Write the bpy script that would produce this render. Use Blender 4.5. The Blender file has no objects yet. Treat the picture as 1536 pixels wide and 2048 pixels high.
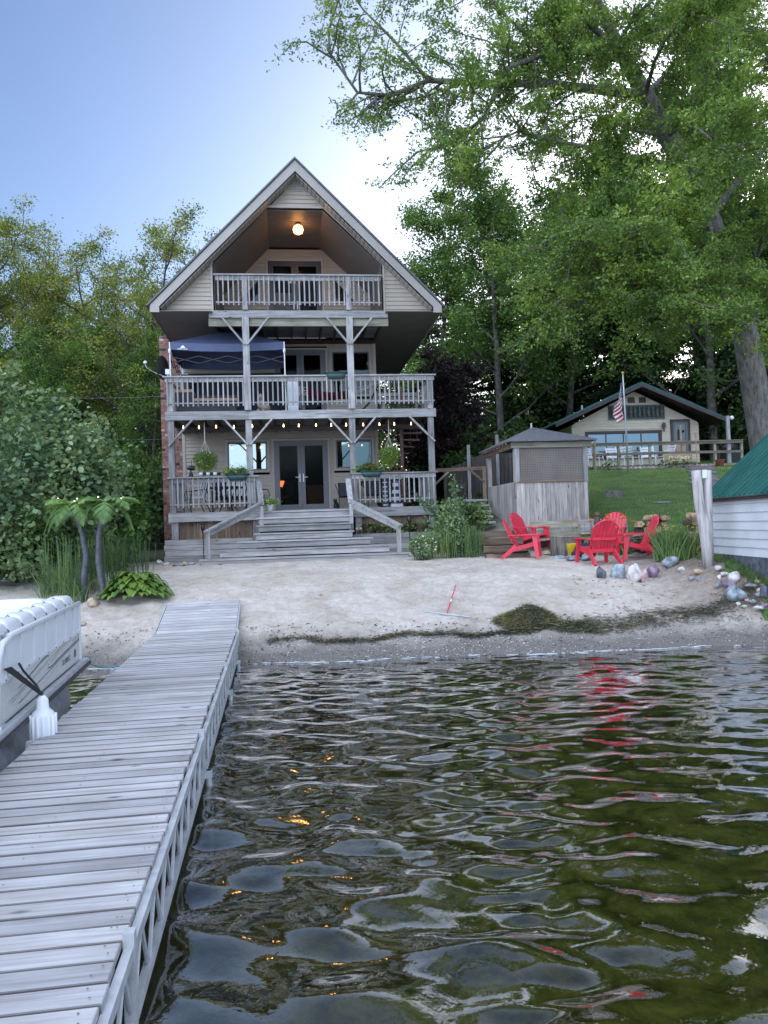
import bpy, math, random
import numpy as np
from mathutils import Vector, Matrix
rnd = random.Random(7)
NR = np.random.default_rng(11)
PI = math.pi
SC = bpy.context.scene
COL = SC.collection

# ---------------------------------------------------------------- camera
CAMH = 2.0
FPX = 1530.0
pitch = math.atan(26.0/FPX); roll = 0.032
_F = Vector((0, math.cos(pitch), math.sin(pitch)))
_U0 = Vector((0, -math.sin(pitch), math.cos(pitch)))
_R0 = Vector((1, 0, 0))
_R = _R0*math.cos(roll) - _U0*math.sin(roll)
_U = _U0*math.cos(roll) + _R0*math.sin(roll)
cam = bpy.data.objects.new('camera', bpy.data.cameras.new('camera'))
COL.objects.link(cam)
cam.data.sensor_fit = 'VERTICAL'; cam.data.sensor_height = 36.0
cam.data.lens = 36.0*FPX/2048.0
cam.data.clip_start = 0.05; cam.data.clip_end = 3000
M = Matrix((_R, _U, -_F)).transposed().to_4x4()
M.translation = Vector((0, 0, CAMH))
cam.matrix_world = M
SC.camera = cam

# ---------------------------------------------------------------- sky, sun, exposure
SUN_EL, SUN_AZ = math.radians(16.0), math.radians(27.0)   # azimuth to the right of +Y
world = bpy.data.worlds.new("World"); SC.world = world; world.use_nodes = True
wn = world.node_tree.nodes; wl = world.node_tree.links
bg = wn['Background']
sky = wn.new('ShaderNodeTexSky'); sky.sky_type = 'NISHITA'; sky.sun_disc = False
sky.sun_elevation = SUN_EL; sky.sun_rotation = SUN_AZ
sky.air_density = 0.8; sky.dust_density = 2.6; sky.ozone_density = 4.0
wl.new(sky.outputs[0], bg.inputs[0]); bg.inputs[1].default_value = 0.066
# dusk: the sun itself is behind the wood; one very soft fill lamp is added to brighten the front, as sky over the lake
sun = bpy.data.lights.new('sun', 'SUN'); sun.energy = 1.5; sun.angle = math.radians(110); sun.color = (0.76, 0.84, 1.0)
sky_fill_obj = bpy.data.objects.new('sun', sun); COL.objects.link(sky_fill_obj)
sd = Vector((-0.25, -0.55, 0.80)).normalized()
sky_fill_obj.rotation_euler = sd.to_track_quat('Z', 'Y').to_euler()
SC.view_settings.view_transform = 'Standard'; SC.view_settings.look = 'None'
SC.view_settings.gamma = 1.0; SC.view_settings.exposure = 1.9
SC.cycles.max_bounces = 8; SC.cycles.transparent_max_bounces = 12
SC.cycles.diffuse_bounces = 3; SC.cycles.glossy_bounces = 4
SC.cycles.sample_clamp_indirect = 6

# ---------------------------------------------------------------- materials
class NT:
    def __init__(s, name):
        s.m = bpy.data.materials.new(name); s.m.use_nodes = True
        s.t = s.m.node_tree; s.n = s.t.nodes; s.b = s.n['Principled BSDF']; s.out = s.n['Material Output']
    def add(s, typ, **kw):
        n = s.n.new('ShaderNode'+typ)
        for k, v in kw.items(): setattr(n, k, v)
        return n
    def link(s, a, b): s.t.links.new(a, b)
    def val(s, sock, v): sock.default_value = v
    def noise(s, vec, scale, detail=4, rough=0.55, dist=0.0, dim='3D'):
        n = s.add('TexNoise', noise_dimensions=dim); n.inputs['Scale'].default_value = scale
        n.inputs['Detail'].default_value = detail; n.inputs['Roughness'].default_value = rough
        n.inputs['Distortion'].default_value = dist
        if vec is not None: s.link(vec, n.inputs['Vector'])
        return n
    def ramp(s, fac, stops):
        r = s.add('ValToRGB'); e = r.color_ramp.elements
        while len(e) < len(stops): e.new(0.5)
        for i, (p, c) in enumerate(stops):
            e[i].position = p; e[i].color = (c[0], c[1], c[2], 1) if len(c) == 3 else c
        s.link(fac, r.inputs[0]); return r
    def mix(s, fac, a, b, mode='MIX'):
        n = s.add('Mix', data_type='RGBA', blend_type=mode)
        for sock, v in ((n.inputs[0], fac), (n.inputs[6], a), (n.inputs[7], b)):
            if hasattr(v, 'links') or hasattr(v, 'is_linked'): s.link(v, sock)
            elif isinstance(v, (int, float)): sock.default_value = v
            else: sock.default_value = (v[0], v[1], v[2], 1)
        return n.outputs[2]
    def math(s, op, a, b=None, c=None):
        n = s.add('Math', operation=op)
        for i, v in enumerate((a, b, c)):
            if v is None: continue
            if hasattr(v, 'is_linked'): s.link(v, n.inputs[i])
            else: n.inputs[i].default_value = v
        return n.outputs[0]
    def bump(s, h, strength=0.3, dist=0.02):
        b = s.add('Bump'); b.inputs['Strength'].default_value = strength; b.inputs['Distance'].default_value = dist
        s.link(h, b.inputs['Height']); s.link(b.outputs[0], s.b.inputs['Normal'])
    def col(s, c):
        if hasattr(c, 'is_linked'): s.link(c, s.b.inputs['Base Color'])
        else: s.b.inputs['Base Color'].default_value = (c[0], c[1], c[2], 1)

def plain(name, c, rough=0.6, metal=0.0, var=0.12, scale=6.0, spec=None, bumps=0.15):
    t = NT(name); tc = t.add('TexCoord'); oi = t.add('ObjectInfo')
    v = t.add('VectorMath', operation='ADD'); t.link(tc.outputs['Object'], v.inputs[0])
    sc = t.add('VectorMath', operation='SCALE'); sc.inputs[0].default_value = (13, 7, 5); t.link(oi.outputs['Random'], sc.inputs['Scale'])
    t.link(sc.outputs[0], v.inputs[1])
    n = t.noise(v.outputs[0], scale, 6)
    lo = [x*(1-var*2) for x in c]; hi = [min(1, x*(1+var*1.5)) for x in c]
    r = t.ramp(n.outputs[0], [(0.3, lo), (0.7, hi)])
    t.col(r.outputs[0]); t.b.inputs['Roughness'].default_value = rough; t.b.inputs['Metallic'].default_value = metal
    if spec is not None: t.b.inputs['Specular IOR Level'].default_value = spec
    n2 = t.noise(v.outputs[0], scale*12, 3)
    if bumps: t.bump(n2.outputs[0], bumps, 0.004)
    return t.m

def wood(name, axis, dark, mid, light, knots=True, stretch=14, scale=3.0, rough=0.75, tone=0.35, edge=False):
    t = NT(name); tc = t.add('TexCoord'); oi = t.add('ObjectInfo')
    mp = t.add('Mapping'); t.link(tc.outputs['Object'], mp.inputs[0])
    scl = [scale*stretch/2]*3; scl['xyz'.index(axis)] = scale*0.45
    mp.inputs['Scale'].default_value = scl
    off = t.add('VectorMath', operation='SCALE'); off.inputs[0].default_value = (37, 23, 51); t.link(oi.outputs['Random'], off.inputs['Scale'])
    v = t.add('VectorMath', operation='ADD'); t.link(mp.outputs[0], v.inputs[0]); t.link(off.outputs[0], v.inputs[1])
    grain = t.noise(v.outputs[0], 1.0, 7, 0.65, 0.6)
    v2 = t.add('VectorMath', operation='ADD'); t.link(tc.outputs['Object'], v2.inputs[0]); t.link(off.outputs[0], v2.inputs[1])
    big = t.noise(v2.outputs[0], 2.3, 3, 0.5)
    r = t.ramp(grain.outputs[0], [(0.28, dark), (0.5, mid), (0.72, light)])
    # per-board tone
    tn = t.ramp(oi.outputs['Random'], [(0.0, (1-tone,)*3), (0.55, (1, 1, 1)), (1.0, (1+tone*.35, 1+tone*.3, 1+tone*.22))])
    c = t.mix(1.0, r.outputs[0], tn.outputs[0], 'MULTIPLY')
    br = t.ramp(big.outputs[0], [(0.3, (0.78, 0.76, 0.74)), (0.65, (1.08, 1.08, 1.1))])
    c = t.mix(0.8, c, br.outputs[0], 'MULTIPLY')
    if knots:
        mp2 = t.add('Mapping'); t.link(v2.outputs[0], mp2.inputs[0]); s3 = [6.5]*3; s3['xyz'.index(axis)] = 2.2
        mp2.inputs['Scale'].default_value = s3
        vo = t.add('TexVoronoi'); vo.inputs['Scale'].default_value = 1.0; t.link(mp2.outputs[0], vo.inputs['Vector'])
        k = t.ramp(vo.outputs['Distance'], [(0.05, (1, 1, 1)), (0.14, (0, 0, 0))])
        sel = t.ramp(vo.outputs['Color'], [(0.5, (0, 0, 0)), (0.52, (1, 1, 1))])
        kk = t.mix(1.0, k.outputs[0], sel.outputs[0], 'MULTIPLY')
        c = t.mix(kk, c, [x*0.35 for x in dark])
    if edge:   # darker plank edges: shade of the gaps painted into the colour
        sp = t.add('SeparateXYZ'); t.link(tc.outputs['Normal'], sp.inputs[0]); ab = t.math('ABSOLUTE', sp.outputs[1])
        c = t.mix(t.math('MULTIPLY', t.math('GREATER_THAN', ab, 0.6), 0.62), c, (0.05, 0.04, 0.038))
    t.col(c); t.b.inputs['Roughness'].default_value = rough
    t.b.inputs['Specular IOR Level'].default_value = 0.3
    t.bump(grain.outputs[0], 0.5, 0.004)
    return t.m

MAT = {}
for ax in 'xyz':
    MAT['grey_'+ax] = wood('weathered_grey_wood_'+ax, ax, (0.17, 0.165, 0.16), (0.36, 0.355, 0.35), (0.52, 0.515, 0.51))
    MAT['brown_'+ax] = wood('brown_stained_wood_'+ax, ax, (0.10, 0.065, 0.045), (0.22, 0.155, 0.11), (0.32, 0.25, 0.18))
    MAT['green_'+ax] = wood('greenish_treated_wood_'+ax, ax, (0.17, 0.15, 0.10), (0.32, 0.31, 0.24), (0.46, 0.42, 0.33))
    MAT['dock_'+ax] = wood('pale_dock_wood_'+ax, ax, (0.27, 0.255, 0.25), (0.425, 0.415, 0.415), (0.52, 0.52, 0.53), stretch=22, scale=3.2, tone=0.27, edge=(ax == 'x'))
    MAT['pale_'+ax] = wood('pale_step_wood_'+ax, ax, (0.24, 0.225, 0.215), (0.42, 0.41, 0.40), (0.54, 0.535, 0.53), stretch=18, tone=0.3)
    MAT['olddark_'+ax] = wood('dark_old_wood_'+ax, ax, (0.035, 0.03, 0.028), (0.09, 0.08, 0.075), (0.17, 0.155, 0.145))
    MAT['pav_'+ax] = wood('silvered_fence_wood_'+ax, ax, (0.19, 0.165, 0.15), (0.42, 0.385, 0.355), (0.58, 0.55, 0.52), tone=0.3)
MAT['siding'] = plain('tan_vinyl_siding', (0.45, 0.39, 0.315), 0.5, var=0.04, scale=1.5, bumps=0.05)
MAT['trim'] = plain('tan_trim', (0.44, 0.395, 0.34), 0.5, var=0.03, scale=2, bumps=0)
MAT['fascia'] = plain('taupe_fascia', (0.38, 0.35, 0.315), 0.45, var=0.04, scale=2, bumps=0)
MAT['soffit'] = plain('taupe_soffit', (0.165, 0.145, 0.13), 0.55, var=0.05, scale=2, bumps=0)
MAT['shingle'] = plain('grey_asphalt_shingle', (0.15, 0.15, 0.165), 0.9, var=0.25, scale=25)
MAT['brick'] = plain('red_brick', (0.30, 0.155, 0.12), 0.85, var=0.3, scale=7, bumps=0.4)
MAT['brick_dark'] = plain('burnt_brick', (0.06, 0.04, 0.04), 0.8, var=0.3, scale=7, bumps=0.4)
MAT['brick_pale'] = plain('pale_brick', (0.42, 0.30, 0.26), 0.85, var=0.3, scale=7, bumps=0.4)
MAT['mortar'] = plain('mortar', (0.27, 0.23, 0.20), 0.9, var=0.2, scale=30)
MAT['dframe'] = plain('grey_door_frame', (0.155, 0.15, 0.155), 0.45, var=0.05, bumps=0)
MAT['navyframe'] = plain('dark_door_frame', (0.035, 0.033, 0.05), 0.4, var=0.05, bumps=0)
MAT['black'] = plain('black_metal', (0.015, 0.015, 0.017), 0.45, bumps=0.05)
MAT['alu'] = plain('dull_aluminium', (0.50, 0.51, 0.52), 0.5, 0.25, var=0.1, scale=9, bumps=0.1)
MAT['steel'] = plain('galvanised_pole', (0.55, 0.57, 0.58), 0.4, 0.6, var=0.06, bumps=0)
MAT['white'] = plain('white_vinyl', (0.74, 0.75, 0.76), 0.35, var=0.03, scale=3, bumps=0.02)
MAT['whiteplastic'] = plain('white_plastic', (0.70, 0.72, 0.76), 0.4, var=0.03, bumps=0)
MAT['red'] = plain('red_plastic', (0.68, 0.032, 0.065), 0.34, var=0.10, scale=3, bumps=0.1)
MAT['darkgreen'] = plain('green_planter_plastic', (0.035, 0.085, 0.08), 0.45, var=0.08, bumps=0)
MAT['greenroof'] = plain('green_metal_roofing', (0.02, 0.11, 0.095), 0.22, 0.0, var=0.15, scale=2, bumps=0.04)
MAT['darktrim'] = plain('dark_brown_trim', (0.055, 0.035, 0.035), 0.5, var=0.1, bumps=0)
MAT['cream'] = plain('cream_siding', (0.58, 0.52, 0.40), 0.55, var=0.05, scale=2, bumps=0.05)
MAT['boatcream'] = plain('cream_boat_panel', (0.66, 0.655, 0.62), 0.35, var=0.02, bumps=0)
MAT['decal_navy'] = plain('navy_decal', (0.03, 0.035, 0.08), 0.35, var=0.02, bumps=0)
MAT['decal_beige'] = plain('beige_decal', (0.50, 0.47, 0.37), 0.35, var=0.02, bumps=0)
MAT['teal'] = plain('teal_rope', (0.06, 0.33, 0.36), 0.7)
MAT['navycloth'] = plain('navy_canopy_cloth', (0.085, 0.11, 0.20), 0.7, var=0.1, scale=1.2, bumps=0.1)
MAT['darkcloth'] = plain('dark_canopy_lining', (0.02, 0.022, 0.035), 0.8)
MAT['whitemark'] = plain('white_print', (0.8, 0.82, 0.85), 0.5, var=0.01, bumps=0)
MAT['maroon'] = plain('maroon_hammock_cloth', (0.17, 0.012, 0.03), 0.8)
MAT['rope'] = plain('white_rope', (0.66, 0.64, 0.60), 0.8)
MAT['terracotta'] = plain('terracotta', (0.36, 0.13, 0.08), 0.8)
MAT['rust'] = plain('rusty_brown_metal', (0.19, 0.11, 0.09), 0.7, 0.1, var=0.25, scale=8)
MAT['wicker'] = plain('tan_sofa_trim', (0.48, 0.30, 0.22), 0.7)
MAT['wickerdark'] = plain('dark_grey_sofa', (0.06, 0.058, 0.065), 0.8)
MAT['blackmesh'] = plain('charcoal_sling', (0.04, 0.045, 0.055), 0.7)
MAT['cushionblack'] = plain('black_stripe_cloth', (0.02, 0.02, 0.03), 0.9, bumps=0)
MAT['cushionwhite'] = plain('white_stripe_cloth', (0.62, 0.63, 0.66), 0.9, bumps=0)
MAT['shed'] = plain('white_painted_lap_siding', (0.62, 0.63, 0.65), 0.55, var=0.05, scale=2, bumps=0.1)
MAT['cottagedeck'] = wood('cottage_deck_wood', 'x', (0.12, 0.10, 0.075), (0.26, 0.23, 0.18), (0.38, 0.34, 0.28))
MAT['stonegrey'] = plain('blue_grey_stone', (0.25, 0.29, 0.32), 0.8, var=0.35, scale=9, bumps=0.6)
MAT['stonewhite'] = plain('white_stone', (0.55, 0.52, 0.49), 0.8, var=0.25, scale=9, bumps=0.6)
MAT['stonepurple'] = plain('purple_stone', (0.24, 0.18, 0.24), 0.8, var=0.3, scale=9, bumps=0.6)
MAT['stonedark'] = plain('dark_slate_stone', (0.11, 0.12, 0.15), 0.8, var=0.35, scale=9, bumps=0.6)
MAT['stonetan'] = plain('tan_stone', (0.45, 0.34, 0.24), 0.8, var=0.3, scale=9, bumps=0.6)
MAT['stonepink'] = plain('pink_stone', (0.45, 0.30, 0.29), 0.8, var=0.3, scale=9, bumps=0.6)
MAT['hedera'] = plain('dried_weed', (0.10, 0.11, 0.05), 0.9, var=0.4, scale=8)
MAT['cabin'] = plain('grey_brown_cabin_wall', (0.16, 0.135, 0.12), 0.7, var=0.1)
MAT['cutwood'] = plain('split_firewood_face', (0.42, 0.29, 0.17), 0.85, var=0.35, scale=14, bumps=0.5)
MAT['bark'] = plain('firewood_bark', (0.09, 0.07, 0.055), 0.95, var=0.5, scale=20, bumps=0.9)
MAT['driftwood'] = wood('silver_driftwood', 'z', (0.14, 0.13, 0.12), (0.40, 0.38, 0.37), (0.56, 0.54, 0.53), scale=2.4)
MAT['foamwhite'] = plain('white_foam', (0.50, 0.53, 0.56), 0.9, var=0.1, scale=30)
MAT['flagred'] = plain('flag_red', (0.45, 0.02, 0.05), 0.8, bumps=0)
MAT['flagblue'] = plain('flag_blue', (0.02, 0.03, 0.13), 0.8, bumps=0)
MAT['owlbrown'] = plain('owl_brown', (0.12, 0.07, 0.06), 0.8, var=0.3, scale=30)
MAT['owlblue'] = plain('owl_blue_grey', (0.20, 0.26, 0.42), 0.8, var=0.4, scale=30)
MAT['dogcream'] = plain('cream_fur', (0.50, 0.40, 0.32), 0.95, var=0.2, scale=30, bumps=0.5)
MAT['yellow'] = plain('yellow_petal', (0.75, 0.55, 0.02), 0.6, bumps=0)
MAT['orange'] = plain('orange_petal', (0.75, 0.17, 0.03), 0.6, bumps=0)
MAT['petalwhite'] = plain('white_petal', (0.75, 0.73, 0.68), 0.6, bumps=0)
MAT['palmtrunk'] = plain('dark_grey_palm_trunk', (0.085, 0.09, 0.10), 0.5, var=0.2, scale=12)
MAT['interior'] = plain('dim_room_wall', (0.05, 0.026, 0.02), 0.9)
MAT['sofaleather'] = plain('dark_leather', (0.03, 0.035, 0.045), 0.45)
MAT['pathgrey'] = plain('grey_path', (0.17, 0.155, 0.15), 0.9, var=0.25, scale=4, bumps=0.5)

def bark_mat(name, dark, light, scale=5):
    t = NT(name); tc = t.add('TexCoord'); mp = t.add('Mapping'); t.link(tc.outputs['Object'], mp.inputs[0])
    mp.inputs['Scale'].default_value = (scale*3, scale*3, scale*0.6)
    n = t.noise(mp.outputs[0], 1.0, 8, 0.7, 0.4)
    n2 = t.noise(tc.outputs['Object'], 3.5, 4)
    r = t.ramp(n.outputs[0], [(0.35, dark), (0.62, light)])
    l = t.ramp(n2.outputs[0], [(0.5, (0, 0, 0)), (0.68, (1, 1, 1))])
    c = t.mix(t.math('MULTIPLY', l.outputs[0], 0.45), r.outputs[0], (0.25, 0.27, 0.22))
    t.col(c); t.b.inputs['Roughness'].default_value = 0.95
    t.bump(n.outputs[0], 1.0, 0.05); return t.m
MAT['oakbark'] = bark_mat('oak_bark', (0.06, 0.052, 0.045), (0.24, 0.215, 0.19))
MAT['treebark'] = bark_mat('woodland_bark', (0.035, 0.03, 0.027), (0.11, 0.095, 0.085))

def leaf_mat(name, cols, trans=0.35, tint=(1.0, 1.0, 1.0), gloss=True):
    t = NT(name); g = t.add('NewGeometry')
    r = t.ramp(g.outputs['Random Per Island'], [(i/(len(cols)-1), c) for i, c in enumerate(cols)])
    nz = t.noise(g.outputs['Position'], 0.9, 4, 0.6)
    br = t.ramp(nz.outputs[0], [(0.34, (0.50, 0.58, 0.60)), (0.5, (0.95, 0.97, 0.95)), (0.66, (1.42, 1.3, 1.05))])  # lit and shaded leaf clumps painted into the colour by noise
    c = t.mix(1.0, r.outputs[0], br.outputs[0], 'MULTIPLY')
    t.col(c); t.b.inputs['Roughness'].default_value = 0.55; t.b.inputs['Specular IOR Level'].default_value = 0.35
    tr = t.add('BsdfTranslucent'); tcol = t.mix(1.0, c, (1.25, 1.15, 0.55), 'MULTIPLY'); t.link(tcol, tr.inputs[0])
    mx = t.add('MixShader'); mx.inputs[0].default_value = trans
    t.link(t.b.outputs[0], mx.inputs[1]); t.link(tr.outputs[0], mx.inputs[2]); t.link(mx.outputs[0], t.out.inputs[0])
    return t.m
MAT['leaf_oak'] = leaf_mat('oak_leaves', [(0.111, 0.201, 0.048), (0.188, 0.293, 0.067), (0.283, 0.388, 0.081)], 0.3)
MAT['leaf_light'] = leaf_mat('young_leaves_painted_sun', [(0.099, 0.171, 0.043), (0.199, 0.274, 0.064), (0.398, 0.359, 0.098)], 0.45)  # warm evening light on the treetops painted in as the yellow leaf tone
MAT['leaf_mid'] = leaf_mat('maple_leaves', [(0.071, 0.147, 0.038), (0.119, 0.218, 0.055), (0.177, 0.276, 0.065)], 0.35)
MAT['leaf_dark'] = leaf_mat('dark_maple_leaves', [(0.026, 0.062, 0.022), (0.049, 0.102, 0.032), (0.081, 0.140, 0.046)], 0.3)
MAT['needle'] = leaf_mat('hemlock_needles', [(0.013, 0.034, 0.016), (0.023, 0.052, 0.023), (0.039, 0.072, 0.031)], 0.15)
MAT['leaf_purple'] = leaf_mat('purple_leaves', [(0.014, 0.008, 0.012), (0.03, 0.014, 0.02), (0.03, 0.03, 0.02)], 0.2)
MAT['leaf_bush'] = leaf_mat('shrub_leaves', [(0.124, 0.200, 0.108), (0.199, 0.299, 0.147), (0.323, 0.409, 0.228)], 0.25)
MAT['leaf_hedge'] = leaf_mat('hedge_leaves', [(0.035, 0.092, 0.028), (0.070, 0.153, 0.039), (0.123, 0.230, 0.053)], 0.25)
MAT['leaf_hosta'] = leaf_mat('hosta_leaves', [(0.079, 0.151, 0.029), (0.119, 0.216, 0.043), (0.172, 0.281, 0.065)], 0.25)
MAT['leaf_blade'] = leaf_mat('blade_leaves', [(0.078, 0.140, 0.054), (0.137, 0.224, 0.077), (0.235, 0.322, 0.123)], 0.25)
MAT['leaf_grass'] = leaf_mat('lawn_blades', [(0.125, 0.207, 0.069), (0.205, 0.297, 0.100), (0.315, 0.386, 0.158)], 0.2)
MAT['leaf_palm'] = leaf_mat('palm_fronds', [(0.113, 0.216, 0.063), (0.177, 0.304, 0.101), (0.253, 0.380, 0.140)], 0.3)
MAT['leaf_basket'] = leaf_mat('basket_leaves', [(0.105, 0.194, 0.044), (0.194, 0.299, 0.074), (0.299, 0.403, 0.120)], 0.3)
MAT['weed'] = leaf_mat('lake_weed', [(0.113, 0.102, 0.066), (0.203, 0.205, 0.117), (0.379, 0.349, 0.232)], 0.1)
MAT['weeddark'] = leaf_mat('washed_up_weed', [(0.036, 0.031, 0.022), (0.091, 0.082, 0.046), (0.200, 0.182, 0.091)], 0.05)

def glass_mat(name, refl=0.5, body=(0.02, 0.02, 0.025), rough=0.02, tint=(0.62, 0.72, 0.70)):
    t = NT(name); g = t.add('BsdfGlossy'); g.inputs['Roughness'].default_value = rough; g.inputs[0].default_value = (*tint, 1)
    tc = t.add('TexCoord'); n = t.noise(tc.outputs['Object'], 1.1, 2)
    b = t.add('Bump'); b.inputs['Strength'].default_value = 0.05; b.inputs['Distance'].default_value = 0.05
    t.link(n.outputs[0], b.inputs['Height']); t.link(b.outputs[0], g.inputs['Normal'])
    tr = t.add('BsdfTransparent'); tr.inputs[0].default_value = (body[0], body[1], body[2], 1)
    mx = t.add('MixShader'); mx.inputs[0].default_value = refl
    t.link(tr.outputs[0], mx.inputs[1]); t.link(g.outputs[0], mx.inputs[2]); t.link(mx.outputs[0], t.out.inputs[0]); return t.m
MAT['glass_bright'] = glass_mat('coated_window_glass', 0.42, (0.10, 0.10, 0.10))
MAT['glass_cottage'] = glass_mat('bright_cottage_glass', 0.6, (0.2, 0.2, 0.2), 0.02, (0.85, 0.9, 0.95))
MAT['glass_dark'] = glass_mat('screened_door_glass', 0.006, (0.62, 0.60, 0.58), 0.08)
MAT['glass_mid'] = glass_mat('upper_window_glass', 0.04, (0.5, 0.5, 0.5), 0.03)
def emit(name, c, s):
    t = NT(name); t.col(c); t.b.inputs['Emission Color'].default_value = (*c, 1); t.b.inputs['Emission Strength'].default_value = s; return t.m
MAT['lamp'] = emit('lit_globe', (1.0, 0.42, 0.12), 3.2)
MAT['bulb'] = emit('lit_bulb', (1.0, 0.50, 0.2), 3.2)
MAT['lampshade'] = emit('lit_lampshade', (1.0, 0.28, 0.08), 0.8)
MAT['fairy'] = emit('fairy_light', (1.0, 0.8, 0.6), 0.7)

def screen_mat():
    t = NT('brown_window_screen'); tc = t.add('TexCoord')
    s = t.add('SeparateXYZ'); t.link(tc.outputs['Object'], s.inputs[0])
    a = t.math('PINGPONG', s.outputs[0], 0.022); b = t.math('PINGPONG', s.outputs[2], 0.022)
    a = t.math('LESS_THAN', a, 0.004); b = t.math('LESS_THAN', b, 0.004)
    l = t.math('MAXIMUM', a, b)
    n = t.noise(tc.outputs['Object'], 1.6, 3)
    r = t.ramp(n.outputs[0], [(0.3, (0.17, 0.155, 0.14)), (0.7, (0.27, 0.25, 0.235))])
    c = t.mix(l, r.outputs[0], (0.12, 0.08, 0.055)); t.col(c); t.b.inputs['Roughness'].default_value = 0.9
    tr = t.add('BsdfTransparent'); mx = t.add('MixShader'); mx.inputs[0].default_value = 0.14
    t.link(t.b.outputs[0], mx.inputs[1]); t.link(tr.outputs[0], mx.inputs[2]); t.link(mx.outputs[0], t.out.inputs[0]); return t.m
MAT['screen'] = screen_mat()

# ---------------------------------------------------------------- mesh helpers
def mesh_np(name, V, F, mat, smooth=False):
    """V (n,3) ; F (m,k) index array or a list of such arrays"""
    me = bpy.data.meshes.new(name)
    V = np.asarray(V, dtype=np.float32)
    Fs = F if isinstance(F, list) else [F]
    Fs = [np.asarray(f, dtype=np.int32) for f in Fs if len(f)]
    me.vertices.add(len(V)); me.vertices.foreach_set('co', V.ravel())
    loops = np.concatenate([f.ravel() for f in Fs]); me.loops.add(len(loops)); me.loops.foreach_set('vertex_index', loops)
    tot = np.concatenate([np.full(len(f), f.shape[1], dtype=np.int32) for f in Fs])
    st = np.concatenate([[0], np.cumsum(tot)[:-1]]).astype(np.int32)
    me.polygons.add(len(tot)); me.polygons.foreach_set('loop_start', st); me.polygons.foreach_set('loop_total', tot)
    if smooth: me.polygons.foreach_set('use_smooth', np.ones(len(tot), dtype=bool))
    me.update(calc_edges=True)
    if mat is not None: me.materials.append(MAT[mat] if isinstance(mat, str) else mat)
    return me

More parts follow.
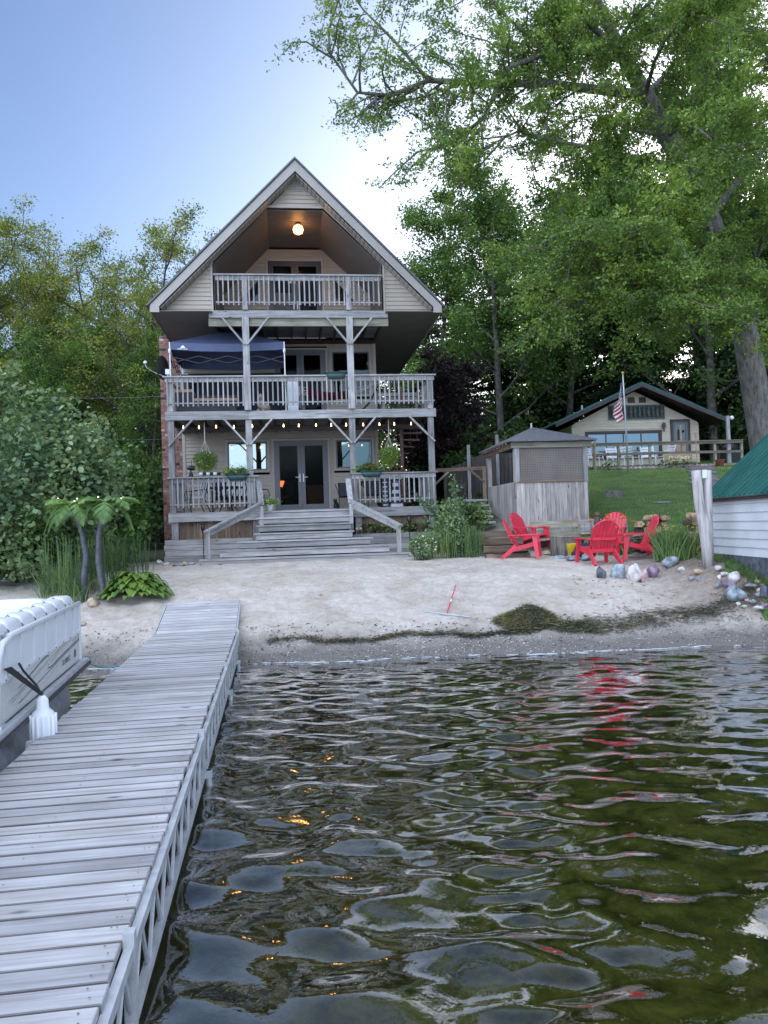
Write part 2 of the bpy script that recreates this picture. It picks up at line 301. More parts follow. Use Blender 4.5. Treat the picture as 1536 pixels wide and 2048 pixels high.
class MB:
    def __init__(s): s.v = []; s.f = []
    def poly(s, pts, faces):
        o = len(s.v); s.v += [tuple(p) for p in pts]; s.f += [tuple(i+o for i in f) for f in faces]; return s
    def box(s, x0, y0, z0, x1, y1, z1):
        P = [(x, y, z) for z in (z0, z1) for y in (y0, y1) for x in (x0, x1)]
        s.poly(P, [(0, 2, 3, 1), (4, 5, 7, 6), (0, 1, 5, 4), (2, 6, 7, 3), (0, 4, 6, 2), (1, 3, 7, 5)]); return s
    def beam(s, p0, p1, w, h, up=(0, 0, 1), w1=None, h1=None):
        p0 = Vector(p0); p1 = Vector(p1); d = (p1-p0).normalized(); up = Vector(up)
        r = d.cross(up)
        if r.length < 1e-4: r = d.cross(Vector((1, 0, 0)))
        r.normalize(); u = r.cross(d).normalized()
        w1 = w if w1 is None else w1; h1 = h if h1 is None else h1
        P = []
        for p, a, b in ((p0, w, h), (p1, w1, h1)):
            for sx, sy in ((-1, -1), (1, -1), (1, 1), (-1, 1)): P.append(p + r*sx*a/2 + u*sy*b/2)
        s.poly(P, [(0, 1, 2, 3), (7, 6, 5, 4), (0, 4, 5, 1), (1, 5, 6, 2), (2, 6, 7, 3), (3, 7, 4, 0)]); return s
    def tube(s, pts, rad, n=8, cap=True):
        pts = [Vector(p) for p in pts]; m = len(pts)
        if not hasattr(rad, '__len__'): rad = [rad]*m
        o = len(s.v); prev = None
        for i, p in enumerate(pts):
            d = (pts[min(i+1, m-1)]-pts[max(i-1, 0)])
            if d.length < 1e-9: d = Vector((0, 0, 1))
            d.normalize()
            if prev is None:
                a = d.cross(Vector((0, 0, 1)) if abs(d.z) < 0.9 else Vector((1, 0, 0))).normalized()
            else:
                a = (prev - d*prev.dot(d))
                a = a.normalized() if a.length > 1e-6 else d.orthogonal().normalized()
            prev = a; b = d.cross(a)
            for k in range(n):
                t = 2*PI*k/n; s.v.append(tuple(p + (a*math.cos(t)+b*math.sin(t))*rad[i]))
        for i in range(m-1):
            for k in range(n):
                k2 = (k+1) % n; s.f.append((o+i*n+k, o+i*n+k2, o+(i+1)*n+k2, o+(i+1)*n+k))
        if cap:
            s.f.append(tuple(o+k for k in range(n))[::-1]); s.f.append(tuple(o+(m-1)*n+k for k in range(n)))
        return s
    def lathe(s, prof, c=(0, 0, 0), n=14):
        o = len(s.v)
        for r, z in prof:
            for k in range(n):
                t = 2*PI*k/n; s.v.append((c[0]+r*math.cos(t), c[1]+r*math.sin(t), c[2]+z))
        for i in range(len(prof)-1):
            for k in range(n):
                k2 = (k+1) % n; s.f.append((o+i*n+k, o+i*n+k2, o+(i+1)*n+k2, o+(i+1)*n+k))
        s.f.append(tuple(o+k for k in range(n))[::-1]); s.f.append(tuple(o+(len(prof)-1)*n+k for k in range(n))); return s
    def prism(s, poly, d0, d1, axis='y'):
        """poly list of 2d points; extruded along axis from d0 to d1"""
        n = len(poly); P = []
        for d in (d0, d1):
            for a, b in poly:
                P.append({'y': (a, d, b), 'x': (d, a, b), 'z': (a, b, d)}[axis])
        F = [tuple(range(n))[::-1], tuple(range(n, 2*n))] + [(i, (i+1) % n, n+(i+1) % n, n+i) for i in range(n)]
        return s.poly(P, F)
    def blob(s, c, r, seed=0, amp=0.15, nu=12, nv=8, flat=None):
        rr = random.Random(seed); o = len(s.v)
        ph = [(rr.uniform(0, 6.28), rr.uniform(0, 6.28), rr.randint(1, 3), rr.randint(1, 3)) for _ in range(5)]
        for j in range(nv+1):
            th = PI*j/nv
            for i in range(nu):
                u = 2*PI*i/nu; q = 1+sum(amp/2.5*math.sin(a*u+p)*math.sin(b*th+p2) for p, p2, a, b in ph)
                s.v.append((c[0]+r[0]*q*math.sin(th)*math.cos(u), c[1]+r[1]*q*math.sin(th)*math.sin(u), c[2]+r[2]*q*math.cos(th)))
        for j in range(nv):
            for i in range(nu):
                i2 = (i+1) % nu; s.f.append((o+j*nu+i, o+(j+1)*nu+i, o+(j+1)*nu+i2, o+j*nu+i2))
        return s
    def mesh(s, name, mat, smooth=False):
        me = bpy.data.meshes.new(name); me.from_pydata(s.v, [], s.f); me.update()
        if smooth: me.polygons.foreach_set('use_smooth', np.ones(len(me.polygons), dtype=bool))
        me.materials.append(MAT[mat] if isinstance(mat, str) else mat); return me
    def build(s, name, mat, parent=None, smooth=False, label=None, kind=None):
        return link(name, s.mesh(name, mat, smooth), parent, label=label, kind=kind)

def link(name, me, parent=None, loc=None, label=None, kind=None):
    o = bpy.data.objects.new(name, me); COL.objects.link(o)
    if parent is not None: o.parent = parent
    if loc is not None: o.location = loc
    if label: o['label'] = label
    if kind: o['kind'] = kind
    return o
def tag(o, label=None, cat=None, group=None, kind=None):
    if label: o['label'] = label
    if cat: o['category'] = cat
    if group: o['group'] = group
    if kind: o['kind'] = kind
    return o
def thing(name, label, cat, loc=(0, 0, 0), rz=0.0, group=None):
    o = bpy.data.objects.new(name, None); COL.objects.link(o); o.empty_display_size = 0.1
    o.location = loc; o.rotation_euler = (0, 0, rz); return tag(o, label, cat, group)
def copy_tree(o, loc=None, rz=None, label=None, scale=None):
    c = o.copy(); COL.objects.link(c)
    for k in list(o.children):
        d = k.copy(); COL.objects.link(d); d.parent = c
        for g in list(k.children):
            e = g.copy(); COL.objects.link(e); e.parent = d
    if loc is not None: c.location = loc
    if rz is not None: c.rotation_euler = (0, 0, rz)
    if scale is not None: c.scale = (scale,)*3 if not hasattr(scale, '__len__') else scale
    if label: c['label'] = label
    return c
_BC = {}
def board(name, mat, parent, x0, x1, y0, y1, z0, z1, cham=0.0, label=None, jit=0.0):
    """one plank as its own object; equal sizes share mesh data"""
    d = (round(x1-x0, 3), round(y1-y0, 3), round(z1-z0, 3)); key = (d, mat, cham)
    if mat.endswith('_'): mat = mat + 'xyz'[d.index(max(d))]
    if key not in _BC:
        hx, hy, hz = d[0]/2, d[1]/2, d[2]/2; mb = MB()
        if cham > 0:
            c = cham
            V = []
            for z, ins in ((-hz, c), (-hz+c, 0), (hz-c, 0), (hz, c)):
                V += [(-hx+ins, -hy+ins, z), (hx-ins, -hy+ins, z), (hx-ins, hy-ins, z), (-hx+ins, hy-ins, z)]
            F = [(3, 2, 1, 0), (12, 13, 14, 15)]
            for L in range(3):
                for k in range(4): F.append((L*4+k, L*4+(k+1) % 4, L*4+4+(k+1) % 4, L*4+4+k))
            mb.poly(V, F)
        else: mb.box(-hx, -hy, -hz, hx, hy, hz)
        _BC[key] = mb.mesh(name, mat)
    o = link(name, _BC[key], parent, ((x0+x1)/2, (y0+y1)/2, (z0+z1)/2), label)
    if jit: o.rotation_euler = (rnd.uniform(-jit, jit)*0.3, 0 if d[0] > d[2] else rnd.uniform(-jit, jit)*0.5, rnd.uniform(-jit, jit)*0.2)
    return o

# ---------------------------------------------------------------- terrain height
def sst(x, a, b):
    t = np.clip((np.asarray(x, dtype=float)-a)/(b-a), 0, 1); return t*t*(3-2*t)
def shore_y(X): return 11.42 + 0.045*np.asarray(X, dtype=float)*(np.asarray(X) > 0) + 0.05*np.sin(np.asarray(X)*1.7) + 0.03*np.sin(np.asarray(X)*4.1+1)
def ground(X, Y):
    X = np.asarray(X, dtype=float); Y = np.asarray(Y, dtype=float)
    s = Y - shore_y(X)
    z = np.interp(s, [-40, -10, -5, -2, -0.6, 0, .35, .7, 1.0, 1.6, 2.5, 3.5, 5, 9, 200],
                  [-3, -1.35, -.85, -.42, -.13, 0, .15, .25, .37, .54, .79, 1.03, 1.13, 1.2, 1.22])
    z = z + 0.42*sst(X, 5.0, 6.3)*sst(s, 0.35, 1.0)*(1-sst(s, 1.5, 4.5)*0.75)
    hill = np.interp(Y, [17.9, 18.7, 19.6, 21, 28, 33, 60, 150], [0, .12, .40, .85, 2.3, 2.93, 6.5, 13])
    hill2 = np.interp(Y, [22, 35, 60, 150], [0, .8, 4.5, 12])
    b = sst(X, 1.6, 3.2)
    return z + hill*b + hill2*(1-b)
def gz(x, y): return float(ground(x, y))
def ray(px, py): return _F + _R*((px-768)/FPX) - _U*((py-1024)/FPX)
CAMP = Vector((0, 0, CAMH))
def PX(px, py, Y):
    d = ray(px, py); return CAMP + d*(Y/d.y)
def GP(px, py):
    """where the line of sight meets the ground (used once as a measuring aid)"""
    d = ray(px, py); t = 3.0
    while t < 80:
        P = CAMP + d*t
        if P.z <= gz(P.x, P.y): break
        t += 0.02
    return Vector((P.x, P.y, gz(P.x, P.y)))

def text_mesh(name, curve, mat, parent):
    tmp = bpy.data.objects.new('tmp_text', curve); COL.objects.link(tmp)
    bpy.context.view_layer.update(); dg = bpy.context.evaluated_depsgraph_get()
    me = bpy.data.meshes.new_from_object(tmp.evaluated_get(dg)); bpy.data.objects.remove(tmp)
    me.materials.clear(); me.materials.append(MAT[mat] if isinstance(mat, str) else mat)
    return link(name, me, parent)

# ================================================================ SETTING
def ground_mat():
    t = NT('beach_sand_and_soil'); g = t.add('NewGeometry'); pos = g.outputs['Position']
    sep = t.add('SeparateXYZ'); t.link(pos, sep.inputs[0])
    a = t.noise(pos, 1.3, 6, 0.6); b = t.noise(pos, 9, 6, 0.7); f = t.noise(pos, 70, 4, 0.7)
    sand = t.ramp(b.outputs[0], [(0.25, (0.37, 0.32, 0.27)), (0.45, (0.51, 0.455, 0.40)), (0.7, (0.62, 0.57, 0.515))]).outputs[0]
    fine = t.ramp(f.outputs[0], [(0.3, (0.72, 0.7, 0.68)), (0.6, (1.08, 1.08, 1.08))]).outputs[0]
    sand = t.mix(0.8, sand, fine, 'MULTIPLY')
    patch = t.ramp(a.outputs[0], [(0.36, (0.80, 0.76, 0.71)), (0.56, (1, 1, 1))]).outputs[0]
    sand = t.mix(0.9, sand, patch, 'MULTIPLY')
    # wet dark gravelly band close to the water (by height, broken up by noise)
    zz = t.math('ADD', sep.outputs[2], t.math('MULTIPLY', t.math('SUBTRACT', a.outputs[0], 0.5), 0.35))
    wet = t.ramp(zz, [(0.10, (1, 1, 1)), (0.38, (0, 0, 0))]).outputs[0]
    grav = t.ramp(f.outputs[0], [(0.35, (0.085, 0.075, 0.065)), (0.55, (0.18, 0.163, 0.145)), (0.72, (0.34, 0.32, 0.295))]).outputs[0]
    c = t.mix(wet, sand, grav)
    # brown soil on the right
    rx = t.math('ADD', sep.outputs[0], t.math('MULTIPLY', t.math('SUBTRACT', a.outputs[0], 0.5), 2.5))
    soilm = t.ramp(t.math('DIVIDE', rx, 10), [(0.44, (0, 0, 0)), (0.60, (1, 1, 1))]).outputs[0]
    soil = t.ramp(b.outputs[0], [(0.3, (0.09, 0.065, 0.05)), (0.6, (0.20, 0.15, 0.11)), (0.75, (0.30, 0.24, 0.18))]).outputs[0]
    soilm2 = t.math('MULTIPLY', soilm, t.ramp(zz, [(0.3, (0, 0, 0)), (0.5, (1, 1, 1))]).outputs[0])
    c = t.mix(t.math('MULTIPLY', soilm2, 0.85), c, soil)
    # dark forest floor far behind
    far = t.ramp(t.math('DIVIDE', sep.outputs[1], 100), [(0.19, (0, 0, 0)), (0.215, (1, 1, 1))]).outputs[0]
    dirt = t.ramp(b.outputs[0], [(0.3, (0.02, 0.028, 0.012)), (0.7, (0.06, 0.07, 0.03))]).outputs[0]
    c = t.mix(far, c, dirt)
    # under water: algae and sunken sand
    und = t.ramp(t.math('ADD', sep.outputs[2], 1.0), [(0.86, (1, 1, 1)), (0.99, (0, 0, 0))]).outputs[0]
    a2 = t.noise(pos, 3.4, 9, 0.7, 1.0)
    bed = t.ramp(a2.outputs[0], [(0.34, (0.03, 0.034, 0.010)), (0.45, (0.10, 0.098, 0.032)), (0.58, (0.21, 0.19, 0.08)), (0.76, (0.34, 0.30, 0.16))]).outputs[0]
    c = t.mix(und, c, bed)
    t.col(c); t.b.inputs['Roughness'].default_value = 0.92
    h = t.math('ADD', t.math('MULTIPLY', b.outputs[0], 1.0), t.math('MULTIPLY', f.outputs[0], 0.25))
    t.bump(h, 0.9, 0.05); return t.m
MAT['ground'] = ground_mat()

def fract_noise(X, Y, seed, scale, octs=4):
    r = np.random.default_rng(seed); Z = np.zeros_like(X); amp = 1.0
    for o in range(octs):
        for k in range(5):
            an = r.uniform(0, 2*PI); ph = r.uniform(0, 2*PI); w = scale*(2**o)*r.uniform(0.75, 1.3)
            Z += amp/5*np.sin(w*(X*math.cos(an)+Y*math.sin(an)) + ph + 1.3*np.sin(w*0.6*(X*math.sin(an)-Y*math.cos(an))+ph*2))
        amp *= 0.55
    return Z
xs = np.concatenate([[-900, -300, -120, -60, -35, -22, -15, -11], np.arange(-8.5, 8.5, 0.055), [9, 10, 11, 12, 13, 14, 16, 18, 22, 30, 45, 70, 120, 300, 900]])
ys = np.concatenate([[-900, -200, -60, -20, -6, -1], np.arange(1, 11, 0.16), np.arange(11, 19.6, 0.055), np.arange(19.7, 36, 0.4), [38, 42, 48, 55, 62, 75, 95, 150, 300, 900]])
GX, GY = np.meshgrid(xs, ys)
GZ = ground(GX, GY)
vis = sst(GY - shore_y(GX), 0.1, 0.9)*(1-sst(GY, 19, 20))*(1-sst(np.abs(GX), 8, 9))
foot = fract_noise(GX, GY, 3, 5.5, 4)
def worley(X, Y, cell, seed):
    r = np.random.default_rng(seed); best = np.full(X.shape, 9.0)
    J = r.random((64, 64, 2))
    ix = np.floor(X/cell).astype(int); iy = np.floor(Y/cell).astype(int)
    for dx in (-1, 0, 1):
        for dy in (-1, 0, 1):
            j = J[(ix+dx) % 64, (iy+dy) % 64]
            px = (ix+dx+j[..., 0])*cell; py = (iy+dy+j[..., 1])*cell
            best = np.minimum(best, np.hypot(X-px, Y-py)/cell)
    return best
prints = np.minimum(worley(GX, GY, 0.36, 5), 0.62)
GZ = GZ + vis*(0.014*foot + 0.07*(prints-0.45))
GZ = GZ + (1-vis)*(GY < 11.3)*0.05*fract_noise(GX, GY, 8, 1.6, 3)*(np.abs(GX) < 9)*sst(11.4-GY, 0, 1.5)
def grid_faces(ny, nx):
    i = np.arange(ny-1)[:, None]*nx + np.arange(nx-1)[None, :]
    return np.stack([i, i+1, i+nx+1, i+nx], -1).reshape(-1, 4)
o = link('ground', mesh_np('ground', np.stack([GX.ravel(), GY.ravel(), GZ.ravel()], 1), grid_faces(*GX.shape), 'ground', True)); o['kind'] = 'structure'

# water ---------------------------------------------------------------
def water_mat():
    t = NT('lake_water'); t.n.remove(t.b)
    g = t.add('NewGeometry')
    n1 = t.noise(g.outputs['Position'], 6.0, 3, 0.5, 0.4); n2 = t.noise(g.outputs['Position'], 34, 2, 0.5, 0.2)
    h = t.math('ADD', n1.outputs[0], t.math('MULTIPLY', n2.outputs[0], 0.13))
    b = t.add('Bump'); b.inputs['Strength'].default_value = 0.16; b.inputs['Distance'].default_value = 0.02; t.link(h, b.inputs['Height'])
    gl = t.add('BsdfGlossy'); gl.inputs['Roughness'].default_value = 0.02; t.link(b.outputs[0], gl.inputs['Normal'])
    tr = t.add('BsdfTransparent'); tr.inputs[0].default_value = (0.66, 0.68, 0.42, 1)
    fr = t.add('Fresnel'); fr.inputs[0].default_value = 1.5; t.link(b.outputs[0], fr.inputs['Normal'])
    mx = t.add('MixShader'); fk = t.math('MINIMUM', t.math('MULTIPLY', fr.outputs[0], 2.9), 1.0); t.link(fk, mx.inputs[0]); t.link(tr.outputs[0], mx.inputs[1]); t.link(gl.outputs[0], mx.inputs[2])
    t.link(mx.outputs[0], t.out.inputs[0]); return t.m
MAT['water'] = water_mat()
wx = np.concatenate([[-900, -200, -60, -25, -14, -10], np.arange(-7.5, 8.0, 0.03), [10, 13, 20, 40, 100, 300, 900]])
wy = np.concatenate([[-900, -200, -60, -20, -8, -3, -1, 0], np.arange(0.6, 5, 0.021), np.arange(5.01, 11.95, 0.033)])
WX, WY = np.meshgrid(wx, wy)
rw = np.random.default_rng(21)
WZ = np.zeros_like(WX)
wake = np.exp(-((WX-(0.15+0.13*WY))/(0.22+0.05*WY))**2)*(0.5+0.5*sst(fract_noise(WX, WY, 41, 2.0, 2), -.5, .5))
# wind waves running to the shore with crests roughly along X, warped so that no crest is straight
qx = WX + 0.12*np.sin(WY*1.1+0.5) + 0.05*fract_noise(WX, WY, 31, 1.8, 2)
qy = WY + 0.12*np.sin(WX*0.9+1.2) + 0.06*fract_noise(WX, WY, 32, 1.5, 2)
for k in range(60):
    lam = 0.12*(6.5**rw.random()); an = rw.normal(PI/2, 0.55); ph = rw.uniform(0, 2*PI); w = 2*PI/lam
    WZ += 0.0036*lam*np.sin(w*(qx*math.cos(an)+qy*math.sin(an))+ph)*(1 if lam > 0.34 else np.clip(sst(WY, 3.0, 7.0)*0.8+.22+.9*wake, 0, 1.3))
gust = 0.6 + 0.5*sst(fract_noise(WX, WY, 33, 0.55, 2), -0.3, 0.6) + 0.75*wake
WZ *= gust
# circular ripples on the right (something just broke the surface)
for (cx, cy, am) in ((1.25, 3.7, 0.003), (0.75, 3.1, 0.003), (0.95, 5.0, 0.003)):
    R_ = np.hypot(qx-cx, (qy-cy)*1.0); WZ += am*np.sin(R_*2*PI/0.16)*np.exp(-R_*2.4)*(0.4+0.6*sst(fract_noise(WX, WY, int(cx*90), 3.2, 2), -.2, .4))*(R_ > .02)
WZ *= (0.35+0.65*sst(shore_y(WX)-WY, 0.0, 1.2))*(np.abs(WX) < 9.5)*(WY > 0.3)
o = link('lake_water', mesh_np('lake_water', np.stack([WX.ravel(), WY.ravel(), WZ.ravel()], 1), grid_faces(*WX.shape), 'water', True)); o['kind'] = 'structure'

# lawn ----------------------------------------------------------------
def lawn_mat():
    t = NT('mown_grass'); g = t.add('NewGeometry')
    mp = t.add('Mapping'); t.link(g.outputs['Position'], mp.inputs[0]); mp.inputs['Scale'].default_value = (1, 1.6, 1)
    a = t.noise(mp.outputs[0], 1.1, 6, 0.65); b = t.noise(mp.outputs[0], 22, 5, 0.75)
    c1 = t.ramp(b.outputs[0], [(0.3, (0.03, 0.07, 0.014)), (0.5, (0.075, 0.15, 0.03)), (0.72, (0.15, 0.23, 0.07))]).outputs[0]
    c2 = t.ramp(a.outputs[0], [(0.35, (0.6, 0.68, 0.6)), (0.5, (1, 1, 1)), (0.68, (1.55, 1.3, 1.1))]).outputs[0]
    t.col(t.mix(1, c1, c2, 'MULTIPLY')); t.b.inputs['Roughness'].default_value = 0.9; t.bump(b.outputs[0], 0.8, 0.05); return t.m
MAT['lawn'] = lawn_mat()
LB0, LB1 = 6.13, 0.0
def lawn_patch(X, Y): # inside mask
    return ((X > 3.6+0.12*(Y-19)) & (Y > 19.4) & (Y < 34.5) & (X < 16)) | ((X > LB0 + LB1*(Y-13) + 0.07*np.sin(Y*5)) & (X > 5.75) & (Y > 12.0) & (Y < 19.5) & (X < 12))
lx = np.arange(3.0, 16.3, 0.15); ly = np.arange(12.2, 35, 0.15); LX, LY = np.meshgrid(lx, ly)
LZ = ground(LX, LY) + 0.018
LF = grid_faces(*LX.shape); keep = lawn_patch(LX.ravel()[LF].mean(1), LY.ravel()[LF].mean(1))
o = link('lawn', mesh_np('lawn', np.stack([LX.ravel(), LY.ravel(), LZ.ravel()], 1), LF[keep], 'lawn', True)); o['kind'] = 'structure'
def blades(P, h, w, rng, lean=0.5, seg=1, curl=0.3):
    """grass blades: P (n,3) feet. returns V,F"""
    n = len(P); az = rng.uniform(0, 2*PI, n); hh = h*rng.uniform(0.6, 1.25, n)
    ln = lean*rng.uniform(0.1, 1, n)*hh
    d = np.stack([np.cos(az), np.sin(az), np.zeros(n)], 1)
    a2 = rng.uniform(0, 2*PI, n); sd_ = np.stack([np.cos(a2), np.sin(a2), np.zeros(n)], 1)*w*rng.uniform(0.6, 1.2, n)[:, None]/2
    if seg == 1:
        V = np.stack([P-sd_, P+sd_, P+d*ln[:, None]+np.array([0, 0, 1])*hh[:, None]], 1).reshape(-1, 3)
        return V, np.arange(3*n).reshape(-1, 3)
    V = []; k = seg+1
    for i in range(k):
        t = i/seg; ww = 1-0.9*max(0, t-0.25)/0.75
        zz = hh*(t - curl*t*t*0.9); off = ln*(t**1.6)*(1+curl)
        c = P + d*off[:, None] + np.array([0, 0, 1])*zz[:, None]
        V += [c-sd_*ww, c+sd_*ww]
    V = np.stack(V, 1).reshape(-1, 3)
    base = np.arange(n)[:, None]*(2*k); F = []
    for i in range(seg): F.append(base + np.array([2*i, 2*i+1, 2*i+3, 2*i+2])[None, :])
    return V, np.stack(F, 1).reshape(-1, 4)
def scatter(n, x0, x1, y0, y1, mask=None, rng=NR):
    X = rng.uniform(x0, x1, n); Y = rng.uniform(y0, y1, n)
    if mask is not None: k = mask(X, Y); X = X[k]; Y = Y[k]
    return np.stack([X, Y, ground(X, Y)], 1)
P1 = scatter(60000, 3.0, 16, 19.4, 30, lawn_patch); P2 = scatter(30000, 5.6, 8.6, 12.3, 16.5, lawn_patch)
V1, F1 = blades(P1, 0.06, 0.018, NR, 0.9); V2, F2 = blades(P2, 0.06, 0.008, NR, 0.8)
o = link('lawn_grass', mesh_np('lawn_grass', np.concatenate([V1, V2]), np.concatenate([F1, F2+len(V1)]), 'leaf_grass'))
tag(o, 'short mown green grass on the slope below the cottage and beside the white shed', 'grass', kind='stuff')
# stone walk up the right side of the lawn
pv = []
for i in range(16):
    Y = 17.3 + i*0.85; x = 7.6 + (Y-17)*0.37
    mb = MB(); w = 0.42 + rnd.uniform(-.05, .05)
    P = [(x-w, Y-0.36, 0), (x+w, Y-0.36+rnd.uniform(-.05, .05), 0), (x+w, Y+0.38, 0), (x-w, Y+0.38+rnd.uniform(-.04, .04), 0)]
    V = [(a, b, gz(a, b)+0.02) for a, b, _ in P] + [(a, b, gz(a, b)+0.06) for a, b, _ in P]
    mb.poly(V, [(3, 2, 1, 0), (4, 5, 6, 7), (0, 1, 5, 4), (1, 2, 6, 5), (2, 3, 7, 6), (3, 0, 4, 7)]); pv.append(mb)
walk = tag(link('garden_path', None), None, None, kind='structure')
walk = bpy.data.objects['garden_path']
for mb in pv: mb.build('paving_slab', 'pathgrey', walk)

# shoreline foam, shell grit, weed line -------------------------------
mb = MB()
for seg in range(150):
    x = -4.6 + seg*0.075
    if rnd.random() < 0.38 + 0.3*math.sin(x*1.3): continue
    w = rnd.uniform(0.005, 0.028); y = float(shore_y(x)) + rnd.uniform(-.05, .05) - 0.05 + .03*math.sin(x*2.3)
    L = rnd.uniform(0.02, 0.12)
    mb.blob((x, y, 0.008), (L, w, 0.006), seg, 0.4, 8, 4)
o = mb.build('shore_foam', 'foamwhite', None, True); tag(o, 'thin broken white line of foam where the water meets the beach', 'foam', kind='stuff')
def grit(n, x0, x1, s0, s1, size, mat, name, label, cat, seed, dens=None):
    r = np.random.default_rng(seed); X = r.uniform(x0, x1, n); s = r.uniform(s0, s1, n); Y = shore_y(X)+s
    if dens is not None: k = r.random(n) < dens(X, s); X, Y = X[k], Y[k]
    n = len(X); Z = ground(X, Y)+0.004; sz = size*(0.3+1.2*r.random(n)**3)
    oc = np.array([[1, 0, 0], [0, 1, 0], [-1, 0, 0], [0, -1, 0], [0, 0, .55], [0, 0, -.5]])
    jit = r.uniform(0.55, 1.3, (n, 6, 1)); V = (np.stack([X, Y, Z], 1)[:, None, :] + oc[None]*jit*sz[:, None, None]).reshape(-1, 3)
    f = np.array([[0, 1, 4], [1, 2, 4], [2, 3, 4], [3, 0, 4], [1, 0, 5], [2, 1, 5], [3, 2, 5], [0, 3, 5]])
    F = (np.arange(n)[:, None, None]*6 + f[None]).reshape(-1, 3)
    return tag(link(name, mesh_np(name, V, F, mat)), label, cat, kind='stuff')
grit(5000, -2.6, 7, 0.0, 0.75, 0.014, 'stonewhite', 'shell_grit', 'pale shell bits and pebbles on the wet strip of beach', 'shells', 5, lambda X, s: 0.25+0.75*np.exp(-((X-1)/1.6)**2))
grit(4000, -6, 7, 0.0, 1.2, 0.016, 'stonedark', 'beach_pebbles', 'small dark pebbles along the water line', 'pebbles', 6)
grit(900, 3.5, 7.5, 0.9, 3.2, 0.022, 'stonepink', 'soil_pebbles', 'small pinkish pebbles in the brown soil at the right', 'pebbles', 9)
grit(1500, -6, 5, 0.8, 5.5, 0.008, 'stonewhite', 'sand_grit', 'tiny pale stones scattered over the dry sand', 'pebbles', 10)
def strands(C, L, w, rng, mat, name, label, cat, kind='stuff', zlift=0.02, vert=0.15, parent=None):
    n = len(C); az = rng.uniform(0, PI, n)+rng.normal(0, .3, n); d = np.stack([np.cos(az), np.sin(az), rng.normal(0, vert, n)], 1)
    L = L*rng.uniform(.4, 1.3, n); q = np.stack([-np.sin(az), np.cos(az), rng.normal(0, .4, n)], 1)*w/2
    bend = np.stack([-np.sin(az), np.cos(az), rng.normal(0.1, .3, n)], 1)*(L*rng.normal(0, .25, n))[:, None]
    V = []
    for t in (-.5, -.17, .17, .5):
        c = C + d*(L*t)[:, None] + bend*(0.25-t*t) ; ww = 1-abs(t)*1.3
        V += [c-q*ww, c+q*ww]
    V = np.stack(V, 1).reshape(-1, 3); F = np.stack([np.arange(n)[:, None]*8+np.array([2*i, 2*i+1, 2*i+3, 2*i+2]) for i in range(3)], 1).reshape(-1, 4)
    o = link(name, mesh_np(name, V, F, mat), parent)
    return tag(o, label, cat, kind=kind)
r = np.random.default_rng(4); n = 11000
X = r.uniform(-1.9, 7.2, n); off = np.where(X < 1.6, 0.62+0.07*np.sin(X*3)+.03*np.sin(X*8), 0.62+(X-1.6)*0.09+0.07*np.sin(X*3)+.03*np.sin(X*8))
dens = np.where(X > 2, .6, np.where(X < -0.9, .25, 0.35)); wid = np.where(X > 3.2, 0.15, 0.05)
k = r.random(n) < dens; X, off, wid = X[k], off[k], wid[k]
Y = shore_y(X)+off+r.normal(0, 1, len(X))*wid
Z = ground(X, Y)+0.01+np.abs(r.normal(0, .018, len(X)))*np.where(X > 2.5, 1.6, 1)
strands(np.stack([X, Y, Z], 1), 0.14, 0.012, r, 'weeddark', 'weed_line', 'dark strip of washed up weed lying along the beach', 'seaweed')
# the heap of weed
hc = Vector((2.25, 12.45)); n = 9000; a = r.uniform(0, 2*PI, n); q = np.sqrt(r.random(n))
hx = hc.x + q*np.cos(a)*0.46*(1+.15*np.sin(3*a)); hy = hc.y + q*np.sin(a)*0.26
hz = ground(hx, hy) + 0.23*np.clip(1-q**1.4, 0, 1)*(0.85+.2*np.sin(a*2)) + r.normal(0.012, .014, n)
mbh = MB(); mbh.blob((hc.x, hc.y, gz(hc.x, hc.y)), (0.38, 0.21, 0.13), 3, .1, 18, 8)
ho = mbh.build('weed_heap', 'hedera', None, True); tag(ho, 'rounded green heap of raked lake weed on the sand', 'weed heap')
n2 = 1700; tx = r.uniform(0.3, 1.5, n2); 
hx = np.concatenate([hx, hc.x+0.25+tx*0.62]); hy = np.concatenate([hy, hc.y-0.15-tx*0.06+r.normal(0, .09, n2)]); hz = np.concatenate([hz, ground(hx[n:], hy[n:])+0.015+np.abs(r.normal(0, .02, n2))])
strands(np.stack([hx, hy, hz], 1), 0.20, 0.011, r, 'weed', 'weed_strand', None, None, zlift=0, vert=.25, parent=ho)

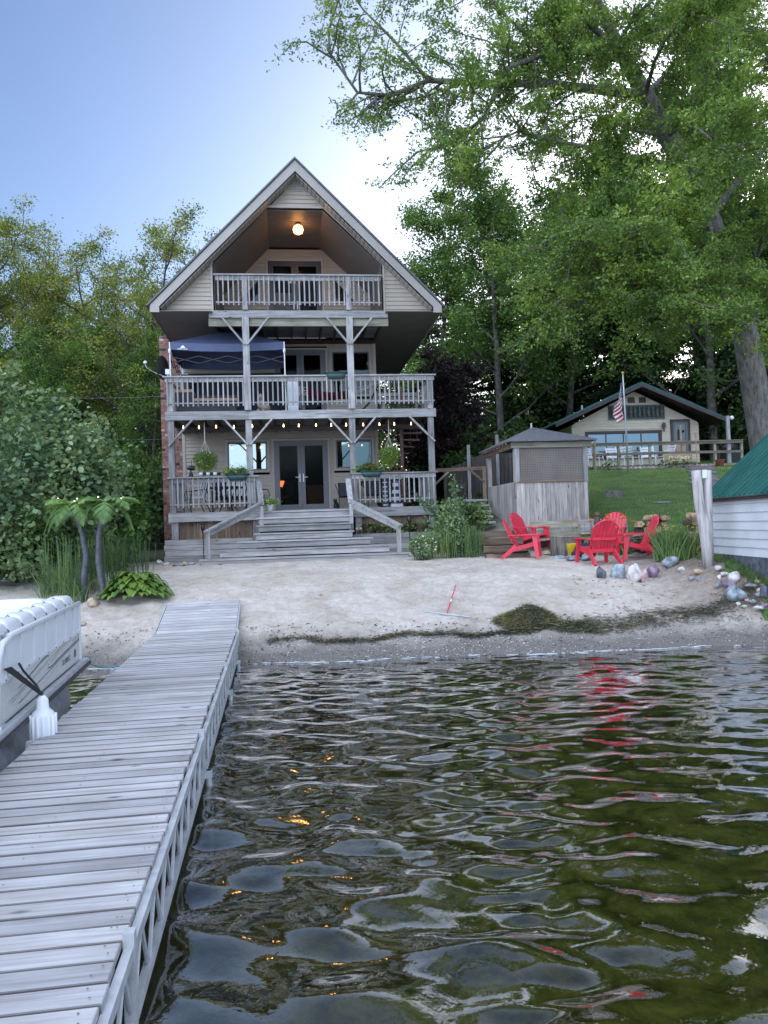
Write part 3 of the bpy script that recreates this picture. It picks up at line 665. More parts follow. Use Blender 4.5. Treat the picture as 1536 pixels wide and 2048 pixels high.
# ================================================================ TREES
def leaf_cards(C, size, rng, shape='diamond', flat=0.35, aspect=0.62):
    """C (n,3) leaf centres -> V,F of folded leaf quads"""
    n = len(C)
    N = rng.normal(0, 1, (n, 3)); N[:, 2] = np.abs(N[:, 2]) + flat; N /= np.linalg.norm(N, axis=1)[:, None]
    T = rng.normal(0, 1, (n, 3)); T -= N*(T*N).sum(1)[:, None]; T /= np.linalg.norm(T, axis=1)[:, None]
    B = np.cross(N, T); s = size*rng.uniform(0.6, 1.3, n)[:, None]
    if shape == 'diamond':
        V = np.stack([C-T*s*.5, C+B*s*.5*aspect+N*s*.06, C+T*s*.5-N*s*.08, C-B*s*.5*aspect+N*s*.06], 1).reshape(-1, 3)
        return V, np.arange(4*n).reshape(-1, 4)
    if shape == 'lobed':   # oak-like: four-pointed notch outline, 8 verts
        t = np.array([-.5, -.15, -.02, .18, .5, .18, -.02, -.15]); b = np.array([0, .42, .16, .40, 0, -.40, -.16, -.42])*aspect*1.4
        V = np.stack([C+T*s*t[i]+B*s*b[i]+N*s*(abs(b[i])*.25) for i in range(8)], 1).reshape(-1, 3)
        i = np.arange(n)[:, None]*8
        return V, np.concatenate([i+np.array([0, 1, 2, 7]), i+np.array([2, 3, 6, 7])-np.array([0, 0, 0, 0]), i+np.array([3, 4, 5, 6])], 0)[:, [0, 1, 2, 3]]
    if shape == 'oval':
        t = np.array([-.5, -.25, .15, .5, .15, -.25]); b = np.array([0, .42, .42, 0, -.42, -.42])*aspect*1.2
        V = np.stack([C+T*s*t[i]+B*s*b[i]+N*s*(abs(b[i])*.2-abs(t[i])*.15) for i in range(6)], 1).reshape(-1, 3)
        i = np.arange(n)[:, None]*6
        return V, np.concatenate([i+np.array([0, 1, 2, 3]), i+np.array([0, 3, 4, 5])], 0)
def curve_pts(p, d, L, rng, n=5, wob=0.18, up=0.0):
    pts = [Vector(p)]; d = Vector(d).normalized()
    for i in range(n):
        d = (d + Vector((rng.gauss(0, wob), rng.gauss(0, wob), rng.gauss(0, wob*.7)+up))).normalized()
        pts.append(pts[-1]+d*(L/n))
    return pts
def at_curve(pts, t):
    k = t*(len(pts)-1); i = min(int(k), len(pts)-2); return pts[i].lerp(pts[i+1], k-i), (pts[i+1]-pts[i]).normalized()
class Tree:
    def __init__(s, seed): s.r = random.Random(seed); s.nr = np.random.default_rng(seed); s.mb = MB(); s.L = []
    def leaves_round(s, pts, per, spread, jit=0.0):
        r = s.nr
        P = np.array([tuple(p) for p in pts]); n = per
        t = r.random(n)**0.8*(len(P)-1); i = np.minimum(t.astype(int), len(P)-2); f = (t-i)[:, None]
        c = P[i]*(1-f)+P[i+1]*f + r.normal(0, spread, (n, 3))*np.array([1, 1, .6])
        s.L.append(c)
    def twigs(s, pts, rad, ntw, ltw, per, spread, lo=0.3, droop=0.0, sides=3):
        for k in range(ntw):
            t = lo+(1-lo)*(k+s.r.random())/ntw; p, d = at_curve(pts, t)
            a = Vector((s.r.gauss(0, 1), s.r.gauss(0, 1), s.r.gauss(0, .6)-droop)).normalized()
            q = curve_pts(p, d*0.5+a*0.9, ltw*s.r.uniform(.6, 1.3)*(1.15-0.5*t), s.r, 3, .25, -droop*.3)
            s.mb.tube(q, [rad, rad*.7, rad*.45, rad*.2], sides, False); s.leaves_round(q, per, spread)
        s.leaves_round(pts[len(pts)//2:], per, spread)
    def finish(s, size, shape='diamond', aspect=0.62, flat=0.35):
        C = np.concatenate(s.L); return leaf_cards(C, size, s.nr, shape, flat, aspect)

def make_tree(seed, H, base, spread, nl, sub, tw, per, leafsize, lspread, trunk_r, lean=0.05, up=0.12, lmat='leaf_mid', fork=True, flatness=1.0, ltw=0.9):
    """returns (wood mesh, leaf mesh)"""
    T = Tree(seed); r = T.r
    tp = curve_pts((0, 0, -0.3), (r.gauss(0, lean), r.gauss(0, lean), 1), H*0.93, r, 9, lean, 0.05)
    T.mb.tube(tp, [trunk_r*(1.25 if i == 0 else 1)*(1-0.88*i/9) for i in range(10)], 8, False)
    for k in range(nl):
        t = base+(0.97-base)*(k+r.random()*.7)/nl; p, d = at_curve(tp, t)
        az = k*2.4+r.uniform(-.5, .5); L = spread*(1.0-0.62*((t-base)/(1-base))**1.3)*r.uniform(.75, 1.2)
        dr = Vector((math.cos(az), math.sin(az), r.uniform(.15, .75)*flatness + (t-base)*.6))
        lp = curve_pts(p, dr, L, r, 6, .16, up*r.random())
        lr = trunk_r*0.42*(1-t*.55)
        T.mb.tube(lp, [lr*(1-.8*i/6) for i in range(7)], 5, False)
        for j in range(sub):
            t2 = .25+.75*(j+r.random())/sub; p2, d2 = at_curve(lp, t2)
            a = Vector((r.gauss(0, 1), r.gauss(0, 1), r.gauss(.1, .6))).normalized()
            sp = curve_pts(p2, d2*.6+a*.8, L*.42*r.uniform(.6, 1.2), r, 4, .2, .02)
            T.mb.tube(sp, [lr*.38*(1-.75*i/4) for i in range(5)], 4, False)
            T.twigs(sp, lr*.13+.004, tw, ltw, per, lspread)
    T.leaves_round(tp[-2:], per*3, lspread*1.2)
    V, F = T.finish(leafsize)
    return T.mb.mesh('trunk', 'treebark', True), mesh_np('crown', V, F, lmat)
def plant_tree(me, x, y, label, name='broadleaf_tree', cat='tree', group=None, scale=1.0, rz=0.0, crown=None):
    z = gz(x, y); t = thing(name, label, cat, (x, y, z-.1), rz, group)
    t.scale = (scale,)*3 if not hasattr(scale, '__len__') else scale
    link('trunk', me[0], t); link('crown', crown or me[1], t); return t
def conifer(seed, H, R, lmat='needle', n=26):
    T = Tree(seed); r = T.r
    T.mb.tube([(0, 0, -.3), (0.05, 0, H*.5), (0, 0.05, H)], [0.22, .15, .02], 7, False)
    for k in range(n*5):
        t = (k+r.random())/(n*5); z = H*(.08+.9*t); L = R*(1-t)**.75*r.uniform(.7, 1.15)+.2; az = k*2.39996
        q = curve_pts((0, 0, z), (math.cos(az), math.sin(az), .1-.25*(1-t)), L, r, 4, .08, -.03)
        T.mb.tube(q, [.03, .02, .015, .01, .004], 3, False)
        P = np.array([tuple(p) for p in q]); m = int(30+150*L); tt = T.nr.random(m)*(len(P)-1); i = np.minimum(tt.astype(int), len(P)-2); f = (tt-i)[:, None]
        c = P[i]*(1-f)+P[i+1]*f; sidew = .34*L*(1-np.abs(tt/(len(P)-1)-.35))
        dd = np.array([-math.sin(az), math.cos(az), 0]); u_ = T.nr.uniform(-1, 1, m)
        c = c+dd[None]*(u_*sidew)[:, None]+np.array([0, 0, -1])[None]*(np.abs(u_)*.12+T.nr.random(m)*.12)[:, None]; T.L.append(c)
    V, F = T.finish(.20, 'diamond', .35, .6)
    return T.mb.mesh('trunk', 'treebark', True), mesh_np('crown', V, F, lmat)
airy = [make_tree(100+i, 16.5, .30, 6.2, 15, 8, 6, 24, .13, .22, .26, .06, .14, 'leaf_light') for i in range(3)]
mids = [make_tree(200+i, 15.0, .15, 4.8, 18, 8, 6, 26, .16, .26, .2, .05, .1, 'leaf_mid') for i in range(3)]
dks = [make_tree(300+i, 14.0, .08, 4.6, 18, 8, 6, 26, .20, .30, .2, .05, .08, 'leaf_dark') for i in range(2)]
con = [conifer(400+i, 15, 3.2) for i in range(2)]
purp = make_tree(500, 5.2, .06, 2.0, 18, 6, 5, 26, .11, .14, .08, .05, .12, 'leaf_purple', ltw=.5)

WG = 'trees of the wood behind the left bank'
lt = [(-20.5, 31, 0, .86, 'broad crooked tree at the far left edge of the photo with dark forked limbs'),
      (-15.2, 33, 1, .87, 'tall thin leaved tree left of the house with yellow evening light painted into its leaves'),
      (-10.6, 32, 2, .80, 'tree nearest the left roof slope, bare twigs sticking out of its top')]
for x, y, i, s, lb in lt: plant_tree(airy[i], x, y, lb, 'oak_tree', scale=s, rz=i*2.1+.7)
for k, (x, y) in enumerate([(-24, 38), (-18, 41), (-13, 39), (-8.5, 40), (-22, 48), (-15, 50), (-9, 49), (-28, 44), (-5, 52), (-19, 36.5)]):
    plant_tree(airy[k % 3], x, y, 'slender light green tree standing deeper in the left wood', 'oak_tree', group=WG, scale=rnd.uniform(.84, .92), rz=k*1.3)
for k, (x, y, s) in enumerate([(-12.5, 28.5, .55), (-9.0, 29.5, .52), (-15.5, 29.5, .55), (-19, 28, .5), (-6.6, 34, .62), (-11, 35, .7), (-16, 36, .72), (-22, 33, .7), (-13, 31, .62)]):
    plant_tree(mids[k % 3], x, y, 'young leafy maple filling the shade below the tall left trees', 'maple_tree', group='understorey maples on the left', scale=s, rz=k*1.9)
for k, (x, y, s) in enumerate([(-14.5, 47, 1), (-21, 54, 1), (-9, 56, 1), (-27, 52, 1), (-3, 58, 1)]):
    plant_tree(dks[k % 2], x, y, 'dark green tree far back in the left wood', 'maple_tree', group='far dark trees on the left', scale=s*rnd.uniform(.75, .85), rz=k)
# right: wood behind the cottage
plant_tree(mids[0], 5.6, 36, 'slim maple with one straight dark trunk left of the cottage', 'maple_tree', scale=1.0, rz=.4)
plant_tree(mids[1], 3.0, 41, 'pale green tree showing beside the right roof slope of the house', 'maple_tree', scale=1.0, rz=2.0)
plant_tree(mids[2], 9.2, 38, 'leafy maple rising just behind the ridge of the cottage', 'maple_tree', scale=1.0, rz=1.1)
for k, (x, y, s) in enumerate([(13, 42, 1.1), (17.5, 37, 1.05), (21, 44, 1.15), (7.5, 46, 1.05), (25, 38, 1.1), (12, 52, 1.15), (1.5, 52, .95), (19, 55, 1.2), (28, 50, 1.2), (15, 34.5, 1.15), (20, 33, 1.2)]):
    plant_tree(mids[k % 3] if k % 2 else dks[k % 2], x, y, 'full green tree in the dark wood behind the cottage', 'maple_tree', group='wood behind the cottage', scale=s, rz=k*1.7)
for k, (x, y, s) in enumerate([(8.6, 41, .8), (11.8, 37.5, .85), (14.2, 39.5, .9), (16.8, 36.5, .85), (19.5, 38.5, .9), (6.6, 42, .8), (22.5, 36, .8), (10.2, 44, 1.0), (4.4, 45, .8)]):
    plant_tree(con[k % 2], x, y, 'dark hemlock with drooping boughs behind the cottage roof', 'hemlock_tree', group='hemlocks behind the cottage', scale=s, rz=k)
plant_tree(purp, 2.75, 27.5, 'rounded dark purple leaved tree right of the house', 'purple_leaf_tree', scale=(1.0, 1.0, .98))
plant_tree(purp, 1.5, 29.5, 'taller dark purple leaved tree half hidden by the deck corner', 'purple_leaf_tree', scale=(1.0, 1.0, 1.25), rz=2)
# two bare trunks near the cottage
t = thing('pine_tree', 'mottled grey trunk rising behind the right end of the cottage roof', 'tree', (16.2, 38, gz(16.2, 38)))
MB().tube([(0, 0, -.3), (-.15, 0, 5), (-.5, 0, 10), (-.7, 0, 15)], [.42, .34, .26, .15], 12).build('trunk', 'oakbark', t, True)
link('crown', airy[0][1], t)

# ---- the big oak ----------------------------------------------------
oak = thing('oak_tree', 'huge oak with a mottled trunk overhanging the right side of the photo', 'tree', (0, 0, 0))
def W(lst): return [PX(a, b, y) for a, b, y in lst]
T = Tree(77)
trunk = W([(1545, 990, 22), (1530, 900, 22), (1513, 800, 21.9), (1497, 700, 21.7), (1483, 640, 21.6), (1448, 530, 21.3), (1418, 440, 21), (1385, 360, 20.7), (1335, 270, 20.3), (1290, 190, 20), (1235, 90, 19.6), (1195, 5, 19.3), (1150, -120, 19)])
trunk[0].z = gz(trunk[0].x, 22)-.3
T.mb.tube(trunk, [.48, .40, .37, .355, .34, .32, .30, .28, .26, .22, .17, .12, .05], 14, False)
limbs = [
 (W([(1290, 190, 20), (1192, 179, 19.6), (1097, 167, 19.2), (1002, 167, 18.9), (918, 164, 18.6), (858, 161, 18.4), (781, 191, 18.1), (715, 185, 17.9), (655, 100, 17.7)]), .16),
 (W([(858, 161, 18.4), (787, 80, 18.2), (727, 20, 18), (690, -30, 17.9)]), .06),
 (W([(1290, 190, 20), (1246, 119, 19.7), (1157, 101, 19.3), (1097, 104, 18.9), (1013, 137, 18.4), (966, 238, 18), (900, 290, 17.7), (850, 300, 17.5)]), .14),
 (W([(1385, 345, 20.7), (1306, 322, 20.2), (1246, 322, 19.8), (1192, 298, 19.4), (1133, 286, 19), (1037, 262, 18.6), (960, 300, 18.3)]), .13),
 (W([(1306, 322, 20.2), (1252, 358, 19.6), (1216, 385, 19.3), (1150, 450, 18.9), (1060, 500, 18.6)]), .08),
 (W([(1097, 104, 18.9), (1020, 40, 18.7), (960, -20, 18.5), (900, -60, 18.4)]), .07),
 (W([(1235, 90, 19.6), (1130, 20, 19.0), (1050, -60, 18.7)]), .09),
 (W([(1335, 270, 20.3), (1400, 180, 20), (1450, 90, 19.7), (1480, -30, 19.5)]), .14),
 (W([(1418, 440, 21), (1500, 330, 20.5), (1580, 240, 20)]), .16),
 (W([(1448, 530, 21.3), (1380, 500, 20.3), (1290, 520, 19.3), (1200, 560, 18.6), (1130, 590, 18.2)]), .10),
 (W([(1448, 530, 21.3), (1400, 590, 20), (1340, 640, 19), (1290, 690, 18.4)]), .07),
 (W([(1478, 640, 21.6), (1500, 590, 20.0), (1520, 610, 18.6), (1500, 660, 17.6)]), .07),
 (W([(1418, 440, 21), (1430, 500, 19.3), (1410, 560, 18.0), (1380, 600, 17.2)]), .07),
 (W([(1385, 360, 20.7), (1290, 420, 19.5), (1200, 450, 18.6), (1120, 520, 18)]), .08),
 (W([(1385, 360, 20.7), (1340, 400, 19), (1300, 440, 17.6), (1260, 470, 16.8)]), .08),
 (W([(1335, 270, 20.3), (1370, 250, 18.8), (1400, 260, 17.4), (1450, 300, 16.4)]), .08),
 (W([(1290, 190, 20), (1310, 120, 18.6), (1340, 60, 17.6), (1390, 20, 16.8)]), .08),
 (W([(1503, 560, 21.5), (1530, 450, 20), (1560, 400, 18.6)]), .08),
 (W([(1246, 119, 19.7), (1200, 60, 21), (1140, 40, 22.5), (1100, 60, 23.5)]), .07),
 (W([(1235, 90, 19.6), (1330, 40, 21), (1430, -20, 22), (1500, -80, 23)]), .10),
 (W([(1335, 270, 20.3), (1420, 210, 21.8), (1500, 140, 23), (1580, 90, 24)]), .12),
 (W([(1290, 190, 20), (1350, 130, 21.5), (1420, 100, 22.5), (1500, 40, 23.5)]), .09),
 (W([(1235, 90, 19.6), (1270, 30, 18.6), (1330, -20, 17.8), (1400, -60, 17)]), .07),
 (W([(1385, 360, 20.7), (1320, 380, 22.3), (1240, 400, 23.6), (1160, 420, 24.5)]), .09),
 (W([(1335, 270, 20.3), (1270, 260, 22), (1190, 230, 23.4), (1100, 250, 24.3)]), .08),
]
rr = T.r
for lp, lr in limbs:
    n = len(lp); T.mb.tube(lp, [lr*.82*(1-.84*i/(n-1)) for i in range(n)], 7, False)
    L = sum((lp[i+1]-lp[i]).length for i in range(n-1)); m = int(L*4.3)
    for j in range(m):
        t2 = .12+.88*(j+rr.random())/m; p2, d2 = at_curve(lp, t2)
        a = Vector((rr.gauss(0, 1), rr.gauss(0, 1), rr.gauss(-.05, .8))).normalized()
        sl = rr.uniform(.9, 2.3)
        sp = curve_pts(p2, d2*.7+a*.9, sl, rr, 4, .22, -.03)
        if min(q.z for q in sp) < 6.2 and sp[-1].x < 9.5: continue
        T.mb.tube(sp, [lr*.17*(1-.75*i/4)+.005 for i in range(5)], 4, False)
        # the crown is thin and twiggy towards its left tip, thick on the right
        sx = sp[-1].x; dn = float(np.interp(sx, [-1.5, .5, 2.0, 4.5, 7], [18, 26, 36, 52, 58]))
        T.twigs(sp, .006, 10, .62, max(3, int(dn*.85)), .085, .12, .12)
V, F = T.finish(.082, 'lobed', .5, .3)
T.mb.build('trunk', 'oakbark', oak, True); link('crown', mesh_np('crown', V, F, 'leaf_oak'), oak)
print('OAK leaves', len(F), 'wood', len(T.mb.f))

# ================================================================ LAKE HOUSE
HO = Vector((-5.801, 20.6, 0.0)); HYAW = math.atan(0.12)
house = thing('lake_house', 'tall tan gabled lake house with three wooden decks and a brick chimney', 'house', HO, HYAW)
def H(x, y, z):  # house coordinates -> world
    c, s_ = math.cos(HYAW), math.sin(HYAW)
    return Vector((HO.x + x*c - y*s_, HO.y + x*s_ + y*c, z))

def clap(parent, y, z0, z1, region, openings, step=0.112, mat='siding', name='siding_board', dep=0.032, out=-1, other=None):
    """lap siding: each course its own wedge-shaped board, cut to region(z)->(xa,xb) and round openings (xa,xb,za,zb)"""
    z = z0
    while z < z1-0.02:
        zt = min(z+step, z1)
        for (a0, b0), (a1, b1) in [(region(z+.001), region(zt-.001))]:
            if max(b0, b1)-min(a0, a1) < 0.03: continue
            spans = [(a0, a1, b0, b1)]
            for (ox0, ox1, oz0, oz1) in openings:
                if oz1 <= z+.03 or oz0 >= zt-.03: continue
                ns = []
                for (p0, p1, q0, q1) in spans:
                    if ox1 <= min(p0, p1) or ox0 >= max(q0, q1): ns.append((p0, p1, q0, q1)); continue
                    if min(p0, p1) < ox0: ns.append((p0, p1, ox0, ox0))
                    if max(q0, q1) > ox1: ns.append((ox1, ox1, q0, q1))
                spans = ns
            for (p0, p1, q0, q1) in spans:
                if max(q0-p0, q1-p1) < 0.03: continue
                p1_, q1_ = (p1, q1) if q1 > p1 else ((p1+q1)/2, (p1+q1)/2+.002)
                V = [(p0, y+out*dep, z), (q0, y+out*dep, z), (q1_, y+out*.006, zt), (p1_, y+out*.006, zt),
                     (p0, y, z), (q0, y, z), (q1_, y, zt), (p1_, y, zt)]
                if other: V = [other(*v) for v in V]
                mb = MB(); mb.poly(V, [(0, 1, 2, 3), (7, 6, 5, 4), (4, 5, 1, 0), (3, 2, 6, 7), (4, 0, 3, 7), (1, 5, 6, 2)])
                mb.build(name, mat, parent)
        z = zt
def frame_rect(x0, x1, z0, z1, y, w, d, mb=None):
    mb = mb or MB()
    mb.box(x0, y-d, z0, x0+w, y, z1); mb.box(x1-w, y-d, z0, x1, y, z1)
    mb.box(x0+w, y-d, z1-w, x1-w, y, z1); mb.box(x0+w, y-d, z0, x1-w, y, z0+w); return mb
def window(parent, x0, x1, z0, z1, y, glass='glass_bright', split=1, frame='dframe', trim='trim', tw=0.07, name='window'):
    w = frame_rect(x0-tw, x1+tw, z0-tw, z1+tw, y-.022, tw, 0.025).build(name, trim, parent)
    frame_rect(x0, x1, z0, z1, y, .045, .035).build('frame', frame, w)
    n = split; ww = (x1-x0-.09)/n
    for i in range(n):
        xa = x0+.045+i*ww
        if i: MB().box(xa-.022, y-.034, z0+.045, xa+.022, y, z1-.045).build('mullion', frame, w)
        xb = xa+ww
        MB().box(xa+(.022 if i else 0), y-.012, z0+.045, xb-(.022 if i < n-1 else 0), y-.006, z1-.045).build('pane', glass, w)
    return w
def french_door(parent, x0, x1, z0, z1, y, frame='dframe', glass='glass_dark', hz=1.0, name='french_door'):
    d = frame_rect(x0-.06, x1+.06, z0-.05, z1+.06, y-.022, .06, .03).build(name, 'trim', parent)
    frame_rect(x0, x1, z0, z1, y, .06, .05).build('frame', frame, d)
    xm = (x0+x1)/2
    for a, b in ((x0+.06, xm-.004), (xm+.004, x1-.06)):
        frame_rect(a, b, z0+.06, z1-.06, y-.012, .11, .04).build('door_leaf', frame, d)
        MB().box(a+.11, y-.03, z0+.17, b-.11, y-.024, z1-.17).build('pane', glass, d)
    for s_ in (-1, 1):
        m = MB(); m.box(xm+s_*.055-.018, y-.062, z0+hz-.13, xm+s_*.055+.018, y-.052, z0+hz+.13)
        m.beam((xm+s_*.055, y-.085, z0+hz+.02), (xm+s_*.19, y-.085, z0+hz+.02), .02, .02); m.box(xm+s_*.055-.01, y-.09, z0+hz+.01, xm+s_*.055+.01, y-.055, z0+hz+.03)
        m.build('handle', 'whitemark' if True else 'steel', d)
    return d
# shell walls behind the siding (back, sides, floors)
sh = MB(); sh.box(0.0, 3.0+.002, 1.0, .02, 9, 7.9); sh.box(6.06, 3.002, 1.0, 6.08, 9, 7.9); sh.box(0, 9, 1.0, 6.08, 9.1, 7.9)
sh.build('side_wall', 'siding', house)
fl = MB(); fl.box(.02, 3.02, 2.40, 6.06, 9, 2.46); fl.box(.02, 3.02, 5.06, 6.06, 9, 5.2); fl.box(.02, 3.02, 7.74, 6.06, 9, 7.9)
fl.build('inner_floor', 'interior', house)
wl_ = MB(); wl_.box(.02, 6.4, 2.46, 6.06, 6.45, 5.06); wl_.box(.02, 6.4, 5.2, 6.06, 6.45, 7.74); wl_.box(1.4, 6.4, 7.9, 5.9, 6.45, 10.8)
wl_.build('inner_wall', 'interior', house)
R1 = lambda z: (0.09, 6.0)
D1 = (2.73, 4.54, 2.0, 4.80); W1 = (1.30, 2.65, 3.76, 4.80); W2 = (4.66, 5.95, 3.76, 4.80)
clap(house, 3.0, 2.46, 5.06, R1, [D1, W1, W2])
D2 = (2.84, 4.55, 5.2, 7.65); W3 = (4.62, 5.95, 6.1, 7.6)
clap(house, 3.0, 5.24, 7.78, R1, [D2, W3])
for a, b in ((-.0, .09), (6.0, 6.09)):
    board('corner_trim', 'trim', house, a, b, 2.96, 3.0, 2.46, 5.06); board('corner_trim', 'trim', house, a, b, 2.96, 3.0, 5.24, 7.8)
window(house, 1.37, 2.58, 3.83, 4.73, 3.0, split=2); window(house, 4.73, 5.88, 3.83, 4.73, 3.0, split=2)
french_door(house, 2.79, 4.48, 2.56, 4.74, 3.0)
french_door(house, 2.90, 4.49, 5.28, 7.59, 3.0, glass='glass_dark')
window(house, 4.69, 5.88, 6.17, 7.53, 3.0, 'glass_mid', 1)
# third floor back wall inside the recess
def octo(z):
    if z < 9.32: return (1.38, 5.98)
    return (1.38+(z-9.32)*.97, 5.98-(z-9.32)*.97)
D3 = (2.71, 4.51, 7.9, 10.46)
TW = [(1.78, 2.50, 9.18, 9.3), (2.0, 2.5, 9.3, 9.62), (2.25, 2.5, 9.62, 9.9), (4.82, 5.54, 9.18, 9.3), (4.82, 5.3, 9.3, 9.62), (4.82, 5.05, 9.62, 9.9)]
clap(house, 3.0, 7.98, 10.8, octo, [D3])
french_door(house, 2.77, 4.45, 8.0, 10.40, 3.0, 'navyframe')
MB().box(3.72, 2.935, 8.2, 3.74, 2.94, 9.6).build('curtain', 'whiteplastic', house)
for sx in (1, -1):
    X = lambda x: x if sx == 1 else 7.36-x
    pts = [(X(1.70), 9.06), (X(2.56), 9.06), (X(2.56), 9.98)]
    w = MB().prism(pts, 2.962, 2.985).build('triangular_window', 'trim', house)
    MB().prism([(X(1.88), 9.13), (X(2.49), 9.13), (X(2.49), 9.80)], 2.952, 2.96).build('pane', 'glass_mid', w)
MB().prism([(2.85+.05, 8.2), (3.5, 8.2), (3.5, 9.4), (2.9, 9.4)], 2.99, 2.995).build('door_blind', 'whiteplastic', house)

# recess lining: vertical ribs, each panel strip its own board
lin = []
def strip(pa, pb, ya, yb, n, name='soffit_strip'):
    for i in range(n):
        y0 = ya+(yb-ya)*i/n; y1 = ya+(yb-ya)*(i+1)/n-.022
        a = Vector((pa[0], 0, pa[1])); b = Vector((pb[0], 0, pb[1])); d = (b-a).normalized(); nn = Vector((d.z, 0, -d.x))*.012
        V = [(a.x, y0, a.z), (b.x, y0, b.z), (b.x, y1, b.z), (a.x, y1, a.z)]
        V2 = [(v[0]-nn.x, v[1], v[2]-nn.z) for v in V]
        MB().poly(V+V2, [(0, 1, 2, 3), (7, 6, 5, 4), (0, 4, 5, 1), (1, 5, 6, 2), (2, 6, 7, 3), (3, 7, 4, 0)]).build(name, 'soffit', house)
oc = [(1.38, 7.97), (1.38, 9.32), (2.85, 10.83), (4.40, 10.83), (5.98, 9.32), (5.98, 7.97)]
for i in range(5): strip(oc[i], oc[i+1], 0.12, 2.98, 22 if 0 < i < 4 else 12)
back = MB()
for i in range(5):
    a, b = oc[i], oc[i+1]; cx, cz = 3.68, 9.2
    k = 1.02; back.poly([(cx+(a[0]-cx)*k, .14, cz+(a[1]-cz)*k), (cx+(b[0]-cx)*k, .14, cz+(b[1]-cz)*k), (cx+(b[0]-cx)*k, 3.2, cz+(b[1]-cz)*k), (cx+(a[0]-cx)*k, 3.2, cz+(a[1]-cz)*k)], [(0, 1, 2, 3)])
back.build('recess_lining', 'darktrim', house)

# gable siding courses (left, right and above the opening)
def gable(z): s_ = z-7.94; return (-.05+s_, 7.42-s_)
def gl(z):
    a, b = gable(z)
    if z < 9.32: return (a, 1.31)
    return (a, min(1.31+(z-9.30)*.97, 3.6))
def gr(z):
    a, b = gable(z)
    if z < 9.32: return (6.05, b)
    return (max(6.05-(z-9.30)*.97, 3.7), b)
clap(house, .10, 7.94, 10.86, gl, [], .118); clap(house, .10, 7.94, 10.86, gr, [], .118)
clap(house, .10, 10.90, 11.62, gable, [(3.2, 4.12, 11.36, 11.9)], .118)
trimp = [(1.31, 7.94), (1.31, 9.35), (2.82, 10.90), (4.43, 10.90), (6.05, 9.35), (6.05, 7.94)]
for i in range(5):
    a, b = trimp[i], trimp[i+1]
    MB().beam((a[0], .075, a[1]), (b[0], .075, b[1]), .05, .06, up=(0, -1, 0)).build('opening_trim', 'trim', house)
MB().box(-.05, .06, 7.90, 1.33, .12, 7.94).build('bottom_trim', 'trim', house); MB().box(6.03, .06, 7.90, 7.42, .12, 7.94).build('bottom_trim', 'trim', house)
v = MB().prism([(3.20, 11.36), (4.12, 11.36), (3.66, 11.78)], .06, .10).build('gable_vent', 'trim', house)
for i in range(4):
    z = 11.41+i*.07; hw = .31-i*.07; MB().beam((3.66-hw, .045, z), (3.66+hw, .045, z), .012, .045, up=(0, .5, 1)).build('louvre', 'fascia', v)
# rake fascia, roof slopes, rake soffit strips
for sx in (1, -1):
    X = lambda x: x if sx == 1 else 7.32-x
    MB().prism([(X(-.28), 7.86), (X(-.05), 7.86), (X(-.05), 8.02), (X(3.66), 11.74), (X(3.66), 12.04), (X(-.28), 8.06)], -.32, -.29).build('fascia_board', 'fascia', house)
    MB().prism([(X(-.34), 8.03), (X(3.66), 12.06), (X(3.66), 12.12), (X(-.40), 8.03)], -.36, 9.4).build('roof_slope', 'shingle', house)
    MB().prism([(X(-.28), 8.05), (X(3.66), 12.03), (X(3.66), 11.95), (X(-.2), 8.05)], .2, 9.3).build('roof_deck', 'soffit', house)
    n = 34
    for i in range(n):
        t0 = i/n; t1 = (i+1)/n-.004
        a = Vector((X(-.02+3.68*t0), 0, 7.98+3.70*t0)); b = Vector((X(-.02+3.68*t1), 0, 7.98+3.70*t1))
        V = [(a.x, -.29, a.z), (b.x, -.29, b.z), (b.x, .11, b.z), (a.x, .11, a.z)]; V2 = [(q[0], q[1], q[2]+.015) for q in V]
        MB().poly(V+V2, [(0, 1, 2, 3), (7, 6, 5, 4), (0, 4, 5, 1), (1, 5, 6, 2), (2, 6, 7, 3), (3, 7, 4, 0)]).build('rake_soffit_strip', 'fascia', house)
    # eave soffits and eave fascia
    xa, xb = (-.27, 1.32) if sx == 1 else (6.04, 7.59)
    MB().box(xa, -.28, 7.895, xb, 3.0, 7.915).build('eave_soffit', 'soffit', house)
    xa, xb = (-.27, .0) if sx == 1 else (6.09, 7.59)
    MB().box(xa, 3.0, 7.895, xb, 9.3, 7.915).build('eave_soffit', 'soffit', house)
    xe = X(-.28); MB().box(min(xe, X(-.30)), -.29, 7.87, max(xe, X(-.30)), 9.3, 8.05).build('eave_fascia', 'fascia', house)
MB().prism([(1.32, 7.7), (6.0, 7.7), (6.0, 10.9), (1.32, 10.9)], 9.2, 9.3).build('rear_wall', 'siding', house)

# decks ----------------------------------------------------------------
def deck(z, x0, x1, y1, rim_h, rim_mat='grey_', y0=0.0, splits=()):
    n = int((y1-y0)/.145)
    for i in range(n): board('deck_board', 'grey_', house, x0, x1, y0+i*.145, y0+i*.145+.139, z-.035, z, 0)
    xs_ = [x0]+list(splits)+[x1]
    for a, b in zip(xs_[:-1], xs_[1:]): board('rim_board', rim_mat, house, a, b-.004, y0-.05, y0-.008, z-.04-rim_h, z-.037)
    k = int((x1-x0)/.41)
    for i in range(k+1):
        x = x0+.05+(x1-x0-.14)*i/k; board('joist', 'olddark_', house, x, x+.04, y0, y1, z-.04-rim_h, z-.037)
deck(2.50, 0.0, 2.52, 2.96, .21); deck(2.50, 4.97, 7.37, 2.96, .21)
n = 20
for i in range(n): board('deck_board', 'grey_', house, 2.525, 4.965, i*.145, i*.145+.139, 2.465, 2.50)
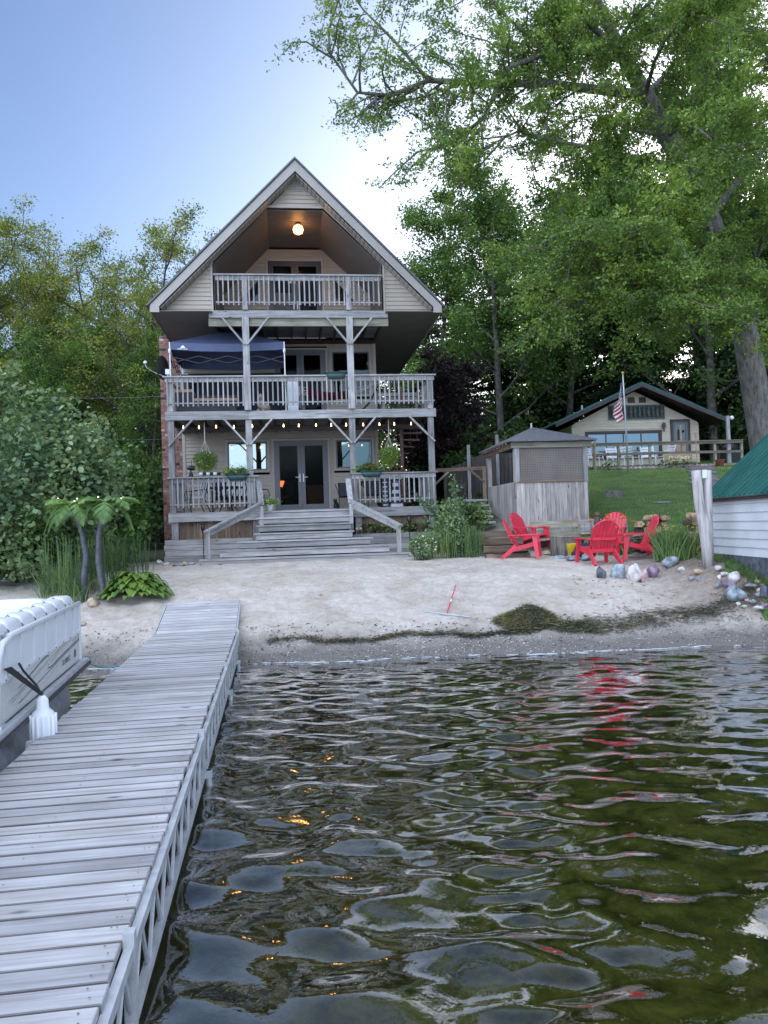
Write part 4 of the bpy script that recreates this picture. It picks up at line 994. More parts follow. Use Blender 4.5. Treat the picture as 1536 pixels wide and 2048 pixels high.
deck(5.24, -.02, 7.40, 2.96, .20, splits=(2.2, 5.05)); deck(7.98, 1.22, 6.12, 2.96, .17, y0=-.06, splits=())
board('support_beam', 'green_', house, 1.20, 6.13, -.03, .06, 7.56, 7.77)
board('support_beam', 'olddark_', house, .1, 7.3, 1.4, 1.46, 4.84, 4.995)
# posts
for x in (2.195, 5.03):
    board('post', 'grey_', house, x-.09, x+.09, -.14, .0-.055+.055-.052, 5.245, 7.79); board('post', 'grey_', house, x-.085, x+.085, -.008, .15, 2.505, 4.995)
    board('railing_post', 'grey_', house, x-.07, x+.07, -.12, -.058-.0, 7.99, 8.93)
for x in (.12, 7.25):
    board('post', 'grey_', house, x-.08, x+.08, -.006, .14, 2.505, 4.995)
    board('railing_post', 'grey_', house, x-.08, x+.08, -.006, .12, 5.245, 6.155)
for x, z0 in ((.16, 1.2), (2.32, 1.2), (5.13, 1.2), (7.2, 1.2)): board('foundation_post', 'grey_', house, x-.09, x+.09, .0, .14, z0, 2.245)
def brace(x0, z0, x1, z1, y=-.03):
    MB().beam((x0, y, z0), (x1, y, z1), .045, .10, up=(0, -1, 0)).build('brace', 'grey_z', house)
for x in (2.195, 5.03):
    for s_ in (-1, 1): brace(x+s_*.03, 7.02, x+s_*.62, 7.75, -.165); brace(x+s_*.03, 4.30, x+s_*.66, 5.02, -.075)
brace(.06, 4.30, .72, 5.02, -.075); brace(7.33, 4.30, 6.62, 5.02, -.075)
# railings: balusters hang in front of the rails
def railing(x0, x1, z, ztop, y=-.05, step=.135, name='railing'):
    rl = board('railing', 'grey_', house, x0-.05, x1+.05, y-.07, y+.08, ztop-.035, ztop); rx = rl.location
    def bb(nm, a, b, c, d, e, f): return board(nm, 'grey_', rl, a-rx.x, b-rx.x, c-rx.y, d-rx.y, e-rx.z, f-rx.z)
    bb('upper_rail', x0, x1, y+.0, y+.038, ztop-.16, ztop-.04); bb('lower_rail', x0, x1, y+.0, y+.038, z+.20, z+.235)
    n = max(2, int(round((x1-x0)/step)))
    for i in range(n):
        x = x0+(x1-x0)*(i+.5)/n+rnd.uniform(-.008, .008); bb('baluster', x-.018, x+.018, y-.04, y-.003, z+.13+rnd.uniform(-.012, .012), ztop-.045)
    return rl
railing(.06, 2.38, 2.50, 3.46); railing(4.98, 7.33, 2.50, 3.46)
railing(.0, 7.37, 5.24, 6.19); railing(1.42, 5.94, 7.98, 8.96, y=-.09)
for x, w in ((2.37, .07), (5.05, .07)): board('railing_post', 'grey_', house, x-w, x+w, -.006, .12, 2.505, 3.42)
for (ya, yb, x, z, zt) in ((.1, 2.9, 7.33, 2.5, 3.46), (.1, 2.9, 7.36, 5.24, 6.19), (.1, 2.9, 0.03, 5.24, 6.19), (.1, 2.9, .03, 2.5, 3.46)):
    rl = board('side_railing', 'grey_', house, x-.04, x+.04, ya, yb, zt-.035, zt)
    for i in range(18):
        y = ya+.08+i*(yb-ya-.16)/17; board('baluster', 'grey_', rl, -.018, .018, y-.018-rl.location.y, y+.018-rl.location.y, z+.1-rl.location.z, -.02)
# skirt and timber base
for a, b in ((.27, 2.22), (5.24, 7.1)):
    n = int((b-a)/.145)
    for i in range(n):
        x = a+(b-a)*i/n; board('skirt_board', 'brown_', house, x, x+(b-a)/n-.006, .09, .11+rnd.uniform(0, .006), 1.72, 2.245)
for k in range(4):
    z = 1.20+k*.146
    board('base_timber', 'pale_' if k % 2 else 'grey_', house, -.06-(.0 if k % 2 else .03), 2.34, -.34, -.2, z, z+.138)
    board('base_timber', 'pale_' if k % 2 else 'grey_', house, 4.95, 7.2 if k < 3 else 6.3, -.34, -.2, z, z+.138)
    board('base_timber', 'grey_', house, -.06, .08, -.195, 2.9, z, z+.138)
board('base_timber', 'grey_', house, 6.31, 7.2, -.34, -.2, 1.638, 1.776)
MB().box(4.98, -.19, 1.0, 7.2, .085, 1.72).build('bed_soil', 'treebark', house)
# steps
steps_ = [(1.03, 6.22, 1.30, -2.25), (1.45, 5.78, 1.50, -1.93), (1.90, 5.34, 1.70, -1.61), (2.31, 4.91, 1.89, -1.29), (2.36, 4.90, 2.10, -.97), (2.35, 4.90, 2.30, -.65), (2.45, 4.93, 2.47, -.33)]
for i, (a, b, z, y) in enumerate(steps_):
    for q in range(2): board('step_tread', 'pale_', house, a-(.0), b+rnd.uniform(-.02, .02), y+q*.168, y+q*.168+.155, z-.038, z)
    zb = z-.2 if i else 1.05
    board('step_riser', 'grey_' if i in (3, 4) else 'pale_', house, a+.06, b-.06, y+.035, y+.07, zb+.03, z-.048)
    for sx, x in ((0, a+.06), (1, b-.10)): board('step_side', 'grey_', house, x, x+.04, y+.09, -.2 if i < 4 else -.07, (zb+.003 if i < 3 else 1.2), z-.042)
board('step_riser', 'grey_', house, 2.53, 4.96, -.05, -.012, 2.28, 2.462)
# handrails on the steps
for sx, x0, x1 in ((0, 1.25, 2.50), (1, 5.95, 4.88)):
    MB().box(x0-.05, -2.1, 1.302, x0+.05, -2.0, 2.0).build('handrail_post', 'grey_z', house)
    MB().box(x1-.05, -.62, 1.9 if sx else 1.9, x1+.05, -.52, 2.6).build('handrail_post', 'grey_z', house)
    MB().beam((x0-(.06 if not sx else -.06), -2.12, 1.97), (x1, -.5, 2.70), .13, .045).build('handrail', 'grey_x', house)
    MB().beam((x0, -2.04, 1.93), (x1, -.55, 2.58), .04, .14).build('handrail_side', 'grey_x', house)
    xt = 2.42 if not sx else 4.86
    MB().beam((x1, -.58, 2.62), (xt, -.06, 3.30), .14, .045).build('handrail', 'grey_z', house)
    MB().beam((x1+(.0), -.56, 2.50), (xt, -.06, 3.16), .04, .15).build('handrail_side', 'grey_z', house)
# chimney -----------------------------------------------------------------
ch = MB().box(-.60, 3.02, .9, -.025, 3.78, 8.05).build('chimney', 'mortar', house)
k = 0
for c in range(94):
    z = .95+c*.0755; off = .105 if c % 2 else 0
    x = -.615-off
    while x < -.03:
        a = max(x, -.615); b = min(x+.20, -.012)
        if b-a > .03:
            board('brick', rnd.choices(['brick', 'brick_dark', 'brick_pale'], [10, 1, 1.3])[0], ch, round(a, 3), round(b, 3), 3.008+rnd.uniform(-.004, .003), 3.10, z, z+.066)
            k += 1
        x += .21
sb = MB()
for c in range(94):
    z = .95+c*.0755
    for j in range(4): y = 3.12+j*.21-(.1 if c % 2 else 0); sb.box(-.622, max(y, 3.11), z, -.59, min(y+.20, 3.78), z+.066)
o = sb.build('side_brickwork', 'brick', ch); o['kind'] = 'stuff'

# interior bits seen through the glass doors
def place_h(name, label, cat, x, y, z, rz=0, group=None): return thing(name, label, cat, H(x, y, z), HYAW+rz, group)
t = place_h('armchair', 'dark leather recliner inside the ground floor glass door', 'armchair', 3.28, 4.2, 2.46)
MB().blob((0, 0, .3), (.42, .42, .32), 1, .05).build('seat', 'sofaleather', t, True); MB().blob((0, .25, .75), (.30, .16, .45), 2, .05).build('backrest', 'sofaleather', t, True)
for s_ in (-1, 1): MB().blob((s_*.4, 0, .42), (.12, .4, .22), 3, .05).build('armrest', 'sofaleather', t, True)
t = place_h('table_lamp', 'orange glowing lamp behind the left glass door pane', 'lamp', 2.96, 4.6, 2.46)
MB().box(-.2, -.2, 0, .2, .2, .7).build('stand', 'interior', t); MB().lathe([(.03, .7), (.03, .92)]).build('stem', 'black', t); MB().lathe([(.15, .92), (.11, 1.12)]).build('lamp_shade', 'lampshade', t)
t = place_h('cabinet', 'pale drawer cabinet inside the right glass door', 'cabinet', 4.15, 5.6, 2.46)
MB().box(-.3, -.25, 0, .3, .25, .95).build('body', 'cutwood', t); MB().box(-.33, -.28, .952, .33, .28, .99).build('top', 'wicker', t)
for i in range(4): MB().box(-.27, -.27, .05+i*.22, .27, -.252, .24+i*.22).build('drawer', 'wicker', t)

# ceiling lamp in the gable
t = place_h('ceiling_lamp', 'round lit lamp glowing under the peak of the top balcony', 'lamp', 3.72, 1.0, 10.82)
MB().lathe([(.09, -.04), (.09, 0)]).build('base', 'black', t); MB().lathe([(.06, -.06), (.125, -.10), (.15, -.18), (.125, -.27), (.06, -.31), (.01, -.315)], n=18).build('globe', 'lamp', t, True)
pl = bpy.data.lights.new('gable_lamp_light', 'POINT'); pl.energy = 1.7; pl.color = (1, .55, .24); pl.shadow_soft_size = .16
po = bpy.data.objects.new('gable_lamp_light', pl); COL.objects.link(po); po.location = H(3.72, 1.0, 10.40)

# string of bulbs under the middle deck
t = place_h('string_lights', 'string of small warm bulbs hung under the middle deck', 'string lights', 0, 0, 0)
bx_ = [.42, .84, 1.30, 1.78, 2.28, 2.66, 3.14, 3.56, 4.04, 4.46, 4.88, 5.36, 5.82, 6.24, 6.72]
wp = []; prevx = .1
for x in bx_:
    wp += [((x+prevx)/2, .22, 4.97), (x, .22, 4.93)]; prevx = x
MB().tube(wp, .006, 4).build('cable', 'black', t)
bm_ = MB().lathe([(.007, .03), (.010, .0), (.019, -.03), (.016, -.05), (.005, -.06)], n=8).mesh('bulb', 'bulb', True)
sm_ = MB().lathe([(.014, .07), (.014, .02)], n=6).mesh('socket', 'black')
for x in bx_: link('bulb', bm_, t, (x, .22, 4.87-rnd.uniform(0, .02))); link('socket', sm_, t, (x, .22, 4.87))

# ================================================================ THINGS ON AND ABOUT THE HOUSE
# canopy tent
t = place_h('canopy_tent', 'navy blue pop-up canopy standing on the middle deck', 'canopy tent', 0, 0, 5.24)
TX0, TX1, TY0, TY1 = .10, 3.22, .32, 2.85; ez = 1.97; tp_ = 2.75
cx_, cy_ = (TX0+TX1)/2, (TY0+TY1)/2
m = MB(); N = 10
def tent_side(p, q):
    V = []; 
    for j in range(7):
        u = j/6
        for i in range(N+1):
            w = i/N; e = Vector(p).lerp(Vector(q), w); c = Vector((cx_, cy_, tp_)); e2 = e.lerp(c, u)
            e2.z -= .10*math.sin(PI*w)*(1-u)*.6 + .05*math.sin(PI*u); e2.z = 2.56-math.log(1+math.exp((2.56-e2.z)*12))/12; V.append(tuple(e2))
    F = [(j*(N+1)+i, j*(N+1)+i+1, (j+1)*(N+1)+i+1, (j+1)*(N+1)+i) for j in range(6) for i in range(N)]
    m.poly(V, F)
C4 = [(TX0, TY0, ez), (TX1, TY0, ez), (TX1, TY1, ez), (TX0, TY1, ez)]
for i in range(4): tent_side(C4[i], C4[(i+1) % 4])
m.build('canopy_top', 'navycloth', t, True)
m = MB()
for i in range(4):
    p, q = Vector(C4[i]), Vector(C4[(i+1) % 4]); V = []
    outw = Vector((q.y-p.y, p.x-q.x, 0)).normalized()
    for k_ in range(13):
        w = k_/12; e = p.lerp(q, w); e.z -= .06*math.sin(PI*w); V += [tuple(e), tuple(e+outw*.02*math.sin(w*19)+Vector((0, 0, -.21)))]
    m.poly(V, [(2*k_, 2*k_+1, 2*k_+3, 2*k_+2) for k_ in range(12)])
vl = m.build('valance', 'navycloth', t, True)
m = MB(); m.prism([(TX0+.28, ez-.17), (TX0+.43, ez-.17), (TX0+.375, ez-.10), (TX0+.335, ez-.10)], TY0-.028, TY0-.022)
m.box(TX0+.21, TY0-.028, ez-.205, TX0+.35, TY0-.022, ez-.185); m.box(TX0+.36, TY0-.028, ez-.21, TX0+.48, TY0-.022, ez-.19); m.build('printed_mark', 'whitemark', vl)
for (x, y, z) in C4: MB().box(x-.014, y-.014, .0, x+.014, y+.014, ez).build('leg', 'steel', t)
m = MB()
for i in range(4):
    p, q = Vector(C4[i]), Vector(C4[(i+1) % 4])
    for k_ in range(4):
        a = p.lerp(q, k_/4); b = p.lerp(q, (k_+1)/4); s_ = 1 if k_ % 2 else -1
        a.z = 1.38; b.z = 1.48; m.beam(a, b+Vector((0, 0, .1)), .018, .018); a2 = a.copy(); a2.z += .2; b2 = b.copy(); b2.z -= .1; m.beam(a2, b2, .018, .018)
m.build('truss_bars', 'black', t)
for i, (x, y) in enumerate(((TX0, TY1), (TX1, TY1))): # gathered side curtain at the back corners
    MB().tube([(x+(.1 if i == 0 else -.1), y-.1, .1), (x+(.12 if i == 0 else -.12), y-.12, .6), (x+(.2 if i == 0 else -.2), y-.2, 1.5)], [.10, .07, .2], 8).build('side_curtain', 'darkcloth', t, True)
for (x, y) in ((TX0, TY0), (TX1, TY0)): MB().blob((x, y-.02, ez-.25), (.04, .04, .08), 4).build('corner_strap', 'whitemark', t, True)
# dark backdrop curtain of the tent
MB().box(TX0+.15, TY1-.02, .02, TX1-.1, TY1, 1.6).build('rear_curtain', 'darkcloth', t)

# satellite dish on the left of the deck
t = place_h('satellite_dish', 'dark oval satellite dish on a pole at the left deck corner', 'satellite dish', -.02, .35, 5.24)
MB().tube([(.05, 0, 0), (.05, 0, 1.15)], .025, 8).build('pole', 'steel', t)
m = MB(); prof = [(0, 0), (.12, .01), (.22, .04), (.29, .08)]
for r_, d_ in prof: 
    for k_ in range(20): a = 2*PI*k_/20; m.v.append((-.04+d_*-.9 + .25*r_*math.cos(a)*0, r_*.9*math.cos(a), 1.28+r_*1.15*math.sin(a)))
for i in range(3):
    for k_ in range(20): k2 = (k_+1) % 20; m.f.append((i*20+k_, i*20+k2, (i+1)*20+k2, (i+1)*20+k_))
d = m.build('dish', 'black', t, True); d.rotation_euler = (0, 0, -.55)
MB().tube([(-.02, 0, 1.02), (-.3, -.15, 1.12), (-.46, -.25, 1.22), (-.5, -.27, 1.30)], .014, 6).build('feed_arm', 'steel', t)
MB().blob((-.5, -.27, 1.36), (.05, .06, .045), 2).build('feed_horn', 'whitemark', t, True); MB().box(-.01, -.06, 1.08, .1, .06, 1.22).build('bracket', 'steel', t)

# outdoor sectional with tan frame
t = place_h('outdoor_sofa', 'dark grey outdoor sofa with tan rails behind the left balusters of the middle deck', 'sofa', .95, .9, 5.24)
MB().box(-.75, -.35, .03, .9, .35, .36).build('base', 'wickerdark', t); MB().box(-.75, .2, .37, .9, .38, .62).build('backrest', 'wickerdark', t)
MB().box(-.78, -.38, .62, -.30, .38, .70).build('armrest', 'wicker', t); MB().box(-.25, -.40, .365, .92, -.2, .44).build('front_rail', 'wicker', t); MB().box(-.78, -.36, .36, -.3, .36, .61).build('arm_panel', 'wickerdark', t)
# dog on the deck
t = place_h('dog', 'cream dog resting and looking up behind the balusters beside the left post', 'dog', 2.52, .55, 5.24)
m = MB(); m.blob((0.1, .15, .16), (.17, .42, .15), 5, .08, 14, 8); m.blob((0, -.08, .27), (.11, .13, .17), 6, .06); m.blob((0, -.16, .44), (.085, .10, .09), 7, .05); m.blob((-.03, -.26, .41), (.04, .07, .035), 8, .03)
m.blob((-.07, -.24, .05), (.04, .14, .045), 9, .05); m.blob((.08, -.24, .05), (.04, .14, .045), 10, .05)
m.build('body', 'dogcream', t, True)
for s_ in (-1, 1): MB().poly([(s_*.03, -.14, .50), (s_*.09, -.13, .49), (s_*.065, -.12, .59), (s_*.06, -.10, .49)], [(0, 1, 2), (1, 3, 2), (3, 0, 2), (0, 3, 1)]).build('ear', 'owlbrown', t)
MB().blob((-.045, -.33, .42), (.015, .012, .012), 1).build('nose', 'black', t, True)
# white post/board by the hammock
t = place_h('folded_board', 'pale blue white board leaning upright beside the canopy leg', 'board', 3.42, .55, 5.24)
MB().box(-.15, 0, 0, .15, .03, 1.02).build('panel', 'whiteplastic', t); MB().box(-.13, -.02, 0.03, .13, -.001, .14).build('foot', 'whiteplastic', t)
# hammock
t = place_h('hammock', 'maroon and white rope hammock slung on a dark stand on the middle deck', 'hammock', 4.55, 1.1, 5.24)
def hs(u): return -1.3+2.6*u, .92-.50*(1-(2*u-1)**2)+.05*u
m = MB(); V = []
for i in range(13):
    u = .22+.5*i/12*1.0; x, z = hs(u); w = .42*math.sin(PI*min(1, u+.12))
    for j in range(7): v_ = j/6*2-1; V.append((x, v_*w, z+.16*v_*v_))
m.poly(V, [(i*7+j, i*7+j+1, (i+1)*7+j+1, (i+1)*7+j) for i in range(12) for j in range(6)]); m.build('cloth', 'maroon', t, True)
m = MB()
for j in range(9):
    v_ = j/8*2-1; x0_, z0_ = hs(.22); x1_, z1_ = hs(.72)
    m.tube([(-1.38, 0, .93), (x0_, v_*.38, z0_+.16*v_*v_)], .007, 3); m.tube([(x1_, v_*.36, z1_+.16*v_*v_), (1.38, 0, .92)], .007, 3)
for i in range(5): u = i/5; m.tube([(-1.3+.55*u, -.4*u, .9-.45*u), (-1.3+.55*u, .4*u, .9-.45*u)], .006, 3)
m.build('net', 'rope', t)
MB().tube([(-1.42, 0, .95), (-1.1, 0, .35), (-.75, 0, .03), (.75, 0, .03), (1.1, 0, .35), (1.42, 0, .95)], .03, 8).build('stand', 'black', t)
for x in (-.75, .75): MB().beam((x, -.5, .03), (x, .5, .03), .05, .05).build('foot', 'black', t)
# picnic bench at the right of the middle deck
t = place_h('deck_bench', 'grey wooden bench with slatted back at the right of the middle deck', 'bench', 6.6, 1.6, 5.24)
for i in range(5): board('seat_slat', 'grey_', t, -.6, .6, -.2+i*.1, -.11+i*.1, .42, .45)
for x in (-.5, .5): board('leg', 'grey_', t, x-.04, x+.04, -.2, .28, 0, .415)
for z in (.55, .68): board('back_slat', 'grey_', t, -.6, .6, .3, .33, z, z+.1)

# planters and plants
def leafy(name, C, size, mat, parent=None, shape='oval', rng=NR, aspect=.6, flat=.5, kindlabel=None):
    V, F = leaf_cards(np.asarray(C), size, rng, shape, flat, aspect); return link(name, mesh_np(name, V, F, mat), parent)
def planter(x, z, y, label, plants, n=0, fl=None):
    t = place_h('planter_box', label, 'planter', x, y, z)
    m = MB(); P = []
    for zz, hx, hy in ((-.16, .22, .09), (.0, .31, .13)):
        for k_ in range(16):
            a = 2*PI*k_/16; c_, s_ = math.cos(a), math.sin(a)
            P.append((hx*math.copysign(abs(c_)**.5, c_), hy*math.copysign(abs(s_)**.5, s_), zz))
    m.poly(P, [(k_, (k_+1) % 16, 16+(k_+1) % 16, 16+k_) for k_ in range(16)]+[tuple(range(16))[::-1], tuple(range(16, 32))]); m.build('box', 'darkgreen', t, True)
    m = MB(); pts = [(q[0]*1.06, q[1]*1.08, .0) for q in P[16:]]; pts.append(pts[0]); m.tube(pts, .014, 5, False); m.build('rim', 'darkgreen', t)
    if plants:
        r = np.random.default_rng(n)
        C = np.stack([r.normal(-.02, .2, 420), r.normal(0, .09, 420), .02+np.abs(r.normal(0, .075, 420))], 1)
        leafy('leaves', C, .07, 'leaf_basket', t, rng=r)
        V, F = blades(np.stack([r.normal(0, .12, 60), r.normal(0, .05, 60), np.zeros(60)], 1), .34, .012, r, .7, 3, .2); link('grass_leaves', mesh_np('grass_leaves', V, F, 'leaf_basket'), t)
        if fl:
            C = np.stack([r.normal(-.03, .08, 26), r.normal(-.05, .05, 26), .12+r.normal(0, .03, 26)], 1); leafy('flowers', C, .06, fl, t, rng=r)
    return t
planter(1.86, 3.50, -.06, 'green planter with a bushy plant on the lower left railing', True, 1)
planter(5.52, 3.50, -.06, 'green planter with orange flowers on the lower right railing', True, 2, 'orange')
planter(4.62, 6.24, -.06, 'empty green planter hooked over the middle deck railing', False)
def basket(x, z, label, seed):
    t = place_h('hanging_basket', label, 'hanging basket', x, .25, z)
    r = np.random.default_rng(seed)
    m = MB()
    top = 4.98-z
    m.tube([(0, 0, top), (0, 0, .48)], .01, 4)
    for k_ in range(4): a = k_*PI/2+.4; m.tube([(0, 0, .50), (.16*math.cos(a), .16*math.sin(a), .12)], .006, 3)
    m.build('hanger', 'rope', t); MB().lathe([(.10, -.1), (.16, .08), (.17, .10)], n=12).build('pot', 'palmtrunk', t, True)
    n_ = 4200; u = r.normal(0, 1, (n_, 3)); u /= np.linalg.norm(u, axis=1)[:, None]; q = r.random(n_)**.45
    C = u*q[:, None]*np.array([.34, .31, .33]); C[:, 2] = C[:, 2]*np.where(C[:, 2] > 0, .75, 1.15)-.02
    k_ = C[:, 2] < -.1; C[k_, 0] *= .8
    leafy('leaves', C, .045, 'leaf_basket', t, 'diamond', r, .5)
    # trailing stems
    S = []
    for i in range(70):
        a = r.uniform(0, 2*PI); rr_ = r.uniform(.16, .30); L = r.uniform(.15, .42); m_ = 14
        S.append(np.stack([rr_*np.cos(a)+r.normal(0, .012, m_), rr_*np.sin(a)+r.normal(0, .012, m_), -.05-L*np.linspace(0, 1, m_)], 1))
    leafy('trailing_leaves', np.concatenate(S), .035, 'leaf_basket', t, 'diamond', r, .5)
    C = u[:70]*np.array([.29, .27, .22]); leafy('flowers', C, .03, 'petalwhite', t, 'diamond', r, .9)
basket(.98, 3.98, 'bushy green fern basket hanging left under the middle deck', 5)
basket(6.08, 4.00, 'trailing green basket hanging right in front of the spiral stair', 6)

# patio furniture with striped cushions on the lower deck, left
def striped(mb_b, mb_w, x0, x1, y0, y1, z0, z1, n=7, axis='x'):
    for i in range(n):
        a = x0+(x1-x0)*i/n; b = x0+(x1-x0)*(i+1)/n; (mb_b if i % 2 else mb_w).box(a, y0, z0, b-.001, y1, z1)
def patio_chair(x, y, rz, label):
    t = place_h('patio_chair', label, 'patio chair', x, y, 2.5, rz, 'striped chairs round the patio table')
    m = MB()
    for s_ in (-1, 1):
        m.tube([(s_*.27, -.25, 0), (s_*.27, -.27, .38), (s_*.27, -.2, .62), (s_*.27, .22, .66), (s_*.25, .30, .45)], .014, 6)
        m.tube([(s_*.24, .34, 0), (s_*.24, .16, .4), (s_*.24, .32, 1.0)], .014, 6)
    m.tube([(-.24, .32, 1.0), (.24, .32, 1.0)], .014, 6); m.tube([(-.26, -.24, .38), (.26, -.24, .38)], .014, 6); m.tube([(-.24, .16, .4), (.24, .16, .4)], .014, 6)
    m.build('frame', 'black', t)
    b, w = MB(), MB(); striped(b, w, -.23, .23, -.25, .2, .40, .48); o1 = w.build('seat_cushion', 'cushionwhite', t); b.build('black_stripes', 'cushionblack', o1)
    b, w = MB(), MB()
    for i in range(7):
        a = -.23+.46*i/7; c_ = b if i % 2 else w; V = []
        for (yy, zz) in ((.17, .48), (.25, .47), (.385, 1.02), (.30, 1.04)): V += [(a, yy, zz), (a+.064, yy, zz)]
        c_.poly(V, [(0, 1, 3, 2), (2, 3, 5, 4), (4, 5, 7, 6), (6, 7, 1, 0), (0, 2, 4, 6), (1, 7, 5, 3)])
    o1 = w.build('back_cushion', 'cushionwhite', t); b.build('black_stripes', 'cushionblack', o1)
patio_chair(.62, .9, -1.1, 'striped patio chair at the left end of the lower deck')
patio_chair(1.25, 1.75, 0.1, 'striped patio chair behind the patio table, left of its centre')
patio_chair(1.75, 1.7, -.1, 'striped patio chair behind the patio table, right of its centre')
patio_chair(2.35, .95, 1.2, 'striped patio chair next to the top of the steps')
t = place_h('patio_table', 'dark round metal patio table behind the lower left railing', 'table', 1.45, 1.0, 2.5)
MB().lathe([(.5, .68), (.52, .70), (.5, .72)], n=24).build('tabletop', 'black', t); 
for k_ in range(4): a = k_*PI/2+.6; MB().tube([(.42*math.cos(a), .42*math.sin(a), 0), (.12*math.cos(a), .12*math.sin(a), .35), (.36*math.cos(a), .36*math.sin(a), .68)], .014, 5).build('leg', 'black', t)
t = place_h('cushion', 'rolled black and white cushion lying on the lower left railing', 'cushion', 1.12, -.02, 3.50)
for i in range(6): MB().tube([(-.28+i*.095, 0, .035), (-.28+(i+1)*.095-.004, 0, .035)], .042, 10).build('band', 'cushionblack' if i % 2 else 'cushionwhite', t, True)
t = place_h('garden_ornament', 'dark metal bird ornament on a stick by the siding', 'ornament', .55, .5, 3.42)
MB().tube([(0, 0, -.92), (0, 0, .1), (.03, 0, .55)], .008, 5).build('rod', 'black', t); MB().blob((.02, 0, .32), (.13, .04, .06), 4, .2).build('bird', 'black', t, True); MB().blob((.0, 0, .10), (.06, .04, .13), 6, .25).build('base_scroll', 'black', t, True)
# right of the door
t = place_h('folding_chair', 'charcoal sling chair against the wall right of the door', 'chair', 5.0, 2.2, 2.5)
m = MB()
for s_ in (-1, 1): m.tube([(s_*.27, -.25, 0), (s_*.27, -.2, .45), (s_*.3, .0, .62), (s_*.36, .2, .80)], .012, 5); m.tube([(s_*.25, .3, 0), (s_*.25, .05, .4), (s_*.25, .3, .85)], .012, 5)
m.build('frame', 'black', t); MB().poly([(-.25, -.2, .42), (.25, -.2, .42), (.25, .08, .38), (-.25, .08, .38), (.26, .3, .85), (-.26, .3, .85)], [(0, 1, 2, 3), (3, 2, 4, 5)]).build('sling', 'blackmesh', t)
t2 = copy_tree(t, H(5.75, 1.5, 2.5), HYAW+.2, 'charcoal sling chair behind the lower right balusters')
t = place_h('black_cat', 'small black cat sitting by the door frame', 'cat', 4.66, 2.5, 2.5)
m = MB(); m.blob((0, .02, .13), (.085, .11, .14), 1, .05); m.blob((-.03, -.06, .29), (.06, .06, .055), 2, .03); m.blob((0, -.06, .08), (.05, .05, .09), 3, .05); m.tube([(.05, .1, .03), (.14, .08, .02), (.15, -.04, .02)], [.02, .018, .01], 6); m.build('body', 'black', t, True)
for s_ in (-1, 1): MB().poly([(-.03+s_*.02, -.06, .33), (-.03+s_*.055, -.06, .32), (-.03+s_*.045, -.05, .38), (-.03+s_*.04, -.03, .32)], [(0, 1, 2), (1, 3, 2), (3, 0, 2), (0, 3, 1)]).build('ear', 'black', t)
# lighthouse ornament and striped stand
t = place_h('lighthouse_ornament', 'small white and navy toy lighthouse behind the lower right balusters', 'ornament', 6.3, .75, 2.5)
for i in range(6): MB().lathe([(.16-.012*i, .10+i*.1), (.148-.012*i, .198+i*.1)], n=12).build('band', 'decal_navy' if i % 2 == 0 else 'whiteplastic', t)
MB().box(-.17, -.15, 0, .17, .15, .10).build('base', 'whiteplastic', t); MB().lathe([(.08, .70), (.08, .82)], n=10).build('lantern_room', 'owlblue', t); MB().lathe([(.19, .82), (.10, .92), (.01, .99)], n=12).build('roof', 'whitemark', t)
t = place_h('folded_chair', 'tall folded navy and white striped beach chair left of the toy lighthouse', 'beach chair', 5.98, .7, 2.5)
MB().box(-.08, 0, 0, .08, .04, 1.0).build('cloth', 'decal_navy', t)
for i in range(7): MB().box(-.07, -.012, .06+i*.13, .06, -.001, .09+i*.13).build('stripe', 'whitemark', t)
# flower pot and shoes on the steps
t = place_h('flower_pot', 'white pot of yellow green plant at the top left of the steps', 'flower pot', 2.72, -.30, 2.475)
MB().lathe([(.07, 0), (.10, .16), (.115, .165), (.115, .18), (.09, .18)], n=16).build('pot', 'whitemark', t, True)
r = np.random.default_rng(8); C = r.normal(0, 1, (500, 3))*np.array([.10, .10, .05])+np.array([0, 0, .24]); leafy('leaves', C, .055, 'leaf_basket', t, rng=r); leafy('flowers', C[:30]+np.array([0, 0, .05]), .04, 'petalwhite', t, rng=r)
t = place_h('pair_of_shoes', 'small pale shoes left beside the right handrail post', 'shoes', 5.02, -1.2, 1.892)
for x in (-.04, .05): MB().blob((x, 0, .03), (.035, .10, .035), 3, .1).build('shoe', 'stonepink', t, True)
# solar torches
def torch(x, y, z, label):
    t = place_h('solar_torch', label, 'garden torch', x, y, z, 0, 'black solar torches beside the steps')
    MB().tube([(0, 0, -.1), (0, 0, .78)], .013, 6).build('stake', 'black', t); MB().lathe([(.012, .76), (.05, .84), (.055, .97)], n=10).build('cup', 'black', t, True)
    MB().lathe([(.04, .845), (.044, .96)], n=10).build('lens', 'whiteplastic', t); MB().lathe([(.058, .97), (.06, 1.0), (.02, 1.01)], n=10).build('cap', 'black', t)
torch(1.0, -.9, gz(*H(1.0, -.9, 0).xy), 'black solar torch standing left of the steps')
torch(6.30, -1.6, gz(*H(6.3, -1.6, 0).xy)+.05, 'black solar torch standing right of the steps')

